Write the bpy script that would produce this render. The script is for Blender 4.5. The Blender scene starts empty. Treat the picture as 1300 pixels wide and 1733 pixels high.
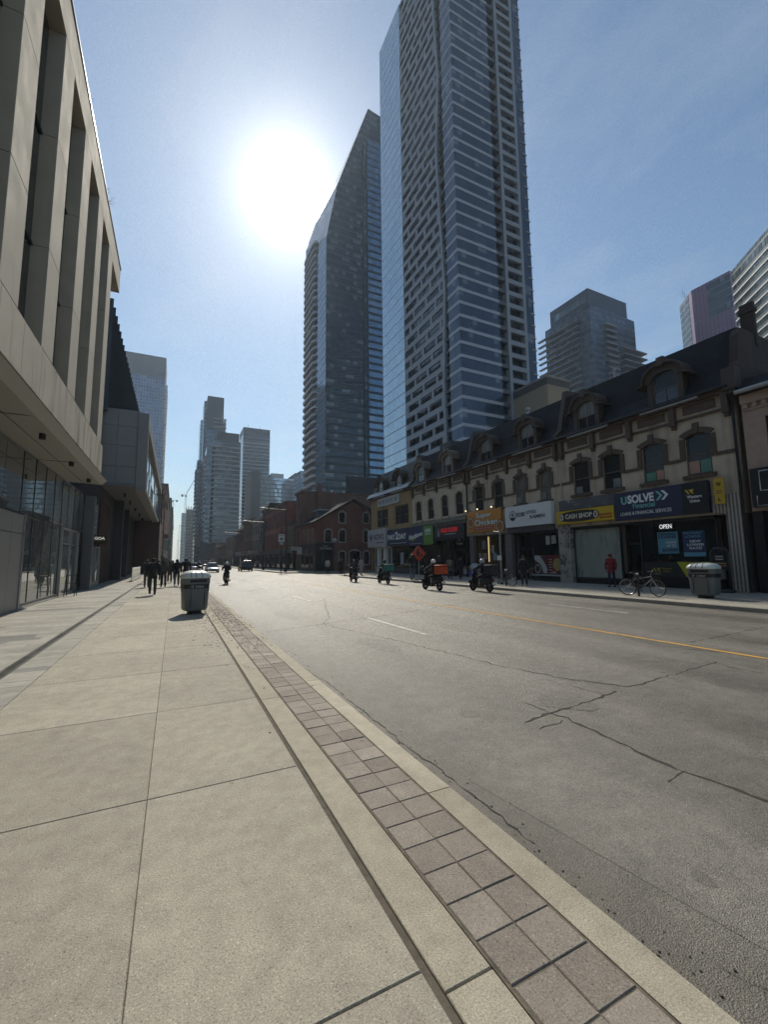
import bpy, bmesh, math, random
from mathutils import Vector, Matrix
random.seed(11)
SC = bpy.context.scene
COL = SC.collection
PI = math.pi
rad = math.radians

# ------------------------------------------------------------------ camera
FPX, YAW, PITCH, ROLL, HC = 718.873, 0.458394, 0.110539, -0.0112638, 1.6
def cam_axes():
    cy, sy, cp, sp = math.cos(YAW), math.sin(YAW), math.cos(PITCH), math.sin(PITCH)
    f = Vector((sy*cp, cy*cp, sp)); r = Vector((cy, -sy, 0)); u = r.cross(f)
    c, s = math.cos(ROLL), math.sin(ROLL)
    return c*r + s*u, -s*r + c*u, f
CR, CU, CF = cam_axes()
EYE = Vector((0, 0, HC))
def ray(px, py): return CR*((px-650)/FPX) + CU*((866.5-py)/FPX) + CF
def atX(px, py, X): d = ray(px, py); return EYE + d*(X/d.x)      # survey helpers: where a sight line meets a wall or the ground
def atY(px, py, Y): d = ray(px, py); return EYE + d*(Y/d.y)
def atZ(px, py, z=0.0): d = ray(px, py); return EYE + d*((z-HC)/d.z)
cd = bpy.data.cameras.new('camera'); cam = bpy.data.objects.new('camera', cd); COL.objects.link(cam)
cam.matrix_world = Matrix(((CR.x, CU.x, -CF.x, 0), (CR.y, CU.y, -CF.y, 0), (CR.z, CU.z, -CF.z, HC), (0, 0, 0, 1)))
cd.sensor_fit = 'VERTICAL'; cd.sensor_height = 36; cd.lens = FPX/1733*36; cd.clip_start = .05; cd.clip_end = 6000
SC.camera = cam

# ------------------------------------------------------------------ nodes / materials
class NT:
    def __init__(s, nt): s.nt = nt
    def n(s, t, **k):
        nd = s.nt.nodes.new(t)
        for a, b in k.items(): setattr(nd, a, b)
        return nd
    def l(s, a, b):
        if hasattr(a, 'is_output'): s.nt.links.new(a, b)
        else: b.default_value = a
    def m(s, op, a, b=None, c=None, clamp=False):
        nd = s.n('ShaderNodeMath', operation=op, use_clamp=clamp)
        for i, v in enumerate((a, b, c)):
            if v is not None: s.l(v, nd.inputs[i])
        return nd.outputs[0]
    def mix(s, f, a, b, blend='MIX'):
        nd = s.n('ShaderNodeMix', data_type='RGBA', blend_type=blend)
        s.l(f, nd.inputs[0])
        for v, i in ((a, 6), (b, 7)):
            if not hasattr(v, 'is_output') and len(v) == 3: v = (*v, 1)
            s.l(v, nd.inputs[i])
        return nd.outputs[2]
    def noise(s, vec, scale, detail=4, rough=.55):
        nd = s.n('ShaderNodeTexNoise'); s.l(vec, nd.inputs['Vector']); nd.inputs['Scale'].default_value = scale
        nd.inputs['Detail'].default_value = detail; nd.inputs['Roughness'].default_value = rough
        return nd.outputs['Fac']
    def ramp(s, f, a, b, va=0., vb=1.):
        nd = s.n('ShaderNodeMapRange'); s.l(f, nd.inputs[0])
        for i, v in enumerate((a, b, va, vb)): nd.inputs[i+1].default_value = v
        return nd.outputs[0]
    def sep(s, v):
        nd = s.n('ShaderNodeSeparateXYZ'); s.l(v, nd.inputs[0]); return nd.outputs
    def comb(s, x, y, z):
        nd = s.n('ShaderNodeCombineXYZ')
        for v, i in zip((x, y, z), nd.inputs): s.l(v, i)
        return nd.outputs[0]
    def scale(s, v, k):
        nd = s.n('ShaderNodeVectorMath', operation='MULTIPLY'); s.l(v, nd.inputs[0]); nd.inputs[1].default_value = k; return nd.outputs[0]
    def bump(s, h, st, dist=.01):
        nd = s.n('ShaderNodeBump'); s.l(h, nd.inputs['Height']); nd.inputs['Strength'].default_value = st; nd.inputs['Distance'].default_value = dist
        return nd.outputs[0]
def newmat(name):
    m = bpy.data.materials.new(name); m.use_nodes = True
    t = NT(m.node_tree); b = m.node_tree.nodes['Principled BSDF']
    return m, t, b
def c4(c): return (c[0], c[1], c[2], 1)
def mat(name, col, rough=.6, metal=0., spec=.5, var=.18, vscale=3., bump=0., bscale=40., stain=0., stretch=(1, 1, 1), island=0., fine=0., emit=0., ecol=None):
    m, t, b = newmat(name)
    tc = t.n('ShaderNodeTexCoord').outputs['Object']
    v = t.scale(tc, stretch)
    f = t.noise(v, vscale, 6)
    k = t.ramp(f, .28, .72, 1-var, 1+var)
    if stain:
        g = t.noise(t.scale(tc, (1.3, 1.3, .16)), 1.25, 5)
        k = t.m('MULTIPLY', k, t.ramp(g, .5, .68, 1, 1-stain))
    if fine:
        k = t.m('MULTIPLY', k, t.ramp(t.noise(tc, bscale, 2, .7), .3, .7, 1-fine, 1+fine))
    if island:
        r = t.n('ShaderNodeNewGeometry').outputs['Random Per Island']
        k = t.m('MULTIPLY', k, t.ramp(r, 0, 1, 1-island, 1+island))
    t.l(t.mix(1., c4(col), t.comb(k, k, k), 'MULTIPLY'), b.inputs['Base Color'])
    t.l(t.ramp(f, .3, .7, max(.02, rough-.07), min(1, rough+.07)), b.inputs['Roughness'])
    b.inputs['Metallic'].default_value = metal; b.inputs['Specular IOR Level'].default_value = spec
    if bump: t.l(t.bump(t.noise(tc, bscale, 4, .65), bump, .01), b.inputs['Normal'])
    if emit:
        b.inputs['Emission Color'].default_value = c4(ecol or col); b.inputs['Emission Strength'].default_value = emit
    return m
def brick(name, col, col2, mort, w=.22, h=.075, var=.25, rough=.85):
    m, t, b = newmat(name)
    tc = t.n('ShaderNodeTexCoord').outputs['Object']; x, y, z = t.sep(tc)
    br = t.n('ShaderNodeTexBrick'); t.l(t.comb(t.m('ADD', x, y), z, 0.), br.inputs['Vector'])
    br.inputs['Color1'].default_value = c4(col); br.inputs['Color2'].default_value = c4(col2); br.inputs['Mortar'].default_value = c4(mort)
    br.inputs['Scale'].default_value = 1; br.inputs['Brick Width'].default_value = w; br.inputs['Row Height'].default_value = h
    br.inputs['Mortar Size'].default_value = .006; br.inputs['Mortar Smooth'].default_value = .2
    k = t.ramp(t.noise(t.scale(tc, (1, 1, .4)), .9, 6), .3, .7, 1-var, 1+var)
    t.l(t.mix(1., br.outputs['Color'], t.comb(k, k, k), 'MULTIPLY'), b.inputs['Base Color']); b.inputs['Roughness'].default_value = rough
    t.l(t.bump(t.m('SUBTRACT', 1., br.outputs['Fac']), .4, .006), b.inputs['Normal'])
    return m
def facade(name, glass, span, fh=3.1, bw=1.5, sf=.25, mw=.05, mcol=(.05, .06, .07), rough=.08, metal=.55, wob=.02, lit=0., blind=.25, sv=.35, soff=0., tint=.25):
    """curtain wall: panes with their own tint, tilt and blinds, spandrels and mullions"""
    m, t, b = newmat(name)
    tc = t.n('ShaderNodeTexCoord').outputs['Object']; x, y, z = t.sep(tc)
    u = t.m('DIVIDE', t.m('ADD', x, y), bw); w = t.m('DIVIDE', t.m('ADD', z, soff), fh)
    fu, fw = t.m('FRACT', u), t.m('FRACT', w)
    wn = t.n('ShaderNodeTexWhiteNoise', noise_dimensions='2D'); t.l(t.comb(t.m('FLOOR', u), t.m('FLOOR', w), 0.), wn.inputs['Vector'])
    r, rc = wn.outputs['Value'], wn.outputs['Color']
    isp = t.m('LESS_THAN', fw, sf); ism = t.m('MAXIMUM', t.m('LESS_THAN', fu, mw/bw), t.m('LESS_THAN', t.m('ABSOLUTE', t.m('SUBTRACT', fw, sf+.01)), .012 if mw else 0.))
    k = t.ramp(r, 0, 1, 1-tint, 1+tint)
    gc = t.mix(1., c4(glass), t.comb(k, k, k), 'MULTIPLY')
    bl = t.m('MULTIPLY', t.m('GREATER_THAN', r, 1-blind), t.m('GREATER_THAN', fw, sf+.3))
    gc = t.mix(t.m('MULTIPLY', bl, .35), gc, (.42, .43, .42))
    colr = t.mix(ism, t.mix(isp, gc, span), mcol)
    t.l(colr, b.inputs['Base Color'])
    opaque = t.m('MAXIMUM', isp, ism)
    t.l(t.m('MULTIPLY', t.m('SUBTRACT', 1., opaque), metal), b.inputs['Metallic'])
    t.l(t.ramp(opaque, 0, 1, rough, sv), b.inputs['Roughness'])
    if wob:
        ge = t.n('ShaderNodeNewGeometry').outputs['Normal']
        off = t.n('ShaderNodeVectorMath', operation='SUBTRACT'); t.l(rc, off.inputs[0]); off.inputs[1].default_value = (.5, .5, .5)
        ad = t.n('ShaderNodeVectorMath', operation='MULTIPLY_ADD'); t.l(off.outputs[0], ad.inputs[0]); ad.inputs[1].default_value = (wob,)*3; t.l(ge, ad.inputs[2])
        nz = t.n('ShaderNodeVectorMath', operation='NORMALIZE'); t.l(ad.outputs[0], nz.inputs[0]); t.l(nz.outputs[0], b.inputs['Normal'])
    if lit:
        t.l(t.m('MULTIPLY', t.m('MULTIPLY', t.m('GREATER_THAN', r, 1-lit), t.m('SUBTRACT', 1., opaque)), .6), b.inputs['Emission Strength'])
        b.inputs['Emission Color'].default_value = (1, .85, .6, 1)
    return m

# ------------------------------------------------------------------ mesh builder
W0 = {}
class MB:
    def __init__(s): s.v = []; s.f = []
    def add(s, vs, fs):
        o = len(s.v); s.v += [Vector(p) for p in vs]; s.f += [[i+o for i in f] for f in fs]; return s
    def box(s, x0, x1, y0, y1, z0, z1, M=None):
        vs = [Vector((x, y, z)) for x in (x0, x1) for y in (y0, y1) for z in (z0, z1)]
        if M: vs = [M @ v for v in vs]
        return s.add(vs, [(0, 1, 3, 2), (4, 6, 7, 5), (0, 4, 5, 1), (2, 3, 7, 6), (0, 2, 6, 4), (1, 5, 7, 3)])
    def fbox(s, f, u0, u1, z0, z1, d0, d1):
        vs = [f(u, z, d) for u in (u0, u1) for d in (d0, d1) for z in (z0, z1)]
        return s.add(vs, [(0, 1, 3, 2), (4, 6, 7, 5), (0, 4, 5, 1), (2, 3, 7, 6), (0, 2, 6, 4), (1, 5, 7, 3)])
    def quad(s, *p): return s.add(p, [tuple(range(len(p)))])
    def extr(s, pts, vec):
        n = len(pts); vec = Vector(vec); a = [Vector(p) for p in pts]
        return s.add(a+[p+vec for p in a], [tuple(range(n))[::-1], tuple(range(n, 2*n))]+[(i, (i+1) % n, n+(i+1) % n, n+i) for i in range(n)])
    def fpoly(s, f, pts, d0, d1):
        n = len(pts)
        return s.add([f(u, z, d0) for u, z in pts]+[f(u, z, d1) for u, z in pts], [tuple(range(n))[::-1], tuple(range(n, 2*n))]+[(i, (i+1) % n, n+(i+1) % n, n+i) for i in range(n)])
    def prism(s, pts, z0, z1): return s.extr([(x, y, z0) for x, y in pts], (0, 0, z1-z0))
    def loft(s, rings, caps=True, closed=False):
        n = len(rings[0]); o = len(s.v)
        for r in rings: s.v += [Vector(p) for p in r]
        R = len(rings)
        for k in range(R if closed else R-1):
            a, b = o+k*n, o+((k+1) % R)*n
            s.f += [[a+i, a+(i+1) % n, b+(i+1) % n, b+i] for i in range(n)]
        if caps and not closed:
            s.f.append([o+i for i in range(n)][::-1]); s.f.append([o+(R-1)*n+i for i in range(n)])
        return s
    def tube(s, pts, r, n=8, closed=False, caps=True):
        pts = [Vector(p) for p in pts]; L = len(pts); rings = []; prev = None
        rs = r if isinstance(r, (list, tuple)) else [r]*L
        for i, p in enumerate(pts):
            a = pts[i-1] if (i or closed) else p; b = pts[(i+1) % L] if (i < L-1 or closed) else p
            t = (b-a).normalized()
            q = prev if prev is not None else (Vector((0, 0, 1)) if abs(t.z) < .9 else Vector((1, 0, 0)))
            e = (q-t*q.dot(t))
            if e.length < 1e-5: e = t.orthogonal()
            e.normalize(); prev = e; g = t.cross(e)
            rings.append([p+(e*math.cos(2*PI*k/n)+g*math.sin(2*PI*k/n))*rs[i] for k in range(n)])
        return s.loft(rings, caps, closed)
    def cyl(s, p, q, r0, r1=None, n=14): return s.tube([p, q], [r0, r0 if r1 is None else r1], n)
    def ring(s, c, ax, R, r, n=28, k=8):
        ax = Vector(ax).normalized(); e = ax.orthogonal().normalized(); g = ax.cross(e)
        return s.tube([Vector(c)+(e*math.cos(2*PI*i/n)+g*math.sin(2*PI*i/n))*R for i in range(n)], r, k, True)
    def ell(s, c, rx, ry, rz, n=14, k=9, z0=-1., z1=1.):
        c = Vector(c); rings = []
        for j in range(k+1):
            zz = z0+(z1-z0)*j/k; zz = math.sin(zz*PI/2); h = math.sqrt(max(1e-5, 1-zz*zz))
            rings.append([c+Vector((rx*h*math.cos(2*PI*i/n), ry*h*math.sin(2*PI*i/n), rz*zz)) for i in range(n)])
        return s.loft(rings)
    def mesh(s, name, m, org=Vector((0, 0, 0)), smooth=False):
        me = bpy.data.meshes.new(name); me.from_pydata([v-org for v in s.v], [], s.f)
        for mm in (m if isinstance(m, (list, tuple)) else [m]): me.materials.append(mm)
        bm = bmesh.new(); bm.from_mesh(me); bmesh.ops.recalc_face_normals(bm, faces=bm.faces); bm.to_mesh(me); bm.free()
        if smooth: me.polygons.foreach_set('use_smooth', [True]*len(me.polygons))
        me.update(); return me
    def build(s, name, m, parent=None, org=None, smooth=False, bevel=0., label=None, auto=False):
        o0 = W0.get(parent.name, Vector((0, 0, 0))) if parent else Vector(org or (0, 0, 0))
        o = bpy.data.objects.new(name, s.mesh(name, m, o0, smooth)); COL.objects.link(o); W0[o.name] = o0
        if parent: o.parent = parent
        else: o.location = o0
        if bevel:
            b = o.modifiers.new('bevel', 'BEVEL'); b.width = bevel; b.segments = 2; b.limit_method = 'ANGLE'; b.angle_limit = rad(40)
        if smooth and auto:
            try: o.data.set_sharp_from_angle(angle=rad(40))
            except Exception: pass
        if label: o['label'] = label
        return o
def tag(o, label, cat, group=None):
    o['label'] = label; o['category'] = cat
    if group: o['group'] = group
    return o
def thing(name, label, cat, loc=(0, 0, 0), group=None):
    o = bpy.data.objects.new(name, None); COL.objects.link(o); o.location = loc; o.empty_display_size = .3
    W0[o.name] = Vector(loc); return tag(o, label, cat, group)
def struct(o, kind='structure'): o['kind'] = kind; return o
def dup(root, loc, rz=None, label=None, group=None):
    def rec(o, par):
        c = o.copy(); COL.objects.link(c); c.parent = par
        if par is not None: c.matrix_parent_inverse = o.matrix_parent_inverse
        W0[c.name] = W0.get(o.name, Vector((0, 0, 0)))
        for ch in o.children: rec(ch, c)
        return c
    r = rec(root, None); r.location = loc
    if rz is not None: r.rotation_euler = (0, 0, rz)
    if label: r['label'] = label
    if group: r['group'] = group
    return r
def copies(o, offs):                                     # repeats of one part under the same thing, sharing its mesh
    for d in offs:
        c = o.copy(); COL.objects.link(c); c.parent = o.parent; c.location = o.location+Vector(d); W0[c.name] = W0[o.name]
# ------------------------------------------------------------------ text
def textmb(mb, txt, f, u0, u1, z0, z1, d=-.01, depth=.012, bold=0., shear=0., flip=True, keep=False, font=None):
    """lettering fitted into a rectangle of a wall; flip: reading direction runs against u"""
    cu = bpy.data.curves.new('lettering', 'FONT'); cu.body = txt; cu.offset = bold; cu.shear = shear; cu.resolution_u = 3
    cu.align_x = 'CENTER' if '\n' in txt else 'LEFT'
    o = bpy.data.objects.new('lettering', cu); COL.objects.link(o)
    me = bpy.data.meshes.new_from_object(o); vs = [v.co.copy() for v in me.vertices]; fs = [tuple(p.vertices) for p in me.polygons]
    bpy.data.objects.remove(o); bpy.data.curves.remove(cu); bpy.data.meshes.remove(me)
    if not vs: return mb
    xa, xb = min(v.x for v in vs), max(v.x for v in vs); ya, yb = min(v.y for v in vs), max(v.y for v in vs)
    su, sz = (u1-u0)/(xb-xa), (z1-z0)/max(1e-4, yb-ya)
    if keep: su = sz = min(su, sz)
    cu_, cz = (u0+u1)/2, (z0+z1)/2
    P = []
    for v in vs:
        du = (v.x-(xa+xb)/2)*su; P.append((cu_-du if flip else cu_+du, cz+(v.y-(ya+yb)/2)*sz))
    n = len(P)
    mb.add([f(u, z, d) for u, z in P], fs)
    # thin sides
    from collections import Counter
    ec = Counter()
    for ff in fs:
        for i in range(len(ff)): ec[tuple(sorted((ff[i], ff[(i+1) % len(ff)])))] += 1
    side = [e for e, k in ec.items() if k == 1]
    o2 = len(mb.v)-n; o3 = len(mb.v)
    mb.v += [Vector(f(u, z, d+depth)) for u, z in P]
    mb.f += [[o2+a, o2+b, o3+b, o3+a] for a, b in side]
    return mb
# ------------------------------------------------------------------ light
AZ, EL = rad(12.8), rad(42.64)
SUN = Vector((math.sin(AZ)*math.cos(EL), math.cos(AZ)*math.cos(EL), math.sin(EL)))
w = bpy.data.worlds.new('World'); SC.world = w; w.use_nodes = True
t = NT(w.node_tree); bg = w.node_tree.nodes['Background']
sky = t.n('ShaderNodeTexSky', sky_type='NISHITA'); sky.sun_disc = False; sky.sun_elevation = EL; sky.sun_rotation = AZ
sky.air_density = 1.15; sky.dust_density = .3; sky.ozone_density = 1.2; sky.altitude = 80
gen = t.n('ShaderNodeTexCoord').outputs['Generated']
# thin cirrus, then the glare of the hazy air close round the sun (part of the sky itself)
gx, gy, gz = t.sep(gen)
zz = t.m('MAXIMUM', gz, .06)
cl = t.noise(t.comb(t.m('DIVIDE', gx, zz), t.m('MULTIPLY', t.m('DIVIDE', gy, zz), .55), 0.), 1.7, 7, .6)
ci = t.m('MULTIPLY', t.ramp(cl, .47, .8, 0, 1), t.ramp(gz, .02, .25, .25, 1))
skyc = t.mix(t.m('MULTIPLY', ci, .3), t.mix(1., sky.outputs[0], (.92, 1.035, 1.06), 'MULTIPLY'), (7.5, 7.9, 8.3))
skyc = t.mix(t.ramp(gz, 0., .2, .8, 0.), skyc, (6.6, 7.1, 7.4))
dt = t.n('ShaderNodeVectorMath', operation='DOT_PRODUCT'); nv = t.n('ShaderNodeVectorMath', operation='NORMALIZE'); t.l(gen, nv.inputs[0])
t.l(nv.outputs[0], dt.inputs[0]); dt.inputs[1].default_value = SUN
ang = t.m('MULTIPLY', t.m('ARCCOSINE', t.m('MINIMUM', dt.outputs['Value'], .999999)), 180/PI)
halo = t.m('ADD', t.m('ADD', t.m('MULTIPLY', t.m('EXPONENT', t.m('MULTIPLY', t.m('POWER', t.m('DIVIDE', ang, 1.7), 2.), -1.)), 420.), t.m('MULTIPLY', t.m('EXPONENT', t.m('DIVIDE', ang, -2.1)), 26.)), t.m('MULTIPLY', t.m('EXPONENT', t.m('DIVIDE', ang, -9.)), 4.5))
tot = t.mix(1., skyc, t.comb(halo, halo, halo), 'ADD')
t.l(tot, bg.inputs['Color']); bg.inputs['Strength'].default_value = .098
sd = bpy.data.lights.new('sun', 'SUN'); sd.energy = 4.1; sd.angle = rad(.53); sd.color = (1, .92, .775)
so = bpy.data.objects.new('sun', sd); COL.objects.link(so); so.rotation_euler = SUN.to_track_quat('Z', 'Y').to_euler(); so.location = (0, -20, 60)
SC.view_settings.view_transform = 'Standard'; SC.view_settings.look = 'None'; SC.view_settings.exposure = 0.0; SC.view_settings.gamma = 1
SC.cycles.max_bounces = 6; SC.cycles.diffuse_bounces = 3; SC.cycles.glossy_bounces = 4; SC.cycles.transmission_bounces = 6; SC.cycles.transparent_max_bounces = 8
SC.cycles.caustics_reflective = False; SC.cycles.caustics_refractive = False; SC.cycles.sample_clamp_indirect = 4.0; SC.cycles.blur_glossy = .6
SC.cycles.use_denoising = True; SC.cycles.denoiser = 'OPENIMAGEDENOISE'; SC.cycles.denoising_input_passes = 'RGB_ALBEDO_NORMAL'; SC.cycles.denoising_prefilter = 'NONE'; SC.cycles.volume_bounces = 0; SC.cycles.volume_step_rate = 4; SC.cycles.volume_max_steps = 64

# ------------------------------------------------------------------ street materials
def m_asphalt(name='asphalt', bc=(.152, .140, .119, 1)):
    m, t, b = newmat(name); tc = t.n('ShaderNodeTexCoord').outputs['Object']; x, y, z = t.sep(tc)
    big = t.noise(t.scale(tc, (1, .25, 1)), .55, 6, .6); mid = t.m('ADD', t.m('MULTIPLY', t.noise(tc, 5, 5, .65), .5), t.m('MULTIPLY', t.noise(tc, 38, 4, .8), .5)); fine = t.noise(tc, 150, 3, .85)
    vo = t.n('ShaderNodeTexVoronoi'); t.l(tc, vo.inputs['Vector']); vo.inputs['Scale'].default_value = 130
    spk = t.ramp(t.sep(vo.outputs['Color'])[0], .88, 1, 0, 1); dk = t.ramp(t.sep(vo.outputs['Color'])[1], .86, 1, 0, 1)
    k = t.m('MULTIPLY', t.m('MULTIPLY', t.ramp(big, .3, .7, .78, 1.2), t.ramp(mid, .38, .62, .74, 1.26)), t.ramp(fine, .34, .66, .42, 1.6))
    # wheel tracks polished paler, oil drip line darker between them
    ph = t.m('FRACT', t.m('DIVIDE', t.m('SUBTRACT', x, 1.9), 3.5))
    tr = t.m('COSINE', t.m('MULTIPLY', ph, 4*PI)); wob = t.ramp(t.noise(t.scale(tc, (.8, .1, 1)), 1.3, 4), .3, .7, 0, 1)
    k = t.m('MULTIPLY', k, t.m('SUBTRACT', 1., t.m('MULTIPLY', t.m('MULTIPLY', tr, wob), .2)))
    dirt = t.m('MULTIPLY', t.ramp(x, 1.82, 2.5, 1, 0), t.ramp(t.noise(tc, 9, 5), .35, .6, .3, 1))
    k = t.m('ADD', k, t.m('MULTIPLY', t.m('SUBTRACT', spk, t.m('MULTIPLY', dk, .7)), .75))
    col = t.mix(1., bc, t.comb(k, k, k), 'MULTIPLY')
    t.l(t.mix(t.m('MULTIPLY', dirt, .75), col, (.13, .115, .09)), b.inputs['Base Color'])
    t.l(t.ramp(big, .3, .7, .36, .55), b.inputs['Roughness']); b.inputs['Specular IOR Level'].default_value = .5
    h = t.m('ADD', t.m('MULTIPLY', fine, .6), t.m('ADD', t.m('MULTIPLY', vo.outputs['Distance'], .8), t.m('MULTIPLY', mid, .5)))
    t.l(t.bump(h, .55, .012), b.inputs['Normal']); return m
def m_concrete(name, col, island=.05, fs=130, bump=.45, stains=True, speck=.9, fine=.46):
    m, t, b = newmat(name); tc = t.n('ShaderNodeTexCoord').outputs['Object']
    big = t.noise(tc, .7, 6, .6); mid = t.noise(tc, 7, 6, .6); fi = t.noise(tc, fs, 3, .85)
    vo = t.n('ShaderNodeTexVoronoi'); t.l(tc, vo.inputs['Vector']); vo.inputs['Scale'].default_value = 170
    r = t.sep(vo.outputs['Color']); spk = t.m('SUBTRACT', t.ramp(r[0], .93, 1, 0, 1), t.ramp(r[1], .92, 1, 0, .9))
    k = t.m('MULTIPLY', t.m('MULTIPLY', t.ramp(big, .3, .7, .86, 1.13), t.ramp(mid, .3, .7, .87, 1.12)), t.ramp(fi, .3, .7, 1-fine, 1+fine))
    isl = t.n('ShaderNodeNewGeometry').outputs['Random Per Island']
    k = t.m('MULTIPLY', k, t.ramp(isl, 0, 1, 1-island, 1+island))
    k = t.m('ADD', k, t.m('MULTIPLY', spk, speck*.5))
    if stains:
        v2 = t.n('ShaderNodeTexVoronoi'); t.l(tc, v2.inputs['Vector']); v2.inputs['Scale'].default_value = 1.7
        gum = t.ramp(t.m('ADD', v2.outputs['Distance'], t.ramp(t.noise(tc, 30, 3), 0, 1, -.02, .02)), .035, .05, .28, 0)
        k = t.m('MULTIPLY', k, t.m('SUBTRACT', 1., t.m('MULTIPLY', gum, t.ramp(t.sep(v2.outputs['Color'])[0], .55, .6, 0, 1))))
        st = t.ramp(t.noise(t.scale(tc, (1, .35, 1)), 1.4, 7, .7), .56, .75, 0, .22); k = t.m('MULTIPLY', k, t.m('SUBTRACT', 1., st))
    t.l(t.mix(1., c4(col), t.comb(k, k, k), 'MULTIPLY'), b.inputs['Base Color']); b.inputs['Roughness'].default_value = .8
    b.inputs['Specular IOR Level'].default_value = .4
    t.l(t.bump(t.m('ADD', t.m('MULTIPLY', fi, .7), t.m('MULTIPLY', mid, .5)), bump, .008), b.inputs['Normal']); return m
M_asph = m_asphalt(); M_conc = m_concrete('sidewalk concrete', (.345, .32, .26), .08); M_kerb = m_concrete('kerb concrete', (.40, .365, .285), .08, 120, .4, True, .5)
M_pav = m_concrete('brick pavers', (.285, .25, .212), .22, 120, .6, True, .8, .4); M_gran = m_concrete('granite planks', (.33, .315, .275), .12, 220, .2, False, .4, .18)
M_joint = mat('joint dirt', (.115, .10, .078), .95, var=.35, vscale=14, bump=.5, bscale=120)
M_crack = mat('crack tar', (.036, .033, .028), .8, var=.3, bump=.4)
M_earth = mat('city ground', (.12, .115, .105), .95, var=.3, vscale=.2)
def m_paint(name, col):
    m, t, b = newmat(name); tc = t.n('ShaderNodeTexCoord').outputs['Object']
    f = t.m('ADD', t.m('MULTIPLY', t.noise(tc, 60, 5, .75), .6), t.m('MULTIPLY', t.noise(tc, 3, 4), .4))
    t.l(t.mix(t.ramp(f, .5, .6, 0, .75), col, (.16, .15, .135)), b.inputs['Base Color']); b.inputs['Roughness'].default_value = .65
    t.l(t.bump(f, .4, .006), b.inputs['Normal']); return m
M_yel = m_paint('worn yellow paint', (.62, .34, .05)); M_wht = m_paint('worn white paint', (.62, .6, .55))

# ------------------------------------------------------------------ ground, road, pavements
ZR = -.13
struct(MB().quad((-2500, -1500, -.2), (2500, -1500, -.2), (2500, 4500, -.2), (-2500, 4500, -.2)).build('ground', M_earth))
struct(MB().quad((1.7, -30, ZR), (15.9, -30, ZR), (15.9, 39, ZR), (140, 39, ZR), (140, 58, ZR), (15.9, 58, ZR), (15.9, 900, ZR), (1.7, 900, ZR)).build('road', M_asph))
# left pavement: concrete flags in two bays, each flag a slab with a joint round it
def slab(mb, x0, x1, y0, y1, z1=0., z0=-.05, b=.004):
    mb.add([(x0, y0, z0), (x1, y0, z0), (x1, y1, z0), (x0, y1, z0), (x0, y0, z1-b), (x1, y0, z1-b), (x1, y1, z1-b), (x0, y1, z1-b), (x0+b, y0+b, z1), (x1-b, y0+b, z1), (x1-b, y1-b, z1), (x0+b, y1-b, z1)],
           [(8, 9, 10, 11), (4, 5, 9, 8), (5, 6, 10, 9), (6, 7, 11, 10), (7, 4, 8, 11), (0, 1, 5, 4), (1, 2, 6, 5), (2, 3, 7, 6), (3, 0, 4, 7)])
mb = MB(); y = 1.6-1.872*4
while y < 130:
    slab(mb, -1.648, -.1025, y+.003, y+1.869); slab(mb, -.0995, .929, y+.003, y+1.869, random.uniform(-.002, .001)); y += 1.872
struct(mb.build('sidewalk', M_conc))
struct(MB().box(-40, 1.79, -30, 900, -.25, -.011).build('sidewalk_bed', M_joint))
struct(MB().box(-40, 1.79, 130, 900, -.010, -.004).build('far_sidewalk', M_conc))
mb = MB(); y = -6.
while y < 130: slab(mb, .967, 1.185, y+.003, y+3.74); y += 3.744
struct(mb.build('kerb_band', M_kerb))
mb = MB(); y = -2.
while y < 75:
    for x0 in (1.203, 1.413):
        dx, dy = random.uniform(-.003, .003), random.uniform(-.003, .003); h = random.uniform(-.0012, .003)
        slab(mb, x0+dx-.0015, x0+.2035+dx, y+.003+dy, y+.2095+dy, h, -.05, .004)
    y += .212
struct(mb.build('brick_paver_strip', M_pav)); struct(MB().box(1.19, 1.63, -6, 130, -.05, -.0035).build('paver_sand', mat('paver sand', (.15, .13, .10), .95, var=.4, vscale=18, bump=.5, bscale=150)))
def mkerb(mb, x0, x1, y0, y1, s=1, z0=-.2):
    r = .025; n = 4
    prof = [(x0, z0), (x0, 0)]+[(x1-s*r+s*r*math.sin(a*PI/2/n), -r+r*math.cos(a*PI/2/n)) for a in range(n+1)]+[(x1, z0)]
    mb.extr([(x, y0, z) for x, z in prof], (0, y1-y0, 0))
mb = MB(); y = -6.5
while y < 130: mkerb(mb, 1.632, 1.825, y+.003, y+3.05); y += 3.056
struct(mb.build('kerb', M_kerb))
# granite planks, linear drain and darker planks beside the shop fronts
mb = MB(); dk = MB(); y = -2.
while y < 66:
    h = .3; off = random.uniform(0, 1.2)
    slab(dk if random.random() < .1 else mb, -2.1, -1.655, y+.003, y+h-.002, random.uniform(-.002, .001), -.05, .002)
    x = -2.36-off*.6
    slab(mb, x, -2.27, y+.003, y+h-.002, 0, -.05, .002)
    while x > -5.6:
        L = random.choice((.6, .9, 1.2)); slab(dk if (random.random() < .07 or 11.2 < y < 12.4 or 18 < y < 18.6) else mb, x-L+.002, x-.002, y+.003, y+h-.002, random.uniform(-.0015, .001), -.05, .002); x -= L
    y += h
struct(mb.build('granite_paving', M_gran)); struct(dk.build('dark_granite_paving', m_concrete('dark granite', (.2, .2, .19), .1, 220, .2, False, .4, .18)))
M_steel = mat('drain steel', (.12, .12, .115), .45, .8, var=.2)
dr = MB()
for x0, x1 in ((-2.265, -2.235), (-2.135, -2.105)): dr.box(x0, x1, -2, 66, -.03, .001)
y = -2.
while y < 40: dr.box(-2.235, -2.135, y, y+.016, -.03, -.003); y += .032
struct(dr.build('linear_drain', M_steel))
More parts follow.
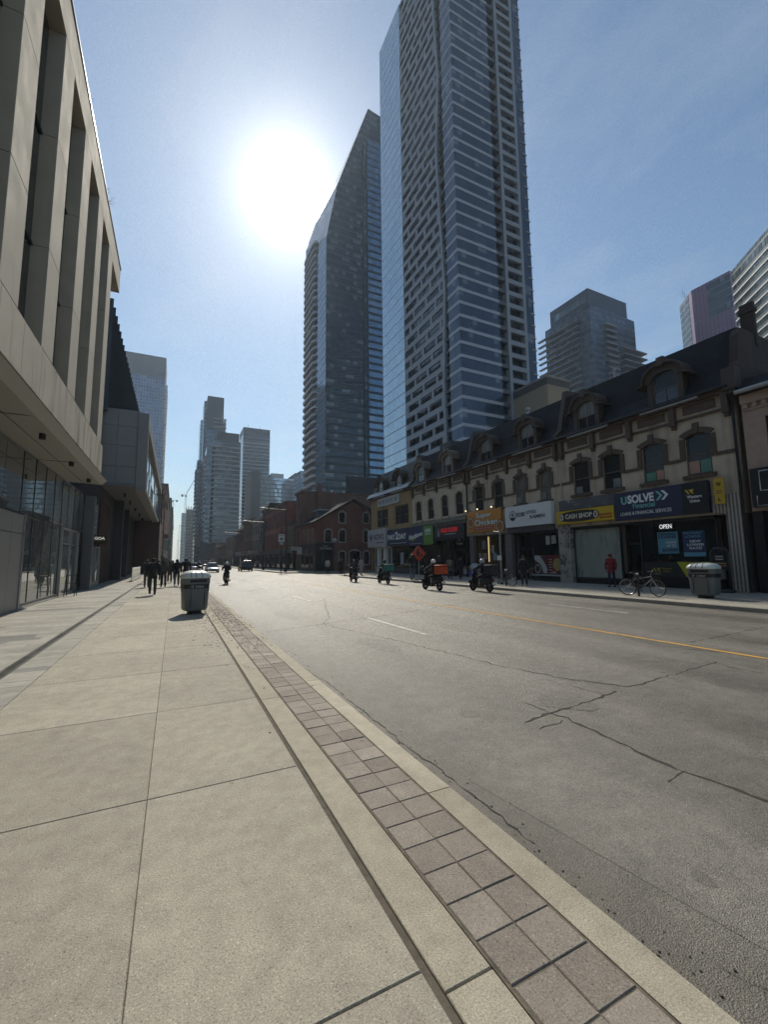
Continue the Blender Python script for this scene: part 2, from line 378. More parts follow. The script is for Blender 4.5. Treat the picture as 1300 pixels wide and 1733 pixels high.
# right pavement with a rounded corner into the side street, and the far side beyond it
near = [(15.85, -30), (15.85, 38.5), (15.95, 40.5), (16.3, 42.6), (17, 44.8), (18.3, 46.8), (20.2, 48.2), (23, 49.), (140, 49.)]
far = [(140, 55), (17, 55), (14.6, 55.3), (13.4, 56), (12.9, 57.2), (12.8, 59), (12.8, 900)]
M_rs = m_concrete('right sidewalk concrete', (.31, .288, .24), .05, 150, .25)
struct(MB().prism(near+[(140, -30)], -.25, -.004).build('right_sidewalk', M_rs)); struct(MB().prism(far+[(140, 900)], -.25, -.004).build('far_right_sidewalk', M_rs))
def kerbpath(pts, name, w=.17):
    mb = MB()
    for a, b in zip(pts[:-1], pts[1:]):
        a, b = Vector((*a, 0)), Vector((*b, 0)); L = (b-a).length; k = max(1, int(L/3.)); d = (b-a)/L; nrm = Vector((d.y, -d.x, 0))
        for i in range(k):
            if (a+d*(L*i/k)).y > 200: break
            p, q = a+d*(L*i/k+.004), a+d*(L*(i+1)/k-.004)
            mb.extr([p-nrm*.012+Vector((0, 0, -.2)), p-nrm*.004+Vector((0, 0, -.02)), p+nrm*.012+Vector((0, 0, .002)), p+nrm*w+Vector((0, 0, .003)), p+nrm*w+Vector((0, 0, -.2))], q-p)
    struct(mb.build(name, m_concrete(name+' concrete', (.30, .275, .225), .1, 140, .4, True, .4)))
kerbpath(near[:-1], 'right_kerb'); kerbpath(far, 'far_kerb')
# paint
def strip(mb, pts, w, z):
    pts = [Vector(p) for p in pts]; L = []; R = []
    for i, p in enumerate(pts):
        a = pts[max(0, i-1)]; b = pts[min(len(pts)-1, i+1)]; d = (b-a).normalized(); nn = Vector((-d.y, d.x, 0)); ww = w(i) if callable(w) else w
        L.append((p.x+nn.x*ww, p.y+nn.y*ww, z)); R.append((p.x-nn.x*ww, p.y-nn.y*ww, z))
    o = len(mb.v); n = len(pts); mb.v += [Vector(q) for q in L+R]
    mb.f += [[o+i, o+i+1, o+n+i+1, o+n+i] for i in range(n-1)]
mb = MB(); strip(mb, [(8.98, -20, 0), (8.98, 36, 0)], .055, ZR+.006); strip(mb, [(8.98, 62, 0), (8.4, 300, 0)], .055, ZR+.006)
struct(mb.build('centre_line', M_yel))
mb = MB()
for k in range(0, 5): strip(mb, [(5.25, 8.55+k*9.15, 0), (5.25, 11.75+k*9.15, 0)], .05, ZR+.006)
for k in range(8, 20): strip(mb, [(5.2, 8.55+k*9.15, 0), (5.2, 11.75+k*9.15, 0)], .05, ZR+.006)
for k in range(0, 4): strip(mb, [(12.55, 8.6+k*9.1, 0), (12.55, 11.7+k*9.1, 0)], .05, ZR+.006)
struct(mb.build('lane_marking', M_wht))
mb = MB(); strip(mb, [(2.2, 37, 0), (8.6, 37.4, 0)], .25, ZR+.006); struct(mb.build('stop_line', M_wht))
# cracks: jagged open joints in the asphalt
def crack(pix, w, mb, k=34, j=.04):
    P = [atZ(*p, z=ZR) for p in pix]; pts = []
    for a, b in zip(P[:-1], P[1:]):
        L = (b-a).length; n = max(3, int(L*k/3)); d = (b-a)/L; nn = Vector((-d.y, d.x, 0))
        for i in range(n): pts.append(a+(b-a)*(i/n)+nn*random.gauss(0, j*.5)*(0 if i == 0 else 1))
    pts.append(P[-1]); strip(mb, pts, lambda i: w*random.uniform(.08, 1.25), ZR+.004)
mb = MB()
crack([(542, 1056), (640, 1077), (762, 1106), (850, 1128), (960, 1149), (1065, 1162), (1130, 1145), (1212, 1120)], .012, mb)
crack([(888, 1223), (932, 1207), (985, 1190), (1043, 1170)], .02, mb); crack([(886, 1189), (930, 1207)], .007, mb)
crack([(932, 1207), (1010, 1238), (1110, 1287), (1200, 1320), (1300, 1357)], .02, mb); crack([(912, 1234), (952, 1219)], .006, mb); crack([(1131, 1324), (1162, 1304)], .008, mb, 10, .008)
crack([(450, 1070), (540, 1057), (625, 1046), (760, 1025), (870, 1006)], .014, mb); crack([(546, 1056), (558, 1045), (552, 1030), (548, 1012), (585, 1003)], .012, mb)
crack([(965, 1160), (1018, 1174)], .005, mb); crack([(1170, 1087), (1230, 1075), (1290, 1062)], .012, mb); crack([(700, 1008), (830, 1035), (990, 1052)], .006, mb)
crack([(380, 1005), (520, 990), (640, 982)], .012, mb); crack([(430, 1020), (470, 1012), (560, 1000)], .01, mb); crack([(1195, 1120), (1300, 1142)], .006, mb)
crack([(1210, 1630), (1260, 1660), (1330, 1690)], .004, mb, 40, .02)
crack([(445, 1085), (560, 1160), (700, 1272), (800, 1345), (905, 1428)], .006, mb, 40, .02)
struct(mb.build('road_crack', M_crack))
# a paler resurfaced patch with sawn edges
pp = [atZ(*p, z=ZR) for p in ((790, 1318), (960, 1225), (1100, 1285), (1480, 1420), (1300, 1610))]
struct(MB().quad(*[(p.x, p.y, ZR+.002) for p in pp]).build('road_patch', m_asphalt('patch asphalt', (.17, .157, .135, 1))))
M_dka = m_asphalt('dark patch asphalt', (.118, .108, .092, 1))
def blot(px, py, rx, ry, seed, name='road_stain'):
    c = atZ(px, py, ZR); rn = random.Random(seed); n = 28; ph = [rn.random()*6.28 for _ in range(4)]
    P = [(c.x+rx*math.cos(a)*(1+.16*math.sin(2*a+ph[0])+.1*math.sin(5*a+ph[1])+.06*math.sin(9*a+ph[2])), c.y+ry*math.sin(a)*(1+.16*math.sin(3*a+ph[1])+.08*math.sin(7*a+ph[3])), ZR+.003) for a in [i*2*PI/n for i in range(n)]]
    struct(MB().quad(*P).build(name, M_dka))
for q in ((958, 1186, .3, .36, 1), (1190, 1487, .05, .06, 2), (795, 1208, .1, .13, 3), (640, 1090, .25, .9, 4), (1130, 1090, .3, .8, 5), (480, 1040, .3, 1.2, 6), (760, 1060, .2, 1.0, 7)): blot(*q)
pq = [(6.6, -5), (7.7, -5), (7.75, 16.2), (6.62, 16.)]
struct(MB().quad(*[(x, y, ZR+.0015) for x, y in pq]).build('road_patch', m_asphalt('trench asphalt', (.14, .128, .11, 1))))
# gutter grit and leaf crumbs nobody could count
g = MB()
for i in range(450):
    y = random.uniform(.3, 9)**1.25; x = 1.86+abs(random.gauss(0, .13)); r = random.uniform(.002, .007)
    a = random.random()*6.28; g.box(-r, r, -r*.6, r*.6, 0, r, Matrix.Translation((x, y, ZR)) @ Matrix.Rotation(a, 4, 'Z'))
for i in range(1500):
    y = random.gauss(13.6, 2.6); x = random.gauss(1.35, .38)
    if x > 1.8 or x < .2: continue
    r = random.uniform(.004, .016)*(1.4 if random.random() < .2 else 1); a = random.random()*6.28; g.box(-r, r, -r*.5, r*.5, 0, .004, Matrix.Translation((x, y, .001)) @ Matrix.Rotation(a, 4, 'Z'))
struct(g.build('gutter_grit', mat('grit', (.09, .07, .05), .9, island=.7)), 'stuff')
p = atZ(1050, 1535, ZR)
tag(MB().ell((0, 0, .008), .03, .02, .013, 9, 5).build('paper_scrap', mat('paper', (.75, .74, .7), .7, var=.2), None, p), 'small crumpled white paper scrap in the gutter beside the near kerb', 'litter')
p = atZ(630, 1651)
tag(MB().cyl((0, 0, -.001), (0, 0, .003), .014, None, 16).build('chewing_gum', mat('gum', (.6, .58, .5), .8), None, p), 'round pale flattened chewing gum on the concrete beside the kerb joint', 'litter')
# ------------------------------------------------------------------ wall with openings
def wall(mb, f, u0, u1, z0, z1, ops, dep=.2):
    us = sorted({u0, u1, *[v for o in ops for v in o[:2] if u0 < v < u1]}); zs = sorted({z0, z1, *[v for o in ops for v in o[2:] if z0 < v < z1]})
    for a, b in zip(us[:-1], us[1:]):
        for c, d in zip(zs[:-1], zs[1:]):
            if any(o[0] <= a and b <= o[1] and o[2] <= c and d <= o[3] for o in ops): continue
            mb.add([f(a, c, 0), f(b, c, 0), f(b, d, 0), f(a, d, 0)], [(0, 1, 2, 3)])
    for a, b, c, d in ops:
        for p, q in (((a, c), (a, d)), ((b, c), (b, d)), ((a, c), (b, c)), ((a, d), (b, d))):
            mb.add([f(*p, 0), f(*q, 0), f(*q, dep), f(*p, dep)], [(0, 1, 2, 3)])
    return mb
def glassmat(name, col=(.012, .016, .018), rough=.03, spec=.8, wav=.0, coat=0., ior=1.5):
    m, t, b = newmat(name); b.inputs['Base Color'].default_value = c4(col); b.inputs['Roughness'].default_value = rough
    b.inputs['Specular IOR Level'].default_value = spec; b.inputs['IOR'].default_value = ior; b.inputs['Coat Weight'].default_value = coat; b.inputs['Coat Roughness'].default_value = .02
    if wav:
        tc = t.n('ShaderNodeTexCoord').outputs['Object']; t.l(t.bump(t.noise(tc, .9, 2), wav, .05), b.inputs['Normal'])
    return m
G_shop = glassmat('shop glass', (.010, .013, .013), .02, .5, .05, 0., 1.55); G_dark = glassmat('dark window glass', (.016, .02, .023), .06, .7, .04)
M_alu = mat('grey aluminium', (.30, .31, .31), .4, .6, var=.08); M_dalu = mat('dark aluminium', (.045, .05, .052), .4, .5, var=.1)
M_black = mat('black metal', (.012, .012, .013), .45, .3, var=.1); M_white = mat('white paint', (.72, .72, .69), .5, var=.06)
# ------------------------------------------------------------------ concrete building with fins, on the left
G_front = glassmat('street front glass', (.085, .1, .098), .015, .5, .04, 0., 2.4)
M_cf = mat('precast concrete', (.355, .325, .27), .85, var=.1, vscale=1.1, bump=.2, bscale=90, stain=.16, fine=.08, island=.05)
M_cb = mat('stained precast band', (.36, .325, .268), .85, var=.12, vscale=1.1, bump=.15, bscale=90, stain=.62, fine=.08, island=.06)
M_sof = mat('soffit panel', (.36, .345, .31), .55, var=.08, vscale=.6)
FX = -3.2
fl = lambda u, z, d: Vector((FX-d, u, z))
cb = thing('concrete_building', 'beige concrete building with tall vertical fins above a glass street front', 'building', (-5, 12, 0))
YE = 23.25
fin = [(1.32+2.885*k, 2.42+2.885*k) for k in range(-1, 8)]            # the fins' street faces
m = MB(); m.box(-14, FX-.62, -12, YE-.3, 6.3, 17.0); m.box(-14, -5.6, -12, 36.9, .0, 5.68); m.build('body', M_dalu, cb)
pv = [a for a, b in fin]
for i, (a, b) in enumerate(fin):
    mm = MB()
    for z0, z1 in ((7.0, 9.65), (9.65, 12.8), (12.8, 15.95)): mm.box(FX-.60, FX, a, b, z0+.006, z1-.006)
    mm.build('concrete_fin', M_cf, cb, bevel=.008)
    if i < len(fin)-1:
        MB().box(FX-.42, FX-.38, b, fin[i+1][0], 7., 15.95).build('fin_window', G_dark, cb)
        g = MB()
        for z in (9.65, 12.8): g.box(FX-.38, FX-.33, b, fin[i+1][0], z-.04, z+.04)
        g.box(FX-.38, FX-.32, b+.62, b+.67, 7., 15.95); g.build('window_frame', M_dalu, cb)
g = MB(); y = -11.5; k = 0
while y < YE-.01:
    e = min(y+1.4425, YE); g.box(FX-.6, FX+.0, y+.005, e-.005, 5.72, 6.992); y = e
g.build('concrete_band', M_cb, cb, bevel=.006)
g = MB(); y = -11.5
while y < 25.4: e = min(y+2.885, 25.42); g.box(FX-1.1, FX, y+.004, e-.004, 15.958, 17.28); y = e
g.build('parapet', M_cf, cb, bevel=.01)
MB().box(FX-1.1, FX+.03, -11.5, 25.45, 17.282, 17.34).build('parapet_cap', M_dalu, cb)
# soffit slab with a canted lip that runs past the end of the building
g = MB(); g.extr([(FX-.02, -11.5, 5.70), (FX-.26, -11.5, 5.5), (-5.62, -11.5, 5.62), (-5.62, -11.5, 5.70)], (0, 36.9, 0)); g.build('soffit', M_sof, cb)
g = MB()
for yy in (2, 8, 14, 20, 26): g.box(-4.9, FX-.3, yy, yy+.012, 5.5, 5.515)
g.box(-4.2, -4.18, -11, 25.3, 5.53, 5.56); g.build('soffit_joint', M_black, cb)
for p in ((-3.75, 15.9), (-3.75, 20.0), (-3.75, 23.8)):
    MB().cyl((p[0], p[1], 5.34), (p[0], p[1], 5.66), .085, None, 16).build('downlight', M_black, cb)
# glass street front
GX = -4.9; fg = lambda u, z, d: Vector((GX-d, u, z))
ys = [18.95, 20.45, 21.95, 23.45, 24.9, 26.2, 27.7, 28.9, 30.2]
for a, b in zip(ys[:-1], ys[1:]):
    MB().fbox(fg, a+.02, b-.02, 3.36, 5.62, .03, .05).build('glass_pane', G_front, cb)
    if b < 25 or a > 29: MB().fbox(fg, a+.02, b-.02, .16, 3.30, .03, .05).build('glass_pane', G_front, cb)
for a, b in ((10, 12.5), (12.5, 15), (15, 17.2), (17.2, 18.95)): MB().fbox(fg, a+.02, b-.02, 3.3, 5.62, .03, .05).build('glass_pane', G_front, cb)
g = MB()
for y in ys: g.fbox(fg, y-.018, y+.018, .05, 5.62, .012, .035)
g.fbox(fg, 10, 30.2, 3.30, 3.36, -.02, .03); g.fbox(fg, 18.95, 25, .04, .16, -.06, .06); g.fbox(fg, 10, 30.2, 5.56, 5.6, -.02, .03)
g.build('mullions', M_dalu, cb)
MB().fbox(fg, 18.9, 25, -.0, .05, -.12, .06).build('glass_base_rail', M_alu, cb)
MB().fbox(fg, 18.93, 19.08, .03, 3.3, -.14, .02).build('portal_end', M_alu, cb)
g = MB()                                            # panelled portal
for a, b in ((10, 13.3), (13.3, 16.2), (16.2, 17.75), (17.75, 18.92)):
    for c, d in ((.0, 2.62), (2.62, 3.28)): g.fbox(fg, a+.012, b-.012, c+.012, d-.012, -.1, .2)
g.build('portal_panels', mat('greige panel', (.30, .285, .255), .5, var=.06), cb)
dr = thing('glass_door', 'pair of glass doors with dark frame beside the grey column', 'door', (GX, 27.2, 0))
g = MB()
for u in (25.0, 26.9, 28.85): g.fbox(fg, u-.05, u+.05, 0, 3.3, -.09, .02)
g.fbox(fg, 25.05, 28.8, 3.2, 3.3, -.09, .02); g.fbox(fg, 25.05, 28.8, 2.5, 2.55, -.07, .02); g.fbox(fg, 25.05, 28.8, 0, .1, -.07, .02); g.build('frame', M_alu, dr)
for a, b in ((25.06, 26.84), (26.96, 28.79)):
    pz = MB().fbox(fg, a, b, .11, 2.49, -.03, -.01).build('pane', G_front, dr); MB().fbox(fg, a, b, 2.56, 3.19, -.03, -.01).build('transom_pane', G_front, dr)
    MB().tube([fg(b-.2 if a < 26 else a+.2, .9, -.09), fg(b-.2 if a < 26 else a+.2, 1.5, -.09)], .018).build('handle', M_alu, pz)
MB().box(GX+.02, GX+.5, 30.3, 30.86, 0, 5.56).build('column', mat('column cladding', (.12, .125, .13), .45, .3, var=.06), cb)
# a folding sandwich board leaning by the doors
sb = thing('folding_rack', 'dark folding rack standing beside the glass doors', 'rack', (-4.4, 25.4, 0))
for s in (-1, 1):
    q = MB()
    for x in (-4.62, -4.22): q.tube([(x, 25.3+s*.3, 0), (x, 25.3, 1.05)], .018, 6)
    for k in (.25, .6, .95): q.tube([(-4.62, 25.3+s*.3*(1-k), 1.05*k), (-4.22, 25.3+s*.3*(1-k), 1.05*k)], .016, 6)
    q.build('rack', M_black, sb)
# restaurant bay past the column
g = MB(); ys2 = [30.9, 32.4, 33.9, 35.4]
for a, b in zip(ys2[:-1], ys2[1:]):
    MB().fbox(fg, a+.02, b-.02, 3.5, 5.6, .03, .05).build('glass_pane', G_front, cb)
for a, b in ((30.9, 32.4), (32.4, 35.3)): MB().fbox(fg, a+.02, b-.02, .3, 2.7, .03, .05).build('glass_pane', G_front, cb)
for u in ys2: g.fbox(fg, u-.018, u+.018, 2.7, 5.6, .012, .035)
for u in (32.4, 35.3, 37.): g.fbox(fg, u-.05, u+.05, 0, 2.7, -.05, .03)
g.fbox(fg, 30.9, 37, .0, .3, -.06, .03); g.fbox(fg, 35.3, 37, 2.6, 2.7, -.05, .03); g.build('bay_frame', M_alu, cb)
MB().fbox(fg, 35.35, 36.95, .3, 2.6, .03, .05).build('bay_door_pane', G_front, cb)
gs = thing('restaurant_sign', 'dark brown GOA sign with white letters above a glass door', 'sign', (GX, 34.6, 2.7))
ga, gc = atY(153, 905, 33.2), atY(180, 921, 33.2); fg2 = lambda u, z, d: Vector((u, 33.2+d, z)); MB().fbox(fg2, ga.x, gc.x, gc.z, ga.z, 0, .1).build('board', mat('bronze board', (.05, .035, .015), .5, .3), gs)
# seen from the street the letters read away from the viewer along the wall
textmb(MB(), 'GOA', fg2, ga.x+(gc.x-ga.x)*.24, ga.x+(gc.x-ga.x)*.88, gc.z+(ga.z-gc.z)*.48, gc.z+(ga.z-gc.z)*.78, -.02, .02, .02, flip=False).build('lettering', mat('lit white letters', (.8, .78, .7), .5, emit=.45), gs); MB().fbox(fg2, ga.x+(gc.x-ga.x)*.26, ga.x+(gc.x-ga.x)*.86, gc.z+(ga.z-gc.z)*.36, gc.z+(ga.z-gc.z)*.4, -.012, -.001).build('print_line', mat('gold line', (.3, .25, .15), .5), gs)
# ------------------------------------------------------------------ second building: dark pleated upper storeys and a grey box over the pavement
gb = thing('grey_box_building', 'grey panelled box with a long window hung over the pavement below a dark pleated wall', 'building', (-6, 50, 0))
M_gp = mat('grey metal panel', (.20, .19, .18), .6, .0, var=.08, vscale=.5); M_dp = mat('dark pleated metal', (.035, .042, .052), .5, .5, var=.1)
M_rb = brick('dark red brick', (.06, .018, .015), (.045, .015, .013), (.05, .03, .028))
g = MB(); y = 37.6
while y < 72: g.extr([(-5.45, y, 13.2), (-5.05, y, 13.2), (-5.45, y+1.35, 13.2)], (0, 0, 9.1)); y += 1.35
g.box(-16, -5.44, 37.6, 72.4, 6.5, 22.25); g.build('pleated_wall', M_dp, gb)
g = MB()
for a, b in ((-5.35, -4.32), (-4.32, -2.96)):
    for c, d in ((7.5, 8.98), (8.98, 10.65), (10.65, 12.2), (12.2, 13.55)): g.box(a+.012, b-.012, 38.0, 38.4, c+.012, d-.012)
g.box(-5.4, -2.94, 38.1, 77.5, 7.52, 13.5); g.build('panel_box', M_gp, gb)
g = MB(); g.box(-2.94, -2.22, 37.9, 38.6, 7.12, 13.42); g.box(-2.94, -2.22, 38.6, 77.4, 12.3, 13.42); g.box(-2.94, -2.22, 38.6, 77.4, 7.12, 7.5); g.box(-2.94, -2.22, 76.6, 77.4, 7.5, 12.3); g.build('window_surround', M_gp, gb, bevel=.01)
pw = MB().box(-2.5, -2.46, 38.62, 76.58, 7.52, 12.28).build('long_window', facade('long window', (.10, .13, .16), (.1, .1, .1), 1.6, 1.3, .0, .06, rough=.05, metal=.5, wob=.03), gb)
MB().box(-8, -2.98, 36.9, 77.4, 7.3, 7.5).build('box_soffit', mat('dark soffit', (.12, .12, .12), .7), gb)
g = MB(); g.extr([(-5.4, 36.9, 5.72), (-5.4, 38., 7.48), (-3.0, 38., 7.48), (-3.0, 36.9, 5.72)], (0, .01, 0)); 
for p in ((-3.9, 41), (-3.9, 46), (-3.9, 52), (-3.9, 58), (-3.9, 64)): MB().cyl((p[0], p[1], 6.95), (p[0], p[1], 7.3), .1, None, 12).build('downlight', M_black, gb)
MB().box(-12, -5.1, 37., 68, .0, 7.3).build('dark_ground_floor', mat('charcoal wall', (.03, .025, .025), .6, var=.2), gb)
MB().box(-12, -5.0, 37.1, 42, .0, 6.2).build('red_side_wall', M_rb, gb)
MB().box(-5.09, -4.4, 46, 46.6, 0, 7.3).build('bay_pier', M_dalu, gb); MB().box(-5.09, -4.6, 54, 54.4, 0, 7.3).build('bay_pier', M_dalu, gb)
MB().box(-14, -2.0, 68, 79, .0, 7.28).build('red_brick_wall', M_rb, gb)
MB().box(-14, -2.05, 77.6, 79, 7.28, 13.2).build('red_brick_end', M_rb, gb)
# low glass rail
rl = thing('glass_railing', 'low glass railing panel at the pavement edge below the grey box', 'railing', (-3.0, 44, 0))
MB().box(-3.03, -3.0, 40.2, 49.5, .12, 1.15).build('glass_panel', glassmat('railing glass', (.09, .11, .10), .05, .6, .0, 0., 1.6), rl)
g = MB(); g.box(-3.06, -2.97, 40.1, 49.6, 0, .12); g.box(-3.04, -2.99, 40.1, 40.2, .12, 1.17); g.box(-3.04, -2.99, 49.5, 49.6, .12, 1.17); g.build('rail', M_alu, rl)

# bare shrubs on the roof terrace, leaning over the parapet
def bare_shrub(label, px, py, X, size, seed):
    p = atX(px, py, X); rn = random.Random(seed); base = Vector((X, p.y, 17.2)); r = thing('bare_shrub', label, 'shrub', base, 'bare roof shrubs'); g = MB()
    def grow(a, d, L, w, k):
        b = a+d*L; g.tube([a, a.lerp(b, .5)+Vector((rn.uniform(-.04, .04),)*3)*L, b], [w, w*.8, w*.55], 5)
        if k:
            for _ in range(3 if k > 1 else 2): grow(a.lerp(b, rn.uniform(.5, 1)), (d+Vector((rn.uniform(-.7, .9), rn.uniform(-.7, .7), rn.uniform(-.2, .5)))).normalized(), L*rn.uniform(.5, .75), w*.55, k-1)
    for _ in range(3): grow(base, Vector((rn.uniform(-.1, .9), rn.uniform(-.5, .5), .9)).normalized(), size, .012, 3)
    g.build('branches', mat('bare twig', (.06, .045, .035), .9), r)
bare_shrub('bare leafless shrub at the far end of the concrete roof edge', 176, 262, -3.5, .45, 3)
bare_shrub('small bare twigs above the middle of the concrete roof edge', 160, 205, -3.6, .3, 5)
bare_shrub('faint bare twigs nearest the camera above the concrete roof edge', 138, 75, -3.6, .34, 8)
# ------------------------------------------------------------------ the high towers on the right
M_lat = mat('lattice concrete', (.275, .295, .33), .75, var=.06, vscale=.2); M_bandw = mat('pale spandrel', (.36, .38, .42), .5, var=.06, vscale=.3)
M_slab = mat('balcony concrete', (.33, .345, .37), .7, var=.08, vscale=.2); M_dslab = mat('dark balcony', (.1, .105, .115), .6, var=.1)
T1G = facade('tower dark glass', (.055, .085, .125), (.05, .06, .075), 3.13, 1.2, .0, .035, rough=.06, metal=.35, wob=.012, blind=.12, soff=.3, tint=.15)
T1C = facade('tower pale curtain wall', (.46, .56, .62), (.30, .37, .42), 3.13, 1.32, .08, .16, (.2, .25, .3), .14, .7, .012, blind=.05, soff=.3, tint=.07)
T1R = facade('tower recess glass', (.05, .06, .07), (.09, .095, .1), 3.13, 1.6, .12, .12, rough=.15, metal=.2, wob=.02, blind=.3)
FH = 3.13; NF = 53; ZT = 168.8; X1, Y1 = 54.8, 72.
t1 = thing('glass_tower', 'tallest tower, blue glass corner with white floor bands and a concrete balcony lattice', 'tower', (X1, Y1, 0))
MB().box(X1+.02, 66.3, Y1+.02, 76.2, 0, ZT).build('corner_glass', T1G, t1)
MB().box(X1+1.6, 78, Y1+1.4, 97, 0, ZT-1).build('core', T1R, t1)
MB().box(X1-.02, 77, 97., 110.6, 0, ZT+.2).build('curtain_wall', T1C, t1)
MB().box(74.8, 77.9, Y1+.35, 97, 0, ZT-.2).build('end_glass', T1G, t1)
b0 = MB(); z = 31*0+.55*FH
b0.box(X1-.06, 66.4, Y1-.06, Y1+.02, z, z+.72); b0.box(X1-.06, X1+.02, Y1+.021, 76.3, z, z+.72)
bo = b0.build('spandrel_band', M_bandw, t1); copies(bo, [(0, 0, FH*k) for k in range(1, NF)])
so_ = MB().box(X1+.15, X1+1.6, 76.25, 78.9, z+.1, z+.42).build('balcony_slab', M_dslab, t1); copies(so_, [(0, 0, FH*k) for k in range(1, NF)])
so_ = MB().box(66.35, 68.7, Y1+.12, Y1+1.4, z, z+.95).build('balcony_front', M_dslab, t1); copies(so_, [(0, 0, FH*k) for k in range(1, NF)])
# zig-zag edge of the lattice, floor by floor
zk = [(0, 78.), (42, 78.5), (65, 77.2), (88, 78.6), (102, 79.2), (122, 77.5), (138, 78.5), (152, 79.2), (170, 78.7)]
def zig(zv):
    zv = max(0, min(169.9, zv))
    for (a, p), (b, q) in zip(zk[:-1], zk[1:]):
        if a <= zv <= b: return p+(q-p)*(zv-a)/(b-a)
g = MB(); rnd = random.Random(4)
for k in range(NF):
    zb = z+FH*k-.35; zt = zb+1.32; e = zig(zb)
    g.add([(X1+.04+dx, yy, zz) for dx in (-.06, .3) for yy, zz in ((zig(zb)+.8, zb), (96.98, zb), (96.98, zt), (zig(zt)+.8, zt))], [(0, 1, 2, 3), (7, 6, 5, 4), (0, 4, 5, 1), (3, 2, 6, 7), (0, 3, 7, 4)])
    for c in (0, 1, 2):
        yy = 96.3-((k*2.05+c*6.15) % 18.45)
        if yy > e+1.4: g.box(X1-.0, X1+.3, yy-.85, yy, zt, zb+FH)
    if k % 3 == 0: g.box(X1-.0, X1+.3, 96.1, 96.97, zt, zb+FH)
for (a, p), (b, q) in zip(zk[:-1], zk[1:]):
    g.add([(X1+dx, yy, zz) for dx in (-.05, .62) for yy, zz in ((p-.05, a), (p+.8, a), (q+.8, b), (q-.05, b))], [(0, 1, 2, 3), (7, 6, 5, 4), (0, 4, 5, 1), (3, 2, 6, 7), (0, 3, 7, 4), (1, 5, 6, 2)])
g.build('concrete_lattice', M_lat, t1)
g = MB()
for xx in (68.75, 74.1): g.box(xx, xx+.85, Y1-.05, Y1+1.4, 0, ZT-.5)
for k in range(NF): g.box(69.6, 74.1, Y1-.02, Y1+.5, z+FH*k-.1, z+FH*k+1.0)
g.build('concrete_frame', M_lat, t1)
s1 = MB().box(76.6, 78.12, Y1+.2, Y1+2.4, z+.1, z+.38).build('balcony', M_slab, t1); copies(s1, [(0, 0, FH*k) for k in range(1, NF)])
MB().box(X1+.6, 76, Y1+.6, 109, ZT+.2, ZT+1.3).build('roof_parapet', M_dslab, t1)

# second tower: sloping crown, balconies on the street side
T2F = facade('smoky tower glass', (.055, .075, .09), (.03, .038, .046), 3.49, 1.85, .26, .05, (.02, .025, .03), .12, .35, .02, lit=.004, blind=.22)
T2B = facade('blue window grid', (.22, .34, .46), (.014, .017, .022), 3.49, 1.37, .32, .14, (.02, .025, .03), .08, .7, .01, blind=.05, tint=.12)
T2S = facade('slim blue glass', (.10, .14, .20), (.06, .09, .13), 3.49, 1.7, .12, .06, (.05, .07, .1), .1, .5, .015, blind=.05)
T2D = mat('dark tower pier', (.016, .019, .023), .5, .2)
M_crown = mat('crown panels', (.16, .175, .2), .45, .4, var=.06, vscale=.1)
K2 = 1.125; kz = lambda v: 1.6+(v-1.6)*K2 if v > 0 else 0
class KMB(MB):
    def mesh(s, *a, **k):
        s.v = [Vector((v.x*K2, v.y*K2, kz(v.z))) for v in s.v]; return MB.mesh(s, *a, **k)
t2 = thing('sloped_crown_tower', 'dark glass tower with a sloping crown and rounded balconies on its street side', 'tower', (50.1*K2, 151*K2, 0))
yb, yf = 181.4, 151.
KMB().box(50.1, 85, yf, yb, 0, 128).build('front_glass', T2F, t2)
fr = [(50.1, 128), (50.1, 131), (54.7, 156), (68.9, 198.4), (74.7, 197.5), (85, 192), (85, 128)]
bk = [(50.1, 128), (50.1, 146), (54.7, 162), (68.9, 199), (74.7, 197.5), (85, 192), (85, 128)]
KMB().loft([[(x, yf, zz) for x, zz in fr], [(x, yb, zz) for x, zz in bk]]).build('crown', T2F, t2)
for a, b in ((65.9, 66.7), (67.7, 68.3)): KMB().box(a, b, yf-.12, yf+.2, 33, 180).build('dark_pier', T2D, t2)
KMB().box(68.3, 85.1, yf-.08, yf+.1, 34, 183).build('blue_grid', T2B, t2)
KMB().box(58.4, 85.2, yf-.3, yf+.3, 0, 33.6).build('podium_band', T2D, t2)
KMB().box(49.98, 50.1, yf+.02, 163.3, 0, 131).build('slim_glass', T2S, t2)
n = 10; pts = [(50.1, 163.6)]; zz = 6.2
for i in range(n+1): a = PI*i/n; pts.append((50.1-1.35*min(1, 1.6*math.sin(a)), 163.6+17.7*(1-math.cos(a))/2))
bl = KMB().prism(pts, zz, zz+1.0).build('balcony', M_slab, t2); copies(bl, [(0, 0, 3.2*K2*k) for k in range(1, 42)])

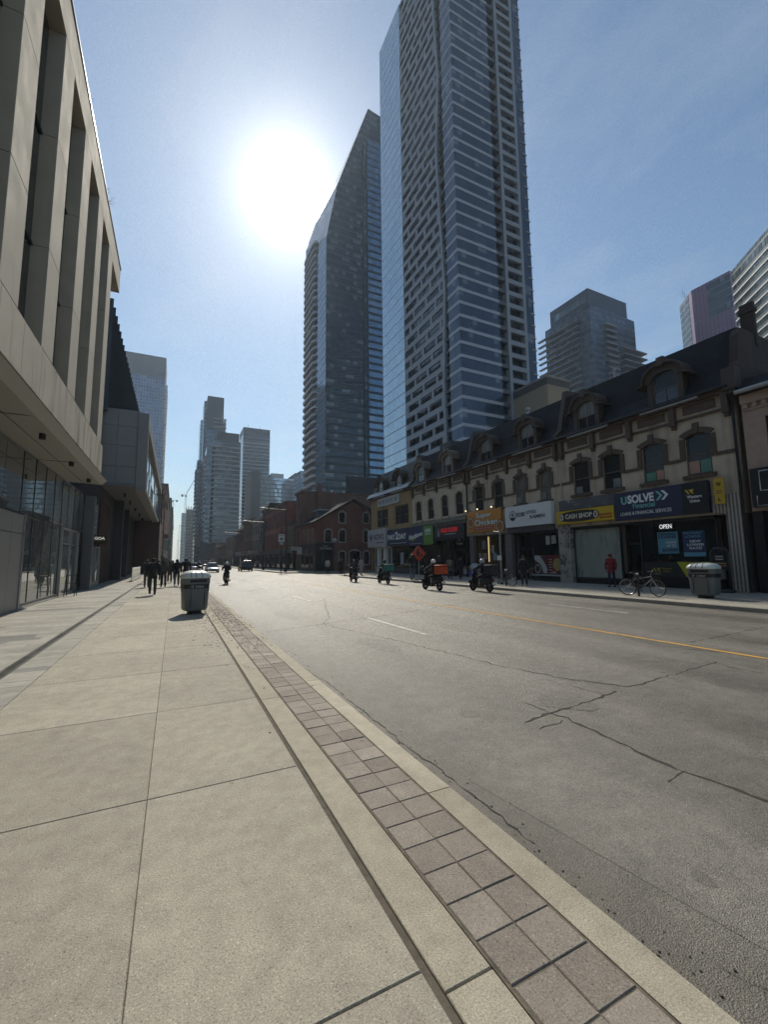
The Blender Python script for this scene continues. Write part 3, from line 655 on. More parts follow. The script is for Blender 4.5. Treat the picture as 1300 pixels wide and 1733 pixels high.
# ------------------------------------------------------------------ generic slab block
def block(root, name, x0, x1, y0, y1, z0, z1, m): return MB().box(x0, x1, y0, y1, z0, z1).build(name, m, root)
def slabs(root, x0, x1, y0, y1, za, zb, fh, m, out=1.2, h=.35, sides=('f',), up=.0, name='balcony_slab'):
    mb = MB()
    if 'f' in sides: mb.box(x0-.0, x1+.0, y0-out, y0, za, za+h)
    if 'l' in sides: mb.box(x0-out, x0-.0, y0-out, y1, za, za+h)
    if 'r' in sides: mb.box(x1+.0, x1+out, y0-out, y1, za, za+h)
    if 'f' not in sides: pass
    o = mb.build(name, m, root); n = int((zb-za)/fh); copies(o, [(0, 0, fh*k) for k in range(1, n)])
def pX(px, py, Y): return atY(px, py, Y).x
def pZ(px, py, Y): return atY(px, py, Y).z
F_blue = facade('blue condo glass', (.10, .18, .30), (.08, .11, .16), 3.0, 2.3, .22, .2, (.2, .23, .28), .12, .5, .03, blind=.25, tint=.35)
F_gry = facade('grey condo glass', (.07, .11, .15), (.13, .145, .16), 2.95, 2.0, .3, .12, (.1, .11, .12), .14, .4, .03, blind=.3, tint=.35)
F_stl = facade('steel blue glass', (.09, .15, .22), (.12, .145, .17), 3.05, 1.5, .34, .06, (.1, .12, .14), .12, .5, .02, blind=.2)
M_mech = mat('mechanical cladding', (.08, .108, .14), .6, .2, var=.06, vscale=.2); M_cgr = mat('grey cladding', (.062, .08, .105), .7, var=.08, vscale=.2)
M_gsl = mat('blue grey balcony', (.22, .24, .27), .7, var=.08, vscale=.2); M_pale = mat('pale balcony', (.55, .57, .58), .6, var=.06)
# left: far glass tower behind the grey box
Y = 423.; x0, x1 = pX(217, 597, Y)-30, pX(281, 606, Y); zt = pZ(281, 606, Y)
r = thing('left_glass_tower', 'blue glass tower with a plain grey top rising behind the dark pleated wall', 'tower', (x1-15, Y, 0))
block(r, 'glass_wall', x0, x1, Y, Y+34, 0, zt-20, F_blue); block(r, 'top_screen', x0-.2, x1+.2, Y-.2, Y+34.2, zt-20, zt, M_mech)
slabs(r, x1, x1, Y+3, Y+33, 12, zt-22, 3.0, M_pale, 2.0, .9, ('r',))
# cluster down the street
Y = 285.; r = thing('banded_condo_tower', 'broad condo tower with pale balcony bands at the end of the street', 'tower', (27, Y, 0))
xa, xb = pX(362, 800, Y), pX(406, 800, Y); zt = pZ(361, 744, Y)
block(r, 'glass_wall', xa, xb, Y, Y+26, 0, zt, F_gry); block(r, 'penthouse', pX(367, 732, Y), pX(405, 732, Y), Y+1, Y+20, zt+.02, pZ(380, 731, Y), M_cgr)
slabs(r, xa, xb, Y, Y+24, 9, zt-1, 2.95, M_slab, 1.3, .8, ('f', 'l'))
block(r, 'side_bay', xa-4.6, xa-1.32, Y+3, Y+24, 0, zt-4, F_stl); slabs(r, xa-4.6, xa-4.6, Y+3, Y+20, 9, zt-6, 2.95, M_pale, 1., .7, ('l',))
block(r, 'podium', xa-7, xb+6, Y-3, Y-1.35, 0, 13, M_cgr)
Y = 320.; r = thing('stepped_tower', 'tallest of the street end towers, its blank upper shaft stepping down in tiers', 'tower', (22, Y, 0))
xa, xb = pX(352, 669, Y), pX(380, 671, Y); zt = pZ(365, 669, Y)
block(r, 'upper_shaft', xa, xb, Y+3, Y+24, 0, zt, M_mech); block(r, 'lower_shaft', pX(347, 760, Y), pX(381, 760, Y), Y, Y+2.9, 0, pZ(365, 728, Y), F_stl)
block(r, 'side_shaft', pX(347, 673, Y), xa-.02, Y+8, Y+24, 0, zt-2.5, F_stl)
slabs(r, xa+4.5, xb+.8, Y+3, Y+20, pZ(365, 728, Y)+3, pZ(365, 694, Y), 3.0, M_slab, 1.2, .7, ('f', 'r'))
Y = 350.; r = thing('round_glass_tower', 'slender tower with a rounded pale glass corner behind the stepped tower', 'tower', (16, Y, 0))
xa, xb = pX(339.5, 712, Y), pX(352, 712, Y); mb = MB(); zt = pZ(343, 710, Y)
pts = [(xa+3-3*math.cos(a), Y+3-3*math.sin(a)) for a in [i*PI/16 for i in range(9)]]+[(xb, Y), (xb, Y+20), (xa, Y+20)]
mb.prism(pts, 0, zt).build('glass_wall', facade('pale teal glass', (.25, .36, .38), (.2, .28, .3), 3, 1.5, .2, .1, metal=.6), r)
Y = 335.; r = thing('toothed_balcony_tower', 'narrow grey tower with tooth like balconies on its left edge', 'tower', (12, Y, 0))
xa, xb = pX(333.5, 780, Y), pX(341, 780, Y); zt = pZ(337, 779, Y)
block(r, 'glass_wall', xa, xb, Y, Y+20, 0, zt, F_gry); slabs(r, xa, xa, Y+1, Y+18, 20, zt-2, 3.0, M_slab, 1.0, .5, ('l',))
Y = 370.; r = thing('flat_top_tower', 'flat topped blue tower with even white floor lines right of the banded condo', 'tower', (60, Y, 0))
xa, xb = pX(412, 724, Y), pX(457, 728, Y); zt = pZ(457, 728, Y)
block(r, 'glass_wall', xa, xb, Y, Y+26, 0, zt-6, F_stl); block(r, 'top_screen', xa, xb, Y, Y+26, zt-6, zt, M_mech)
slabs(r, xa, xb, Y, Y+24, 9, zt-8, 3.1, M_pale, .35, .55, ('f',), name='floor_band')
mb = MB()
for u in (.2, .65): mb.cyl((xa+(xb-xa)*u, Y+5, zt), (xa+(xb-xa)*u, Y+5, zt+4), .15, .1, 6)
mb.build('roof_mast', M_cgr, r)
Y = 330.; r = thing('office_block', 'low office block of blue glass bands between two blank grey end walls', 'building', (70, Y, 0))
xa, xb, xc = pX(424, 840, Y), pX(440, 840, Y), pX(499, 840, Y); xd = pX(510, 840, Y)
block(r, 'left_wall', xa, xb, Y-.5, Y+30, 0, pZ(440, 798, Y), M_cgr); block(r, 'right_wall', xc, xd, Y-.5, Y+30, 0, pZ(505, 801, Y), M_cgr)
block(r, 'glass_wall', xb, xc, Y, Y+29, 0, pZ(470, 809, Y), facade('office bands', (.42, .54, .62), (.05, .06, .075), 3.15, 1.6, .22, .05, metal=.65, blind=.15))
block(r, 'penthouse', pX(462, 800, Y), pX(483, 800, Y), Y+6, Y+18, pZ(470, 809, Y), pZ(470, 799, Y), M_pale)
Y = 300.; r = thing('pale_glass_block', 'narrow pale glass block between the office block and the sloped crown tower', 'building', (82, Y, 0))
block(r, 'glass_wall', pX(508, 800, Y), pX(530, 800, Y), Y, Y+20, 0, pZ(512, 797, Y), F_blue); slabs(r, pX(511, 800, Y), pX(520, 800, Y), Y, Y+10, 30, pZ(512, 800, Y), 3.0, M_pale, 1.5, .4, ('f',))
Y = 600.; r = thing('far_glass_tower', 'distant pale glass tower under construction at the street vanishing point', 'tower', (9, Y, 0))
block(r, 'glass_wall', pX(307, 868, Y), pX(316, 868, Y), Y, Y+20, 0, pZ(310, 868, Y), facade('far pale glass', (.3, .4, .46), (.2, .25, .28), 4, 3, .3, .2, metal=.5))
Y = 520.; r = thing('far_concrete_tower', 'distant grey concrete tower with a ragged unfinished top near the crane', 'tower', (15, Y, 0))
xa, xb = pX(315, 862, Y), pX(334, 862, Y); zt = pZ(320, 862, Y)
block(r, 'frame_wall', xa, xb, Y, Y+20, 0, zt, facade('unglazed frame', (.08, .09, .1), (.2, .2, .2), 3.2, 2.2, .4, .7, (.2, .2, .2), .6, .0, 0))
mb = MB()
for i in range(7): mb.box(xa+i*(xb-xa)/7, xa+i*(xb-xa)/7+.6, Y, Y+1, zt, zt+2+1.5*(i % 2))
mb.build('rebar_column', M_cgr, r)
def crane(px, pyt, pyb, Y, jib, label):
    x = pX(px, pyb, Y); zb, zt = 0, pZ(px, pyt, Y)
    r = thing('tower_crane', label, 'crane', (x, Y, 0), 'cranes over the far towers'); mb = MB(); s = .9
    for dx in (-s, s):
        for dy in (-s, s): mb.box(x+dx-.14, x+dx+.14, Y+dy-.14, Y+dy+.14, zb, zt)
    k = 0; zz = zt-45
    while zz < zt-2: mb.tube([(x-s, Y-s, zz), (x+s, Y-s, zz+2.2)], .12, 4); mb.tube([(x+s, Y-s, zz+2.2), (x-s, Y-s, zz+4.4)], .12, 4); zz += 4.4
    mb.build('mast', M_pale, r)
    a = Vector((x, Y, zt)); b = a+Vector(jib); c = a-Vector(jib)*.28; c.z = zt+.5; m2 = MB()
    for o in ((0, 0, 0), (0, 0, 1.6)): m2.tube([a+Vector(o), b+Vector(o)*.4], .18, 5)
    for i in range(14): p = a.lerp(b, i/14); q = a.lerp(b, (i+.5)/14)+Vector((0, 0, 1.4)); m2.tube([p, q], .1, 4)
    m2.tube([a, c], .35, 5); m2.build('jib', M_pale, r)
    MB().box(c.x-1.2, c.x+1.2, c.y-1, c.y+1, c.z-2.4, c.z).build('counterweight', M_cgr, r); MB().box(x-1.2, x+1.2, Y-2.4, Y-1.2, zt-2.4, zt).build('cab', M_pale, r)
crane(313, 838, 868, 560, (14, 0, 30), 'white luffing tower crane with a raised jib above the far towers')
crane(291, 847, 870, 640, (-18, 10, 0), 'small white tower crane with a flat jib beyond the left hand row')
Y = 620.; r = thing('far_white_block', 'small distant glass block just right of the left hand row', 'building', (0, Y, 0)); block(r, 'glass_wall', pX(279, 850, Y), pX(288, 850, Y), Y, Y+15, 0, pZ(284, 848, Y), F_blue)
# ------------------------------------------------------------------ towers behind the right hand row
F_g = facade('green grey condo glass', (.06, .115, .18), (.06, .08, .11), 3.05, 1.7, .33, .1, (.07, .09, .12), .12, .3, .03, blind=.3, tint=.3)
Y = 124.; cx = pX(1003, 600, Y); zt = pZ(1003, 488, Y); yl = atX(923, 560, cx).y; xr = pX(1075, 560, Y)
r = thing('terraced_condo', 'mid rise grey condo with stacked balconies stepping out to the right', 'building', (cx, Y, 0))
block(r, 'glass_wall', cx, xr, Y, yl, 0, zt-9, F_g); block(r, 'upper_storeys', cx+.8, xr-4, Y+.8, yl-3, zt-9, zt, mat('blue grey cladding', (.06, .078, .105), .4, .4, var=.06))
block(r, 'upper_windows', cx+.6, cx+.78, Y+2, yl-6, zt-6.6, zt-3.2, facade('loft windows', (.25, .34, .4), (.1, .1, .1), 5, 1.5, .05, .15, metal=.6))
slabs(r, cx, cx, Y+7, yl+4, 40, zt-8, 3.05, M_gsl, 1.6, .5, ('l',)); slabs(r, cx+9, cx+17, Y, Y+4, 40, zt-12, 3.05, M_gsl, 1.8, .9, ('f',))
slabs(r, cx+19, xr, Y, Y+8, 36, zt-22, 3.05, M_gsl, 3.2, .6, ('f', 'r')); block(r, 'lower_terrace', xr, xr+6, Y+1, Y+20, 0, zt-34, F_g)
d40 = Vector((math.sin(rad(38)), math.cos(rad(38)), 0))
Y = 104.; c1 = atY(1177, 560, Y); zt = pZ(1177, 495, Y); c0 = c1+Vector((math.sin(rad(41)), math.cos(rad(41)), 0))*12; yq = atX(1240, 500, c1.x).y
r = thing('purple_panel_tower', 'tower clad in mauve panels with a dark glass inset, beyond the tall chimney', 'tower', (c1.x, Y, 0))
F_pur = facade('mauve panels', (.24, .15, .25), (.21, .13, .22), 1.55, 1.6, .5, .15, (.035, .025, .04), .35, .1, .02, blind=0., tint=.14, sv=.4)
# the mauve face looks across the street, the dark one is turned away from it
pl = [(c1.x, yq), (c1.x, c1.y), (c1.x+34, c1.y)]
q0 = Vector((c1.x, c1.y, 0)); q1 = Vector((c1.x, yq, 0))
far_ = Vector((c1.x, c1.y, 0))+Vector((math.sin(rad(41)), math.cos(rad(41)), 0))*13
MB().prism([(q1.x, q1.y), (q0.x, q0.y), (far_.x, far_.y), (far_.x+16, far_.y-14), (c1.x+24, yq)], 0, zt).build('mauve_wall', F_pur, r)
mb = MB(); n1 = Vector((math.cos(rad(41)), -math.sin(rad(41)), 0)); o1 = -n1*.1
mb.extr([(p.x+o1.x, p.y+o1.y, zz) for p, zz in ((q0.lerp(far_, .25), 0), (far_, 0), (far_, zt-.5), (q0.lerp(far_, .25), zt-.5))], n1*.09).build('dark_glass_face', facade('dark banded glass', (.06, .09, .1), (.2, .22, .24), 3.2, 1.5, .16, .06, metal=.4, blind=.15), r)
yi = q0.y+(q1.y-q0.y)*.5
MB().box(c1.x-.1, c1.x-.01, q1.y, q0.y+(q1.y-q0.y)*.42, zt-17, zt-1.2).build('dark_glass_inset', facade('inset glass', (.06, .09, .11), (.11, .15, .17), 3.2, 1.5, .14, .05, metal=.4, blind=.1), r)
mb = MB()
for i in (0, 1, 2): mb.cyl((far_.x-6+i*1.5, far_.y-5, zt), (far_.x-6+i*1.5, far_.y-5, zt+4-i*.8), .1, .07, 5)
mb.build('roof_mast', M_cgr, r)
# white banded tower at the picture's right edge: its face runs towards the viewer
Y = 66.; c1 = atY(1241, 480, Y); zt = pZ(1241, 460, Y); dv = Vector((math.sin(rad(40)), math.cos(rad(40)), 0)); L = 34.
p0 = Vector((c1.x, c1.y, 0)); p1 = p0-dv*L*.72; n1 = Vector((dv.y, -dv.x, 0))
r = thing('white_banded_tower', 'glass tower with bright white sloping balcony bands at the right edge', 'tower', (c1.x, Y, 0))
zt2 = zt
MB().prism([(p.x, p.y) for p in (p0, p1, p1+n1*22, p0+n1*22)], 0, zt2).build('glass_wall', facade('green tower glass', (.08, .11, .11), (.1, .12, .12), 3.0, 1.4, .15, .08, (.09, .1, .1), .1, .45, .03, blind=.3, tint=.35), r)
mb = MB(); nm = -n1
mb.extr([(p.x, p.y, zz) for p, zz in ((p0+nm*.02, 20), (p1+nm*.02, 20), (p1+nm*.02, 20.5), (p0+nm*.02, 20.5))], nm*.25)
o = mb.build('balcony_band', mat('white balcony', (.6, .62, .62), .55, var=.05), r); copies(o, [(0, 0, 3.0*k) for k in range(1, int((zt2-21)/3.0))])
# beige roof block just behind the row
Y = 62.; x0, x1, zt = pX(926, 636, Y), pX(963, 644, Y), pZ(926, 634.5, Y)
r = thing('beige_penthouse', 'beige rendered plant room block with a dark band, rising behind the mansard roofs', 'building', (x0, Y, 0))
block(r, 'wall', x0, x1, Y, Y+14, 0, zt-1.9, mat('beige render', (.30, .24, .17), .8, var=.08)); block(r, 'dark_band', x0-.1, x1+.1, Y-.1, Y+14.1, zt-1.9, zt-.5, mat('dark coping band', (.1, .09, .085), .8)); block(r, 'cap', x0-.25, x1+.25, Y-.25, Y+14.2, zt-.5, zt, mat('grey cap', (.25, .23, .21), .8))
# ------------------------------------------------------------------ mansard row on the right
XR = 22.4
fr_ = lambda u, z, d: Vector((XR+d, u, z))
M_stone = mat('buff stone render', (.46, .38, .28), .85, var=.14, vscale=1.3, bump=.25, bscale=60, stain=.45, fine=.08)
M_trim = mat('brown painted trim', (.085, .055, .036), .7, var=.2, vscale=4)
M_ochre = mat('ochre render', (.30, .205, .09), .8, var=.12, stain=.2)
M_peel = None
def peel(name, base, under, thr=.56):
    m, t, b = newmat(name); tc = t.n('ShaderNodeTexCoord').outputs['Object']
    f = t.m('ADD', t.m('MULTIPLY', t.noise(tc, 1.3, 6, .7), .6), t.m('MULTIPLY', t.noise(tc, 9, 5, .7), .4)); k = t.ramp(f, thr-.01, thr+.01, 0, 1)
    k2 = t.ramp(t.noise(tc, 2.5, 5), .3, .7, .85, 1.15)
    t.l(t.mix(1., t.mix(k, base, under), t.comb(k2, k2, k2), 'MULTIPLY'), b.inputs['Base Color']); b.inputs['Roughness'].default_value = .85; t.l(t.bump(k, .6, .02), b.inputs['Normal']); return m
M_peel = peel('peeling cream paint', (.46, .40, .29), (.17, .10, .065), .60)
def m_shingle(name, c1, c2, w=.3, h=.16, k=.5):
    m, t, b = newmat(name); tc = t.n('ShaderNodeTexCoord').outputs['Object']; x, y, z = t.sep(tc)
    br = t.n('ShaderNodeTexBrick'); t.l(t.comb(y, z, 0.), br.inputs['Vector']); br.inputs['Color1'].default_value = c4(c1); br.inputs['Color2'].default_value = c4(c2)
    br.inputs['Mortar'].default_value = (.008, .008, .01, 1); br.inputs['Scale'].default_value = 1; br.inputs['Brick Width'].default_value = w; br.inputs['Row Height'].default_value = h; br.inputs['Mortar Size'].default_value = .008
    f = t.ramp(t.noise(tc, 1.2, 6), .3, .7, .6, 1.4)
    t.l(t.mix(1., br.outputs['Color'], t.comb(f, f, f), 'MULTIPLY'), b.inputs['Base Color']); b.inputs['Roughness'].default_value = .75; b.inputs['Specular IOR Level'].default_value = .3
    t.l(t.bump(t.m('SUBTRACT', 1., br.outputs['Fac']), k, .015), b.inputs['Normal']); return m
M_shin = m_shingle('dark slate shingles', (.017, .018, .022), (.012, .013, .016)); M_metal = m_shingle('grey ribbed roof', (.13, .13, .13), (.115, .115, .115), 30., .3, .8)
M_cheek = mat('dormer paint', (.16, .125, .09), .75, var=.2); M_dorm = mat('brown dormer', (.065, .045, .032), .75, var=.2); M_lead = mat('lead flashing', (.36, .36, .35), .5, .3, var=.15)
M_brk = brick('party wall brick', (.06, .035, .025), (.045, .028, .022), (.05, .045, .04))
M_frame = mat('window frame', (.10, .085, .07), .6, var=.1); M_curt = mat('curtained glass', (.14, .13, .11), .25, var=.3, vscale=2, stretch=(6, 6, .4), spec=.6)
G_win = glassmat('old window glass', (.028, .029, .027), .05, .3, .12)
def arcpts(u0, u1, z, r, n=10): return [(u0+(u1-u0)*i/n, z-r+r*4*(i/n)*(1-i/n)) for i in range(n+1)]
def swindow(par, f, u0, u1, z0, z1, w=.24, arch=.2, m=None, gl=None, key=True, lower=None, hood=True, sill=True, mf=None, dep=.16):
    """sash window: moulded surround (the part) with frame, pane and sill under it"""
    g = MB(); m = m or M_trim
    if hood:
        zl = z0+(z1-z0)*.38
        for a, b in ((u0-w, u0), (u1, u1+w)): g.fbox(f, a, b, zl, z1-arch, -.07, .02)
        inn = arcpts(u0, u1, z1, arch); out = arcpts(u0-w, u1+w, z1+w, arch*1.25); k = len(inn)
        for i in range(k-1): g.fpoly(f, [inn[i], inn[i+1], out[i+1], out[i]], -.07, .02)
        if key: c = (u0+u1)/2; g.fbox(f, c-.13, c+.13, z1-.04, z1+w+.24, -.11, .02)
    else: g.fbox(f, u0-.02, u1+.02, z1, z1+.05, -.03, .02)
    for i, (a, b) in enumerate([] if arch < .05 else zip(arcpts(u0, u1, z1, arch)[:-1], arcpts(u0, u1, z1, arch)[1:])): g.fpoly(f, [a, b, (b[0], z1+.005), (a[0], z1+.005)], .02, dep-.03)
    wn = g.build('window', m, par)
    q = MB(); zm = z0+(z1-z0)*.46
    for a, b in ((u0, u0+.06), (u1-.06, u1)): q.fbox(f, a, b, z0, z1, dep-.06, dep-.005)
    q.fbox(f, u0+.06, u1-.06, z0, z0+.08, dep-.06, dep-.005); q.fbox(f, u0+.06, u1-.06, z1-.09, z1, dep-.06, dep-.005); q.fbox(f, u0+.06, u1-.06, zm, zm+.06, dep-.07, dep-.005)
    q.build('frame', mf or M_frame, wn)
    MB().fbox(f, u0+.03, u1-.03, z0+.03, zm, dep-.035, dep-.02).build('pane', gl or G_win, wn); MB().fbox(f, u0+.03, u1-.03, zm+.06, z1-.03, dep-.025, dep-.012).build('pane', gl or G_win, wn)
    if sill: MB().fbox(f, u0-.16, u1+.16, z0-.17, z0-.0, -.16, dep-.0).build('sill', m, wn)
    for i, (a, b, c, d, col) in enumerate(lower or []):
        MB().fbox(f, u0+(u1-u0)*a, u0+(u1-u0)*b, z0+.08+c, z0+.08+d, dep-.09, dep-.045).build('blind', col, wn)
    return wn
def ellpts(u0, u1, zb, rise, n=14):
    c, r = (u0+u1)/2, (u1-u0)/2
    return [(c-r*math.cos(PI*i/n), zb+rise*math.sin(PI*i/n)**.85) for i in range(n+1)]
def dormer(par, y, zb=9.35, w=.62, m=None, hoodm=None, sc=1.):
    f = lambda u, z, d: Vector((XR-.02+d, y+u, z)); m = m or M_dorm
    g = MB(); H = 1.75*sc
    for s in (-1, 1):
        a, b = sorted((s*w, s*(w+.26))); g.fpoly(f, [(a, zb), (b, zb), (b-(.0), zb+H-.25), (a, zb+H-.25)], -.02, .14)
        g.fbox(f, *sorted((s*(w+.04), s*(w+.2))), zb+.2, zb+H, .14, 1.5)
    g.fbox(f, -w-.26, w+.26, zb-.12, zb, -.08, .3)
    inn = ellpts(-w, w, zb+H-.42, .42); out = ellpts(-w-.34, w+.34, zb+H-.42, .8)
    for i in range(14): g.fpoly(f, [inn[i], inn[i+1], out[i+1], out[i]], -.1, .12)
    d = g.build('dormer', m, par)
    g = MB(); a0 = [(-w-.72, zb+H-.52)]+ellpts(-w-.44, w+.44, zb+H-.42, .93, 12)+[(w+.72, zb+H-.52)]; a1 = [(-w-.72, zb+H-.58)]+ellpts(-w-.36, w+.36, zb+H-.46, .84, 12)+[(w+.72, zb+H-.58)]
    for i in range(14): g.fpoly(f, [a1[i], a1[i+1], a0[i+1], a0[i]], -.28, 1.6)
    g.fbox(f, -.17, .17, zb+H+.25, zb+H+.72, -.3, .1); g.build('hood', hoodm or m, d)
    g = MB()
    for a, b in ((-w, -w+.07), (w-.07, w)): g.fbox(f, a, b, zb, zb+H, .06, .12)
    g.fbox(f, -w, w, zb, zb+.08, .06, .12); g.fbox(f, -w, w, zb+H*.46, zb+H*.46+.06, .05, .12); g.fbox(f, -.03, .03, zb, zb+H*.46, .06, .12); g.fpoly(f, [(-w, zb+H-.3)]+inn+[(w, zb+H-.3)][::1], .06, .12) if False else None
    g.build('frame', M_frame, d); MB().fbox(f, -w, w, zb+.02, zb+H*.46, .09, .1).build('pane', G_dark, d); MB().fbox(f, -w, w, zb+H*.46, zb+H, .085, .1).build('pane', M_curt if (y*7) % 2 < 1 else G_win, d)
    MB().fbox(f, -w-1.0, w+.55, zb-.3, zb-.14, -.42, -.02).build('ledge', M_lead, d)
    return d
def rowbuilding(name, label, y0, y1, wm, rm, wins, dorms, zc=9.0, cornice=True, kw={}, strings=True, zr=12.25, dm=None, dhood=None, pil=True, base=0.):
    r = thing(name, label, 'building', (XR+4, (y0+y1)/2, 0), 'mansard row buildings')
    g = MB(); wall(g, fr_, y0, y1, 3.5, zc, [(a, b, 5.45, 7.5) for a, b in wins], .17)
    g.box(XR+.75, 36, y0+.01, y1-.01, 0, zc); g.box(XR, XR+.75, y0, y0+.012, 3.5, zc); g.box(XR, XR+.75, y1-.012, y1, 3.5, zc); g.box(XR+.0, XR+.75, y0, y1, 3.47, 3.5)
    g.build('wall', wm, r)
    for i, (a, b) in enumerate(wins): swindow(r, fr_, a, b, 5.45, 7.5, **{**kw, **(kw.get(i, {}) if isinstance(kw.get(i), dict) else {})} if not any(isinstance(k, int) for k in kw) else {**{k: v for k, v in kw.items() if not isinstance(k, int)}, **kw.get(i, {})})
    if strings:
        e = [y0+.1]+[v for a, b in wins for v in (a-.24, b+.24)]+[y1-.1]
        for a, b in zip(e[::2], e[1::2]): MB().fbox(fr_, a, b, 6.2, 6.36, -.055, .02).build('string_course', M_trim, r)
    # roof: two slopes behind a gutter
    g = MB(); g.extr([(XR-.34, y0, zc+.3), (XR+.12, y0, zc+.55), (XR+.5, y0, zc+1.2), (XR+.86, y0, zr), (XR+1.1, y0, zr+.06), (36, y0, zr+.02), (36, y0, zc+.01), (XR-.34, y0, zc+.16)], (0, y1-y0, 0)); roof = g.build('roof', rm, r)
    MB().tube([(XR-.42, y0+.05, zc+.2), (XR-.42, y1-.05, zc+.2)], .085, 8).build('gutter', M_black, roof)
    g = MB(); g.fbox(fr_, y0+.02, y1-.02, zc-.02, zc+.2, -.3, .0)
    if cornice:
        n = 4; L = (y1-y0-.5)/n
        for i in range(n+1):
            u = y0+.25+i*L; g.fbox(fr_, u-.13, u+.13, zc-.95, zc-.02, -.26, .0); g.fbox(fr_, u-.1, u+.1, zc-1.12, zc-.95, -.14, .0)
            if i < n: g.fbox(fr_, u+.45, u+L-.45, zc-.52, zc-.1, -.07, .0)
        g.fbox(fr_, y0+.02, y1-.02, zc-.78, zc-.68, -.1, .0)
    g.build('cornice', M_trim, r)
    for y in dorms: dormer(r, y, zc+.35, m=dm, hoodm=dhood)
    return r
pk = mat('pink blind', (.38, .22, .17), .8, var=.1); gn = mat('green blind', (.10, .22, .17), .8, var=.1); MB_ac = mat('air conditioner', (.16, .16, .15), .6)
# --- building with the two loan shops
B = rowbuilding('mansard_building', 'buff mansard house over the navy and yellow loan shop signs, beside the tall brick chimney', 9.6, 19.32, M_stone, M_shin, [(10.66, 11.76), (12.82, 13.92), (15.16, 16.3), (17.2, 18.36)], [12.45, 17.15],
    kw={0: dict(lower=[(.06, .48, .0, .62, gn), (.52, .94, .0, .62, pk)], gl=G_win), 1: dict(lower=[(.06, .4, .0, .5, pk), (.44, .9, .0, .45, gn)]), 2: dict(lower=[(.1, .5, .0, .5, MB_ac)]), 3: dict(lower=[(.5, .9, 0., .4, MB_ac)])})
C = rowbuilding('mansard_building', 'buff mansard house over the white ramen sign and the orange chicken shop sign', 19.32, 29.1, M_stone, M_shin, [(20.16, 21.12), (22.42, 23.4), (24.78, 25.8), (27.1, 28.2)], [22.05, 26.6], kw={0: dict(gl=M_curt, lower=[(.5, .95, 0, .5, MB_ac)]), 1: dict(gl=M_curt, lower=[(.5, .95, 0, .45, MB_ac)])})
D = rowbuilding('mansard_building', 'mansard house with peeling cream paint over the dark shop sign with red letters', 29.1, 38.62, M_peel, M_shin, [(29.78, 30.92), (32.06, 33.15), (34.46, 35.56), (36.72, 37.9)], [32.0, 36.8], strings=False, kw=dict(m=M_peel, w=.1, key=False, arch=.28), dm=M_cheek)
Eb = rowbuilding('mansard_building', 'ochre mansard house with a grey ribbed roof at the street corner', 38.62, 49.1, M_ochre, M_metal, [(39.45, 42.55), (44.35, 47.35)], [41.6, 46.3], cornice=False, strings=False, kw=dict(hood=False, arch=.01, sill=False, gl=G_win, w=.1))
g = MB()
for a, b in ((39.45, 42.55), (44.35, 47.35)): g.fbox(fr_, (a+b)/2-.05, (a+b)/2+.05, 5.45, 7.5, .05, .16)
g.build('window_post', M_dalu, Eb)
MB().fbox(lambda u, z, d: Vector((XR+u, 49.1-d, z)), .0, 13.5, 0, 3.5, -.0, .01).build('side_wall', M_ochre, Eb)
MB().box(XR, 36, 48.7, 49.09, 0, 3.46).build('corner_pier', M_ochre, Eb)
# party walls and roof clutter
for root, y, mm in ((B, 19.32, M_dorm), (C, 29.1, M_dorm), (D, 38.62, M_dorm)):
    g = MB(); g.extr([(XR-.38, y-.16, 9.1), (XR-.36, y-.16, 9.5), (XR+.1, y-.16, 9.9), (XR+.8, y-.16, 12.7), (XR+2.4, y-.16, 12.75), (XR+2.4, y-.16, 9.1)], (0, .32, 0)); g.build('party_wall', mm, root)
pzz = atY(1232, 548, 9.45); pz2 = atY(1300, 575, 9.45)
g = MB(); g.extr([(XR-.36, 9.35, 8.8), (XR-.3, 9.35, 9.5), (XR+.25, 9.35, 10.4), (XR+.5, 9.35, pzz.z-.35), (XR+.75, 9.35, pzz.z), (31, 9.35, pzz.z-.1), (31, 9.35, 8.8)], (0, .36, 0)); g.build('fire_wall', M_brk, B)
MB().box(XR-.42, XR+.12, 9.28, 9.8, 9., 10.0).build('fire_wall_cap', M_dorm, B)
ch0 = atY(1255, 560, 9.85); ch1 = atY(1283, 560, 9.3); zc0 = atY(1266, 517, 9.6).z
g = MB(); g.box(ch0.x, ch1.x, 9.3, 9.85, pzz.z-.6, zc0); g.box(ch0.x-.05, ch1.x+.05, 9.25, 9.9, zc0-.5, zc0-.3); g.build('chimney', M_brk, B)
g = MB(); g.cyl((24.6, 24.0, 12.4), (24.6, 24., 13.1), .12, None, 10); g.ell((24.6, 24, 13.2), .2, .2, .18); g.build('roof_vent', M_lead, C)
g = MB(); g.cyl((24.4, 16.5, 12.4), (24.4, 16.5, 13.2), .07, None, 10); g.ell((24.4, 16.5, 13.25), .12, .12, .1); g.build('roof_vent', M_lead, B)
MB().box(23.9, 26, 33.4, 35.4, 12.4, 13.1).build('roof_box', M_black, D)
g = MB(); g.extr([(XR-.55, 38.7, 9.2), (XR-.36, 38.7, 9.5), (XR-.1, 38.7, 9.75), (XR-.1, 38.7, 9.2)], (0, 10.6, 0)); g.build('snow_guard', M_lead, Eb)
def pipe(root, y, z0=0., z1=9.1):
    MB().tube([(XR-.4, y, z1+.1), (XR-.2, y, z1-.35), (XR-.09, y, z1-.7), (XR-.09, y, z0)], .06, 10).build('drainpipe', M_black, root)
pipe(B, 9.62); pipe(D, 29.16, 4.8)
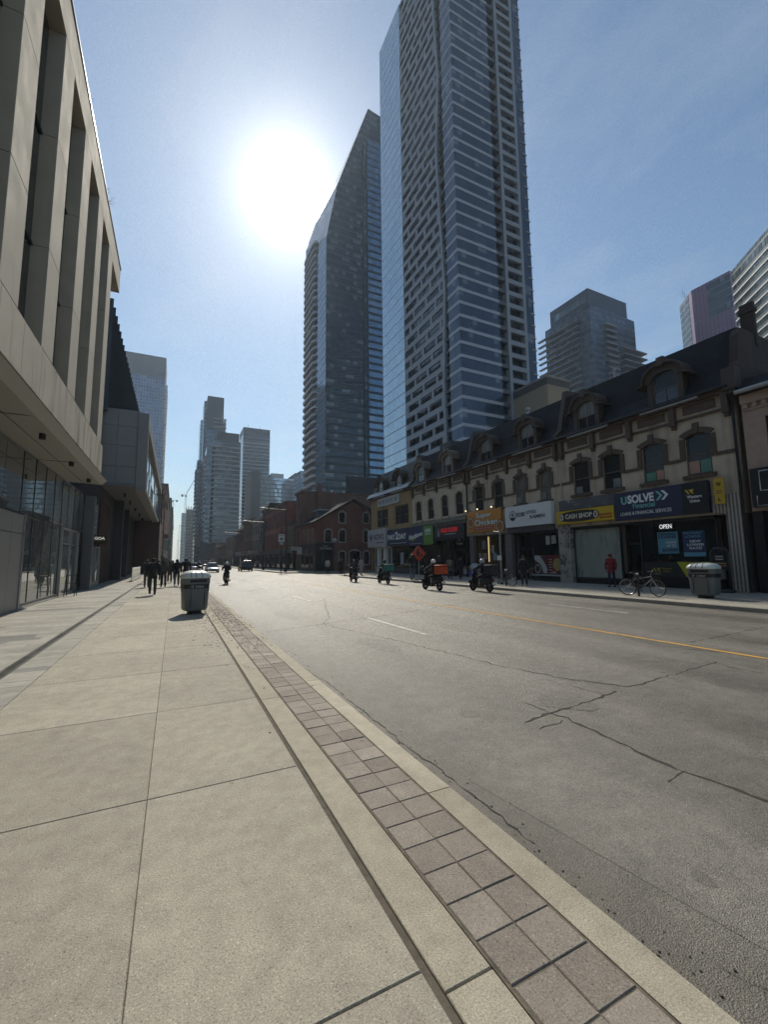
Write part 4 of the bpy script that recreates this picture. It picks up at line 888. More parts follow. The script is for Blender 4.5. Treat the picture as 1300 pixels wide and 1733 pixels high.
# --- neighbour at the right edge
A = thing('stone_corner_shop', 'pinkish stone house with a black shop front at the right edge', 'building', (XR+4, 5, 0))
M_pink = mat('pinkish stone', (.38, .27, .21), .85, var=.15, stain=.2, bump=.2, bscale=50)
g = MB(); wall(g, fr_, -4, 9.34, 3.5, 8.6, [(7.3, 8.55, 5.3, 7.5), (4.6, 5.9, 5.3, 7.5), (2, 3.3, 5.3, 7.5)], .17); g.box(XR+.75, 36, -4, 9.34, 0, 8.6); g.box(XR, XR+.75, -4, 9.34, 3.47, 3.5); g.box(XR, XR+.75, 9.33, 9.34, 3.5, 8.6); g.build('wall', M_pink, A)
for a, b in ((7.3, 8.55), (4.6, 5.9), (2, 3.3)): swindow(A, fr_, a, b, 5.3, 7.5, hood=False, arch=.02, m=M_pink, mf=M_black)
g = MB(); g.fbox(fr_, -4, 9.3, 8.2, 8.6, -.18, 0)
for i in range(40): g.fbox(fr_, -3.8+i*.33, -3.63+i*.33, 8.0, 8.2, -.12, 0)
g.fbox(fr_, -4, 9.3, 7.9, 8.0, -.06, 0); g.build('cornice', M_pink, A)
g = MB(); g.extr([(XR-.5, -4, 8.72), (XR+.5, -4, 9.5), (XR+3, -4, 10.3), (36, -4, 10.3), (36, -4, 8.62), (XR-.5, -4, 8.62)], (0, 13.3, 0)); g.build('roof', M_shin, A)
MB().tube([(XR-.52, -4, 8.7), (XR-.52, 9.3, 8.7)], .1, 8).build('gutter', M_lead, A)
g = MB(); g.fbox(fr_, -4, 9.3, 0, 3.47, .5, .75); g.fbox(fr_, 9.0, 9.34, 0, 3.47, .02, .5); g.build('shop_front', M_black, A); MB().fbox(fr_, 3, 8.6, .5, 3.0, .44, .48).build('shop_pane', G_shop, A); MB().fbox(fr_, 6.0, 8.9, .1, .2, .1, .42).build('step', M_lead, A)

# ------------------------------------------------------------------ shop fronts
def shop(root, y0, y1, bulk=.4, head=3.3, dep=.35, wm=None, door=None, pane=None, sidem=None, frm=None, back=True):
    """recessed glass front: bulkhead, glass, head and side reveals"""
    g = MB(); wm = wm or M_black
    segs = [(y0, y1)]
    if door: segs = [s for s in ((y0, door[0]), (door[1], y1)) if s[1]-s[0] > .05]
    for a, b in segs: MB().fbox(fr_, a, b, .0, bulk, dep-.06, .74).build('bulkhead', wm, root)
    g.fbox(fr_, y0, y1, head, 3.47, .02, .74)
    g.build('shop_surround', wm, root)
    for a, b in segs:
        q = MB()
        MB().fbox(fr_, a+.04, b-.04, bulk+.04, head-.04, dep, dep+.02).build('shop_window', pane or G_shop, root)
        q.fbox(fr_, a, a+.06, bulk, head, dep-.05, dep+.03); q.fbox(fr_, b-.06, b, bulk, head, dep-.05, dep+.03); q.fbox(fr_, a, b, bulk, bulk+.07, dep-.06, dep+.03); q.fbox(fr_, a, b, head-.07, head, dep-.05, dep+.03); q.build('shop_frame', frm or M_dalu, root)
    if door:
        d = MB(); a, b = door; dd = .7
        for u, v, c, e in ((a, a+.08, 0, head), (b-.08, b, 0, head), (a, b, 2.25, 2.35), (a, b, head-.06, head)): d.fbox(fr_, u, v, c, e, dd-.06, dd)
        dr = d.build('door', frm or M_dalu, root); MB().fbox(fr_, a+.08, b-.08, .1, 2.25, dd-.03, dd-.01).build('pane', pane or G_shop, dr); MB().fbox(fr_, a+.08, b-.08, 2.35, head-.06, dd-.03, dd-.01).build('pane', pane or G_shop, dr)
        MB().tube([fr_(a+.16, .95, dd-.1), fr_(a+.16, 1.35, dd-.1)], .02, 8).build('handle', M_alu, dr)
# loan shop
shop(B, 10.85, 15.65, .62, 3.35, .3, M_black, (14.55, 15.6)); shop(B, 15.65, 18.78, .3, 3.35, .3, M_black, None, mat('papered glass', (.26, .28, .235), .3, var=.22, vscale=1.1, stretch=(1, 1.6, .5), spec=.7))
m_, t_, b_ = newmat('fluted stone'); tc_ = t_.n('ShaderNodeTexCoord').outputs['Object']; sx, sy, sz = t_.sep(tc_)
st = t_.m('MULTIPLY', t_.m('SINE', t_.m('MULTIPLY', sy, 2*PI/.14)), .5); st = t_.m('GREATER_THAN', t_.m('ADD', st, t_.ramp(t_.noise(t_.scale(tc_, (1, 9, 20)), 1.0, 4, .8), .3, .7, -.35, .35)), 0.)
t_.l(t_.mix(st, (.15, .125, .10), (.40, .36, .30)), b_.inputs['Base Color']); b_.inputs['Roughness'].default_value = .9; t_.l(t_.bump(st, .6, .03), b_.inputs['Normal']); M_flute = m_
g = MB(); g.fbox(fr_, 9.66, 10.27, 0, 3.5, -.12, .74); g.fbox(fr_, 9.66, 10.8, 3.502, 4.36, -.12, -.002); g.build('fluted_pier', M_flute, B)
MB().fbox(fr_, 10.27, 10.85, 0, 3.46, .6, .74).build('side_door', M_black, B)
g = MB(); g.fbox(fr_, 18.8, 19.72, 0, 3.62, -.06, .74); g.build('dripped_pier', peel('dripped stone', (.12, .10, .085), (.34, .31, .26), .47), B)
# loan shop signs and posters
def board(name, label, y0, y1, z0, z1, col, d0=-.25, d1=-.002, rough=.4, edge=None, cat='sign', m=None):
    r = thing(name, label, cat, (XR+d0, (y0+y1)/2, z0)); MB().fbox(fr_, y0, y1, z0, z1, d0, d1).build('board', m or mat('sign '+label[:18], col, rough, var=.04), r, bevel=.01); return r
def lt(root, txt, y0, y1, z0, z1, col, d, name='lettering', bold=.0, shear=0., emit=0., keep=False, m=None):
    return textmb(MB(), txt, fr_, y0, y1, z0, z1, d-.014, .012, bold, shear, True, keep).build(name, m or flatm(col, emit), root)
_fm = {}
def flatm(c, emit=0.):
    k = (tuple(round(v, 3) for v in c), emit)
    if k not in _fm: _fm[k] = mat('ink %d' % len(_fm), c, .5, var=.03, emit=emit)
    return _fm[k]
def poly(root, pts, col, d, name='emblem', emit=0.): return MB().fpoly(fr_, pts, d-.012, d).build(name, flatm(col, emit), root)
WH, TEAL, YEL = (.75, .75, .74), (.16, .48, .44), (.62, .45, .03)
us = board('loan_shop_sign', 'wide navy fascia sign lettered USOLVE Financial with a black end panel', 10.83, 15.55, 3.58, 5.1, (.012, .016, .055)); d = -.25
MB().fbox(fr_, 10.82, 11.97, 3.575, 5.105, -.262, -.251).build('black_panel', flatm((.006, .006, .006)), us)
lt(us, 'U', 14.78, 15.12, 4.42, 4.86, TEAL, d, bold=.04); lt(us, 'SOLVE', 13.32, 14.74, 4.44, 4.9, WH, d, bold=.04)
for u0, c in ((13.24, TEAL), (12.96, WH)): poly(us, [(u0, 4.92), (u0-.14, 4.92), (u0-.36, 4.68), (u0-.14, 4.44), (u0, 4.44), (u0-.22, 4.68)], c, d, 'chevron')
lt(us, 'Financial', 13.3, 14.46, 4.16, 4.42, TEAL, d, bold=.01); lt(us, 'LOANS & FINANCIAL SERVICES', 12.5, 15.2, 3.82, 4.0, WH, d)
def wlogo(root, y, z, s, d, col=YEL):
    for k in (0, 1):
        o = y-k*.42*s; poly(root, [(o, z+.5*s), (o-.22*s, z+.5*s), (o-.5*s, z), (o-.34*s, z)], col, d-.001*k, 'logo')
    poly(root, [(y-.62*s, z+.34*s), (y-.74*s, z+.5*s), (y-.98*s, z+.5*s), (y-.72*s, z+.1*s)], col, d-.003, 'logo')
wlogo(us, 11.82, 4.55, .42, -.264); lt(us, 'Western\nUnion', 11.1, 11.74, 4.12, 4.48, WH, -.264, bold=.015)
op = thing('open_sign', 'glowing white OPEN sign in the loan shop window', 'neon sign', (XR+.2, 13.2, 3.0)); lt(op, 'OPEN', 12.85, 13.45, 3.0, 3.22, (.9, .9, .9), .24, emit=.8); MB().fbox(fr_, 12.78, 13.52, 2.96, 3.26, .24, .28).build('back_panel', M_black, op)
p1 = thing('loan_poster', 'light blue PERSONAL LOANS poster, left one in the loan shop window', 'poster', (XR+.28, 13.2, 1.7)); MB().fbox(fr_, 12.62, 13.62, 1.72, 2.82, .27, .295).build('sheet', flatm((.10, .26, .34)), p1)
NV = (.012, .025, .075)
lt(p1, 'PERSONAL', 12.7, 13.55, 2.66, 2.77, NV, .27, bold=.01); lt(p1, 'LOANS', 12.7, 13.55, 2.5, 2.64, NV, .27, bold=.02); lt(p1, 'LOANS\nUP TO', 12.7, 13.2, 2.05, 2.35, WH, .27); lt(p1, '$5000', 12.66, 13.42, 1.8, 1.98, NV, .27, bold=.02)
p2 = thing('loan_poster', 'dark blue PAYDAY LOANS NEW LOWER RATE poster, right one in the loan shop window', 'poster', (XR+.28, 12, 1.6)); MB().fbox(fr_, 11.4, 12.4, 1.55, 2.82, .27, .295).build('sheet', flatm((.015, .035, .10)), p2)
lt(p2, 'PAYDAY\nLOANS', 11.5, 12.34, 2.48, 2.76, (.13, .32, .42), .27, bold=.015); lt(p2, 'NEW\nLOWER\nRATE!', 11.45, 12.2, 1.9, 2.36, WH, .27, bold=.015); MB().fbox(fr_, 11.42, 12.38, 1.57, 1.76, .258, .269).build('blue_bar', flatm((.12, .32, .42)), p2)
bw = thing('lower_window_banner', 'dark lower window banner with a yellow W logo and a bold yellow diagonal stripe', 'banner', (XR+.25, 12.6, .5)); MB().fbox(fr_, 10.95, 14.4, .55, 1.3, .22, .25).build('sheet', flatm((.02, .02, .016)), bw)
poly(bw, [(12.72, 1.3), (12.3, 1.3), (11.9, .56), (12.32, .56)], (.45, .42, .02), .22, 'stripe'); poly(bw, [(12.3, 1.3), (11.0, 1.3), (11.0, 1.12), (12.2, 1.12)], (.3, .28, .02), .22, 'stripe'); wlogo(bw, 13.95, .78, .42, .22, (.32, .27, .02)); lt(bw, 'Western\nUnion', 13.0, 13.5, .78, 1., (.3, .25, .02), .22)
# cash shop
cs = board('cash_shop_sign', 'yellow fascia sign with CASH SHOP in a black oval', 15.6, 19.6, 3.68, 4.5, (.56, .37, .01)); d = -.25
ov = [(17.95+1.42*math.cos(a)*(1 if abs(math.cos(a)) < .9 else 1), 4.1+.34*math.copysign(abs(math.sin(a))**.6, math.sin(a))) for a in [i*2*PI/32 for i in range(32)]]
poly(cs, ov, (.02, .012, .008), d, 'oval'); lt(cs, 'CASH $HOP', 17.0, 18.9, 3.93, 4.26, (.7, .66, .52), d-.013, bold=.02)
for y in (19.2, 16.75):
    poly(cs, [(y+.19*math.cos(a), 4.1+.25*math.sin(a)) for a in [i*PI/10 for i in range(20)]], (.02, .012, .008), d-.004, 'coin'); poly(cs, [(y+.14*math.cos(a), 4.1+.2*math.sin(a)) for a in [i*PI/10 for i in range(20)]], (.7, .66, .52), d-.016, 'coin'); lt(cs, '$', y-.07, y+.07, 3.97, 4.23, (.02, .012, .008), d-.028, bold=.02)
lt(cs, 'INSTANT ADVANCE &', 15.72, 16.5, 3.98, 4.1, (.42, .04, .02), d, bold=.02); lt(cs, 'FINANCIAL CHEQUES', 15.72, 16.5, 3.8, 3.92, (.42, .04, .02), d, bold=.02)
board('bare_fascia', 'bare grey fascia with torn white patches above the yellow cash sign', 15.6, 19.5, 4.54, 5.18, (.1, .1, .11), -.12, -.002, m=peel('torn fascia', (.095, .095, .105), (.5, .48, .44), .6), cat='fascia')
MB().fbox(fr_, 16.35, 17.35, .42, .8, .285, .295).build('paper_lettering', flatm((.3, .31, .27)), B)
# small yellow projecting sign
ys_ = thing('yellow_banner', 'small narrow yellow vertical sign on the corner of the fluted pier', 'sign', (XR-.3, 10.4, 3.9)); MB().fbox(fr_, 10.16, 10.56, 3.92, 5.1, -.30, -.26).build('board', flatm((.50, .32, .02)), ys_)
lt(ys_, 'W', 10.26, 10.46, 4.72, 4.92, (.05, .04, .02), -.3, bold=.02); lt(ys_, 'L', 10.3, 10.42, 4.06, 4.2, (.05, .04, .02), -.3, bold=.02); MB().fbox(fr_, 10.24, 10.48, 4.5, 4.53, -.312, -.302).build('print_line', flatm((.05, .04, .02)), ys_); MB().fbox(fr_, 10.24, 10.48, 4.4, 4.43, -.312, -.302).build('print_line', flatm((.05, .04, .02)), ys_)
g = MB(); g.fbox(fr_, 10.3, 10.34, 5.04, 5.08, -.27, -.0); g.fbox(fr_, 10.3, 10.34, 4.0, 4.04, -.27, -.12); g.build('bracket', M_black, ys_)
# black shop sign at the right edge
fs = board('black_shop_sign', 'black fascia sign with a white outlined F at the right edge', 3.0, 9.2, 3.62, 5.28, (.006, .006, .008)); d = -.25
F_ = [(8.86, 5.14), (7.7, 5.14), (7.7, 4.86), (8.45, 4.86), (8.45, 4.76), (7.75, 4.76), (7.75, 4.5), (8.45, 4.5), (8.45, 4.3), (8.86, 4.3)]
g = MB(); P = [fr_(u, z, d-.01) for u, z in F_]; g.tube(P, .022, 4, True); g.build('lettering', flatm((.7, .7, .7)), fs)
poly(fs, [(8.0+.26*math.cos(a), 4.02+.26*math.sin(a)) for a in [i*PI/12 for i in range(24)]], (.42, .02, .015), d-.002, 'red_disc')
g = MB(); P = [fr_(u, z, d-.02) for u, z in ((9.0, 4.1), (9.0, 3.66), (3.2, 3.66))]; g.tube(P, .03, 4); g.build('edge_trim', M_alu, fs)
# ramen
shop(C, 19.75, 24.0, .42, 3.3, .3, mat('dark teal wood', (.022, .028, .028), .5, var=.1), (22.35, 23.95))
rs = board('ramen_sign', 'white lightbox sign lettered GYOU RAMEN with black characters', 19.98, 24.3, 3.8, 5.3, (.62, .63, .62), -.32, m=mat('lightbox white', (.66, .67, .66), .35, var=.03)); d = -.32; BK = (.015, .015, .015)
lt(rs, 'GYOU', 21.25, 22.2, 4.62, 4.86, BK, d, bold=.02, shear=.12); lt(rs, 'RAMEN', 20.5, 21.85, 4.28, 4.52, BK, d, bold=.02, shear=.12); lt(rs, '拉面', 22.3, 23.15, 4.5, 4.82, BK, d, bold=.015)
cz = 4.62; g = MB(); ringp = [fr_(23.52+.3*math.cos(a), cz+.34*math.sin(a), d-.008) for a in [i*PI/14 for i in range(28)]]; g.tube(ringp, .022, 4, True); g.build('emblem', flatm(BK), rs)
poly(rs, [(23.76, 4.5), (23.28, 4.5), (23.36, 4.34), (23.52, 4.24), (23.68, 4.34)], BK, d, 'emblem'); lt(rs, '拉', 23.38, 23.66, 4.56, 4.84, BK, d, bold=.02)
MB().fbox(fr_, 19.98, 24.3, 3.4, 3.78, -.14, -.0).build('sign_apron', mat('apron grey', (.05, .055, .055), .5), C)
pr1 = thing('noodle_poster', 'white and dark noodle bowl poster low in the ramen shop window', 'poster', (XR+.27, 21.6, .5)); MB().fbox(fr_, 21.05, 22.2, .5, 1.75, .26, .285).build('sheet', flatm((.09, .02, .015)), pr1)
poly(pr1, [(22.18, 1.72), (21.7, 1.72), (21.4, 1.4), (21.08, .9), (21.08, .52), (21.4, .55), (21.6, 1.1), (22.18, 1.45)], (.42, .42, .4), .26, 'print'); poly(pr1, [(21.9+.28*math.cos(a), .82+.3*math.sin(a)) for a in [i*PI/10 for i in range(20)]], (.34, .33, .3), .258, 'print'); poly(pr1, [(21.9+.2*math.cos(a), .82+.22*math.sin(a)) for a in [i*PI/10 for i in range(20)]], (.03, .022, .018), .245, 'print')
pr2 = thing('noodle_poster', 'red poster with a yellow soup bowl low in the ramen shop window', 'poster', (XR+.27, 20.4, .5)); MB().fbox(fr_, 19.86, 21.02, .5, 1.75, .26, .285).build('sheet', flatm((.15, .012, .012)), pr2)
poly(pr2, [(20.2+.36*math.cos(a), 1.12+.42*math.sin(a)) for a in [i*PI/10 for i in range(20)]], (.36, .27, .08), .26, 'print'); g = MB()
for i in range(5): g.fbox(fr_, 20.62, 20.96-.05*(i % 2), .75+i*.17, .79+i*.17, .25, .259)
g.build('print_line', flatm((.45, .4, .36)), pr2); poly(pr2, [(20.5, .68), (20.3, .62), (20.3, .54), (20.95, .54)], (.4, .36, .3), .259, 'print')
g = MB(); g.fbox(fr_, 20.75, 21.1, 2.45, 3.05, .27, .29); g.build('menu_sheet', flatm((.33, .34, .31)), C); MB().fbox(fr_, 20.25, 20.62, 2.5, 3.05, .27, .29).build('menu_sheet', flatm((.3, .31, .29)), C)
MB().fbox(fr_, 19.8, 22.28, .36, .46, .05, .3).build('window_ledge', M_lead, C)
# chicken shop
M_warm = mat('warm shop interior', (.30, .20, .07), .7, var=.5, vscale=1.5, emit=.10, ecol=(.9, .55, .15))
M_pier = mat('grey shop pier', (.14, .12, .11), .7, var=.1); MB().fbox(fr_, 24.05, 24.75, 0, 3.47, -.02, .74).build('pier', M_pier, C); MB().fbox(fr_, 28.55, 29.05, 0, 3.47, -.02, .74).build('pier', M_pier, C)
shop(C, 24.75, 28.55, .35, 3.4, .3, mat('mauve grey front', (.10, .085, .08), .7), (24.8, 25.9), glassmat('warm glass', (.075, .048, .018), .05, .6))
sc = board('chicken_shop_sign', 'orange shop sign lettered Super Chicken with two round emblems', 24.85, 29.0, 3.72, 5.42, (.50, .22, .035)); d = -.25
lt(sc, 'Super', 25.9, 27.75, 4.72, 5.24, (.03, .02, .02), d, bold=.07); lt(sc, 'Super', 25.9, 27.75, 4.74, 5.23, (.78, .76, .72), d-.014, bold=.015)
lt(sc, 'Chicken', 25.2, 28.0, 4.2, 4.68, (.03, .02, .02), d, bold=.07); lt(sc, 'Chicken', 25.22, 27.98, 4.22, 4.67, (.78, .76, .72), d-.014, bold=.015)
MB().fbox(fr_, 25.7, 28.1, 3.84, 4.1, d-.012, d-.001).build('red_strip', flatm((.34, .05, .045)), sc); lt(sc, 'YOUR FAVOURITE PIZZA', 25.8, 28.0, 3.9, 4.04, (.6, .35, .3), d-.013)
for y, z, s in ((28.5, 4.5, .5), (24.95, 4.0, .5)):
    a = [i*PI/14 for i in range(28)]; poly(sc, [(y+s*math.cos(q), z+s*math.sin(q)) for q in a], (.16, .06, .03), d-.016, 'round_emblem'); poly(sc, [(y+s*.88*math.cos(q), z+s*.88*math.sin(q)) for q in a], (.5, .36, .2), d-.028, 'round_emblem'); poly(sc, [(y+s*.66*math.cos(q), z+s*.66*math.sin(q)) for q in a], (.30, .12, .04), d-.04, 'round_emblem')
for y in (25.5, 27.2, 28.7):
    l_ = thing('sign_lamp', ('right', 'middle', 'left')[(25.5, 27.2, 28.7).index(y)]+' lit gooseneck lamp over the orange chicken sign', 'lamp', (XR-.5, y, 5.4), 'lamps over the chicken sign'); MB().tube([(XR-.0, y, 5.5), (XR-.3, y, 5.66), (XR-.55, y, 5.58)], .02, 6).build('arm', M_black, l_); MB().ell((XR-.58, y, 5.52), .055, .055, .05, 10, 6).build('bulb', mat('lamp glow', (1, .85, .55), .3, emit=2.5, ecol=(1, .8, .45)), l_)
tb = thing('neon_tube', 'vertical glowing yellow tube in the chicken shop window', 'neon tube', (XR+.24, 27.1, 1.4)); MB().tube([fr_(26.95, 1.3, .24), fr_(26.95, 3.3, .24)], .028, 8).build('tube', mat('yellow neon', (1, .8, .4), .3, emit=.9, ecol=(1, .75, .35)), tb); MB().tube([fr_(26.95, 1.28, .24), fr_(26.95, 1.3, .24)], .045, 8).build('cap', M_black, tb)
for i, (u, z, w, h, c) in enumerate([(28.1, 1.6, .25, .4, (.35, .3, .2)), (27.6, 2.3, .5, .7, (.12, .15, .14)), (27.5, 1.5, .6, .5, (.26, .17, .14)), (26.5, 2.0, .3, .6, (.35, .3, .2)), (26.3, 1.4, .4, .6, (.22, .25, .3))]):
    MB().fbox(fr_, u-w/2, u+w/2, z, z+h, .27, .29).build('window_notice', flatm(c), C)
sbd = thing('sandwich_board', 'white sandwich board with a blue panel standing outside the chicken shop', 'sign board', (20.6, 26.2, 0))
for s in (-1, 1): MB().extr([(20.6+s*.28, 25.85, 0), (20.6+s*.28, 26.55, 0), (20.6, 26.5, 1.2), (20.6, 25.9, 1.2)], (s*.03, 0, 0)).build('panel', flatm((.42, .45, .5)), sbd)
MB().extr([(20.2, 25.95, .3), (20.2, 26.45, .3), (20.38, 26.42, .78), (20.38, 25.98, .78)], (-.015, 0, 0)).build('blue_print', flatm((.04, .08, .3)), sbd)
# karaoke style bar sign with red letters
shop(D, 29.3, 33.9, .4, 3.2, .45, M_black, (30.2, 32.0), None)
ac = board('red_letter_sign', 'dark shop sign with glowing red ALLE CODE letters', 29.42, 33.95, 3.3, 4.62, (.012, .013, .017)); d = -.25
lt(ac, 'ALLE CODE', 30.4, 33.0, 3.98, 4.36, (.55, .02, .02), d, bold=.025, emit=.35); poly(ac, [(33.6, 3.6), (33.2, 3.6), (33.25, 4.2), (33.4, 4.4), (33.55, 4.2)], (.2, .2, .2), d, 'emblem'); MB().fbox(fr_, 30.7, 32.4, 3.74, 3.84, d-.012, d-.001).build('print_line', flatm((.25, .25, .25)), ac)
g = MB(); u = 29.2
while u < 38.5: g.fpoly(fr_, [(u, 4.72), (u+.12, 4.72), (u+.24, 4.92), (u+.12, 4.92)], -.2, -.0); u += .3
g.fbox(fr_, 29.2, 38.5, 4.92, 5.2, -.26, 0); g.build('rope_moulding', mat('faded sage moulding', (.17, .17, .14), .8, var=.2), D)
hs = thing('hanging_sign', 'small black hanging sign with white script over the dark doorway', 'sign', (XR-.6, 29.9, 2.9)); MB().box(XR-.9, XR-.1, 29.86, 29.92, 2.7, 3.25).build('board', M_black, hs); f2 = lambda u, z, d: Vector((u, 29.86+d, z)); textmb(MB(), 'Crown', f2, XR-.84, XR-.16, 2.78, 2.95, -.014, .012, .0, .2, False).build('lettering', flatm((.6, .6, .58)), hs); MB().tube([(XR-.6, 29.852, 3.1), (XR-.5, 29.852, 3.18), (XR-.4, 29.852, 3.1)], .03, 5).build('emblem', flatm((.6, .6, .58)), hs)
# boot shop and loan shop two
shop(D, 34.1, 38.55, .5, 3.0, .3, M_black, None)
bs = board('boot_shop_sign', 'navy and green fascia sign with Blundstone in slanted white script', 34.36, 39.17, 2.98, 4.8, (.012, .022, .075)); d = -.25
MB().fbox(fr_, 34.35, 36.1, 2.975, 4.805, d-.012, d-.001).build('green_panel', flatm((.10, .24, .035)), bs); MB().fbox(fr_, 34.6, 35.85, 3.9, 4.6, d-.024, d-.013).build('pale_panel', flatm((.14, .30, .12)), bs); lt(bs, '60%', 34.75, 35.7, 4.2, 4.5, WH, d-.025, bold=.02); MB().fbox(fr_, 34.8, 35.7, 3.98, 4.04, d-.036, d-.026).build('print_line', flatm(WH), bs)
f3 = lambda u, z, dd: Vector((XR+dd, u, z+(37.6-u)*.13)); textmb(MB(), 'Blundstone', f3, 36.3, 39.0, 3.75, 4.2, d-.014, .012, .02, .15).build('lettering', flatm(WH), bs)
poly(bs, [(38.6, 3.6), (36.4, 4.02), (37.8, 3.62), (38.3, 3.4)], (.25, .42, .08), d, 'swoosh'); MB().fbox(fr_, 36.4, 38.8, 3.12, 3.18, d-.012, d-.001).build('print_line', flatm((.3, .32, .4)), bs)
shop(Eb, 38.65, 44.0, .6, 2.98, .35, mat('grey green front', (.07, .075, .068), .6), (38.9, 40.0))
pdg = board('payday_sign', 'navy fascia sign lettered PAY2DAY beside the slanted white script sign', 39.2, 44.08, 3.1, 4.9, (.012, .018, .06)); d = -.25
lt(pdg, 'PAY', 42.15, 43.9, 3.75, 4.35, WH, d, bold=.03); lt(pdg, '2', 41.45, 42.1, 3.75, 4.62, WH, d, bold=.03); lt(pdg, 'DAY', 39.6, 41.4, 3.75, 4.35, WH, d, bold=.03); MB().fbox(fr_, 39.6, 43.6, 3.3, 3.38, d-.012, d-.001).build('print_line', flatm((.3, .32, .4)), pdg)
MB().fbox(fr_, 41.3, 42.0, 1.0, 2.3, .31, .34).build('window_notice', flatm((.28, .31, .34)), Eb)
nv = board('corner_shop_sign', 'pale grey shop sign lettered NOVO at the street corner', 44.1, 49.15, 3.05, 5.2, (.38, .39, .39), -.5); d = -.5
lt(nv, 'NOVO', 44.5, 47.4, 3.9, 4.6, (.06, .065, .07), d, bold=.02); MB().fbox(fr_, 44.6, 46.6, 3.5, 3.62, d-.012, d-.001).build('print_line', flatm((.1, .1, .1)), nv); poly(nv, [(48.6, 4.3), (48.1, 4.7), (47.7, 4.3), (48.1, 3.7)], (.08, .085, .09), d, 'emblem')
shop(Eb, 44.1, 48.7, .5, 2.98, .35, mat('white shop front', (.42, .42, .40), .6), None, glassmat('bright window', (.16, .16, .15), .08, .7), frm=M_white)
for y in (45.2, 47.0): MB().fbox(fr_, y-.18, y+.18, 0, 2.98, -.1, .3).build('shop_column', M_white, Eb)
vs = board('upper_sign', 'pale grey upper floor sign with dark characters above the ochre windows', 41.3, 46.85, 7.9, 8.9, (.36, .36, .35), -.15); lt(vs, '韩 国 料 理', 41.7, 45.6, 8.1, 8.65, (.1, .1, .1), -.15); poly(vs, [(46.5, 8.4), (46.2, 8.7), (45.9, 8.4), (46.2, 8.1)], (.12, .12, .12), -.15, 'emblem')
# ------------------------------------------------------------------ red brick corner house beyond the side street
XF = 17.9; ff_ = lambda u, z, d: Vector((XF+d, u, z)); YG = 58.; fg_ = lambda u, z, d: Vector((u, YG+d, z))
M_red = brick('red brick', (.20, .065, .042), (.15, .052, .037), (.12, .09, .075)); M_red2 = brick('brown red brick', (.17, .08, .052), (.13, .064, .044), (.1, .08, .07)); M_red3 = brick('bright red brick', (.25, .08, .058), (.2, .062, .048), (.12, .09, .08))
M_vous = mat('pale voussoir stone', (.34, .31, .27), .85, var=.2)
R = thing('brick_gable_house', 'red brick gabled corner house with pale stone window arches and a black ground floor shop', 'building', (22, YG+5, 0))
we = 26.5
wins = [(21.35, 22.25, 6.95, 8.5), (25.2, 26.05, 7.05, 8.5), (19.2, 20.15, 4.15, 5.85), (21.35, 22.25, 4.15, 5.9), (25.2, 26.05, 4.15, 5.9), (21.35, 22.25, .9, 2.75), (25.2, 26.05, .9, 2.75), (22.95, 24.6, .5, 2.9)]
g = MB(); wall(g, fg_, XF+.02, 28.4, 0, 7.0, [w_ if w_[3] < 7 else (w_[0], w_[1], w_[2], 7.0) for w_ in wins], .22); 
wall(g, fg_, 20.2, 26.6, 7.0, 8.55, [(a, b, 7.0, d) for a, b, c, d in wins[:2]], .22)
g.fpoly(fg_, [(XF+.02, 7.0), (20.2, 7.0), (20.2, 8.28)], 0, .2); g.fpoly(fg_, [(28.4, 7.0), (26.6, 7.0), (26.6, 8.55), (28.4, 7.7)], 0, .2); g.fpoly(fg_, [(20.2, 8.28), (20.2, 8.55), (26.6, 8.55), (23.45, 10.1)] if False else [(20.2, 8.28), (23.45, 10.15), (26.6, 8.62), (26.6, 8.55), (20.2, 8.55)], 0, .2)
g.fpoly(fg_, [(XF+.05, 0), (28.4, 0), (28.4, 7.6), (23.45, 10.1), (XF+.05, 7.0)], .3, 9.5); wall(g, ff_, YG, 66.5, 0, 7.0, [(59.4, 60.2, 4.1, 6.0), (61.6, 62.4, 4.1, 6.0), (63.9, 64.7, 4.1, 6.)], .2); g.build('wall', M_red, R)
def voss(par, f, a, b, c, d, name='window', pm=None):
    g = MB(); n = 9; w = .26; cx = (a+b)/2
    for i in range(n):
        t0, t1 = i/n, (i+.82)/n; q = lambda tt, o: (a-o+(b-a+2*o)*tt, d-.2+(.2+o)*math.sin(PI*tt) if True else 0)
        g.fpoly(f, [q(t0, 0), q(t1, 0), q(t1, w), q(t0, w)], -.05, .03)
    for s in ((a-.14, a), (b, b+.14)): g.fbox(f, *s, c, d-.2, -.03, .03)
    g.fbox(f, a-.1, b+.1, c-.14, c, -.08, .1); wn = g.build(name, M_vous, par); k = MB()
    for u in (a, cx-.03, b-.05): k.fbox(f, u, u+.05, c, d, .12, .17)
    for z in (c, (c+d)/2, d-.06): k.fbox(f, a, b, z, z+.05, .12, .17)
    k.build('frame', M_black, wn); MB().fbox(f, a, b, c, d, .165, .18).build('pane', pm or G_dark, wn)
for w_ in wins: voss(R, fg_, *w_)
for a, b in ((59.4, 60.2), (61.6, 62.4), (63.9, 64.7)): voss(R, ff_, a, b, 4.1, 6.)
g = MB()
for s, p, q in ((0, (XF-.5, 6.72), (23.45, 10.3)), (1, (23.45, 10.3), (28.8, 7.55))): g.fpoly(fg_, [p, q, (q[0], q[1]+.22), (p[0], p[1]+.22)], -.4, 9.5)
g.build('roof', mat('dark roof', (.035, .035, .037), .9, var=.2, spec=.1), R)
MB().box(19.2, 21.6, 61, 63.2, 7.6, 9.0).build('roof_dormer', M_cgr, R); MB().box(19.0, 21.8, 60.8, 63.4, 9.0, 9.15).build('roof_dormer_cap', M_lead, R)
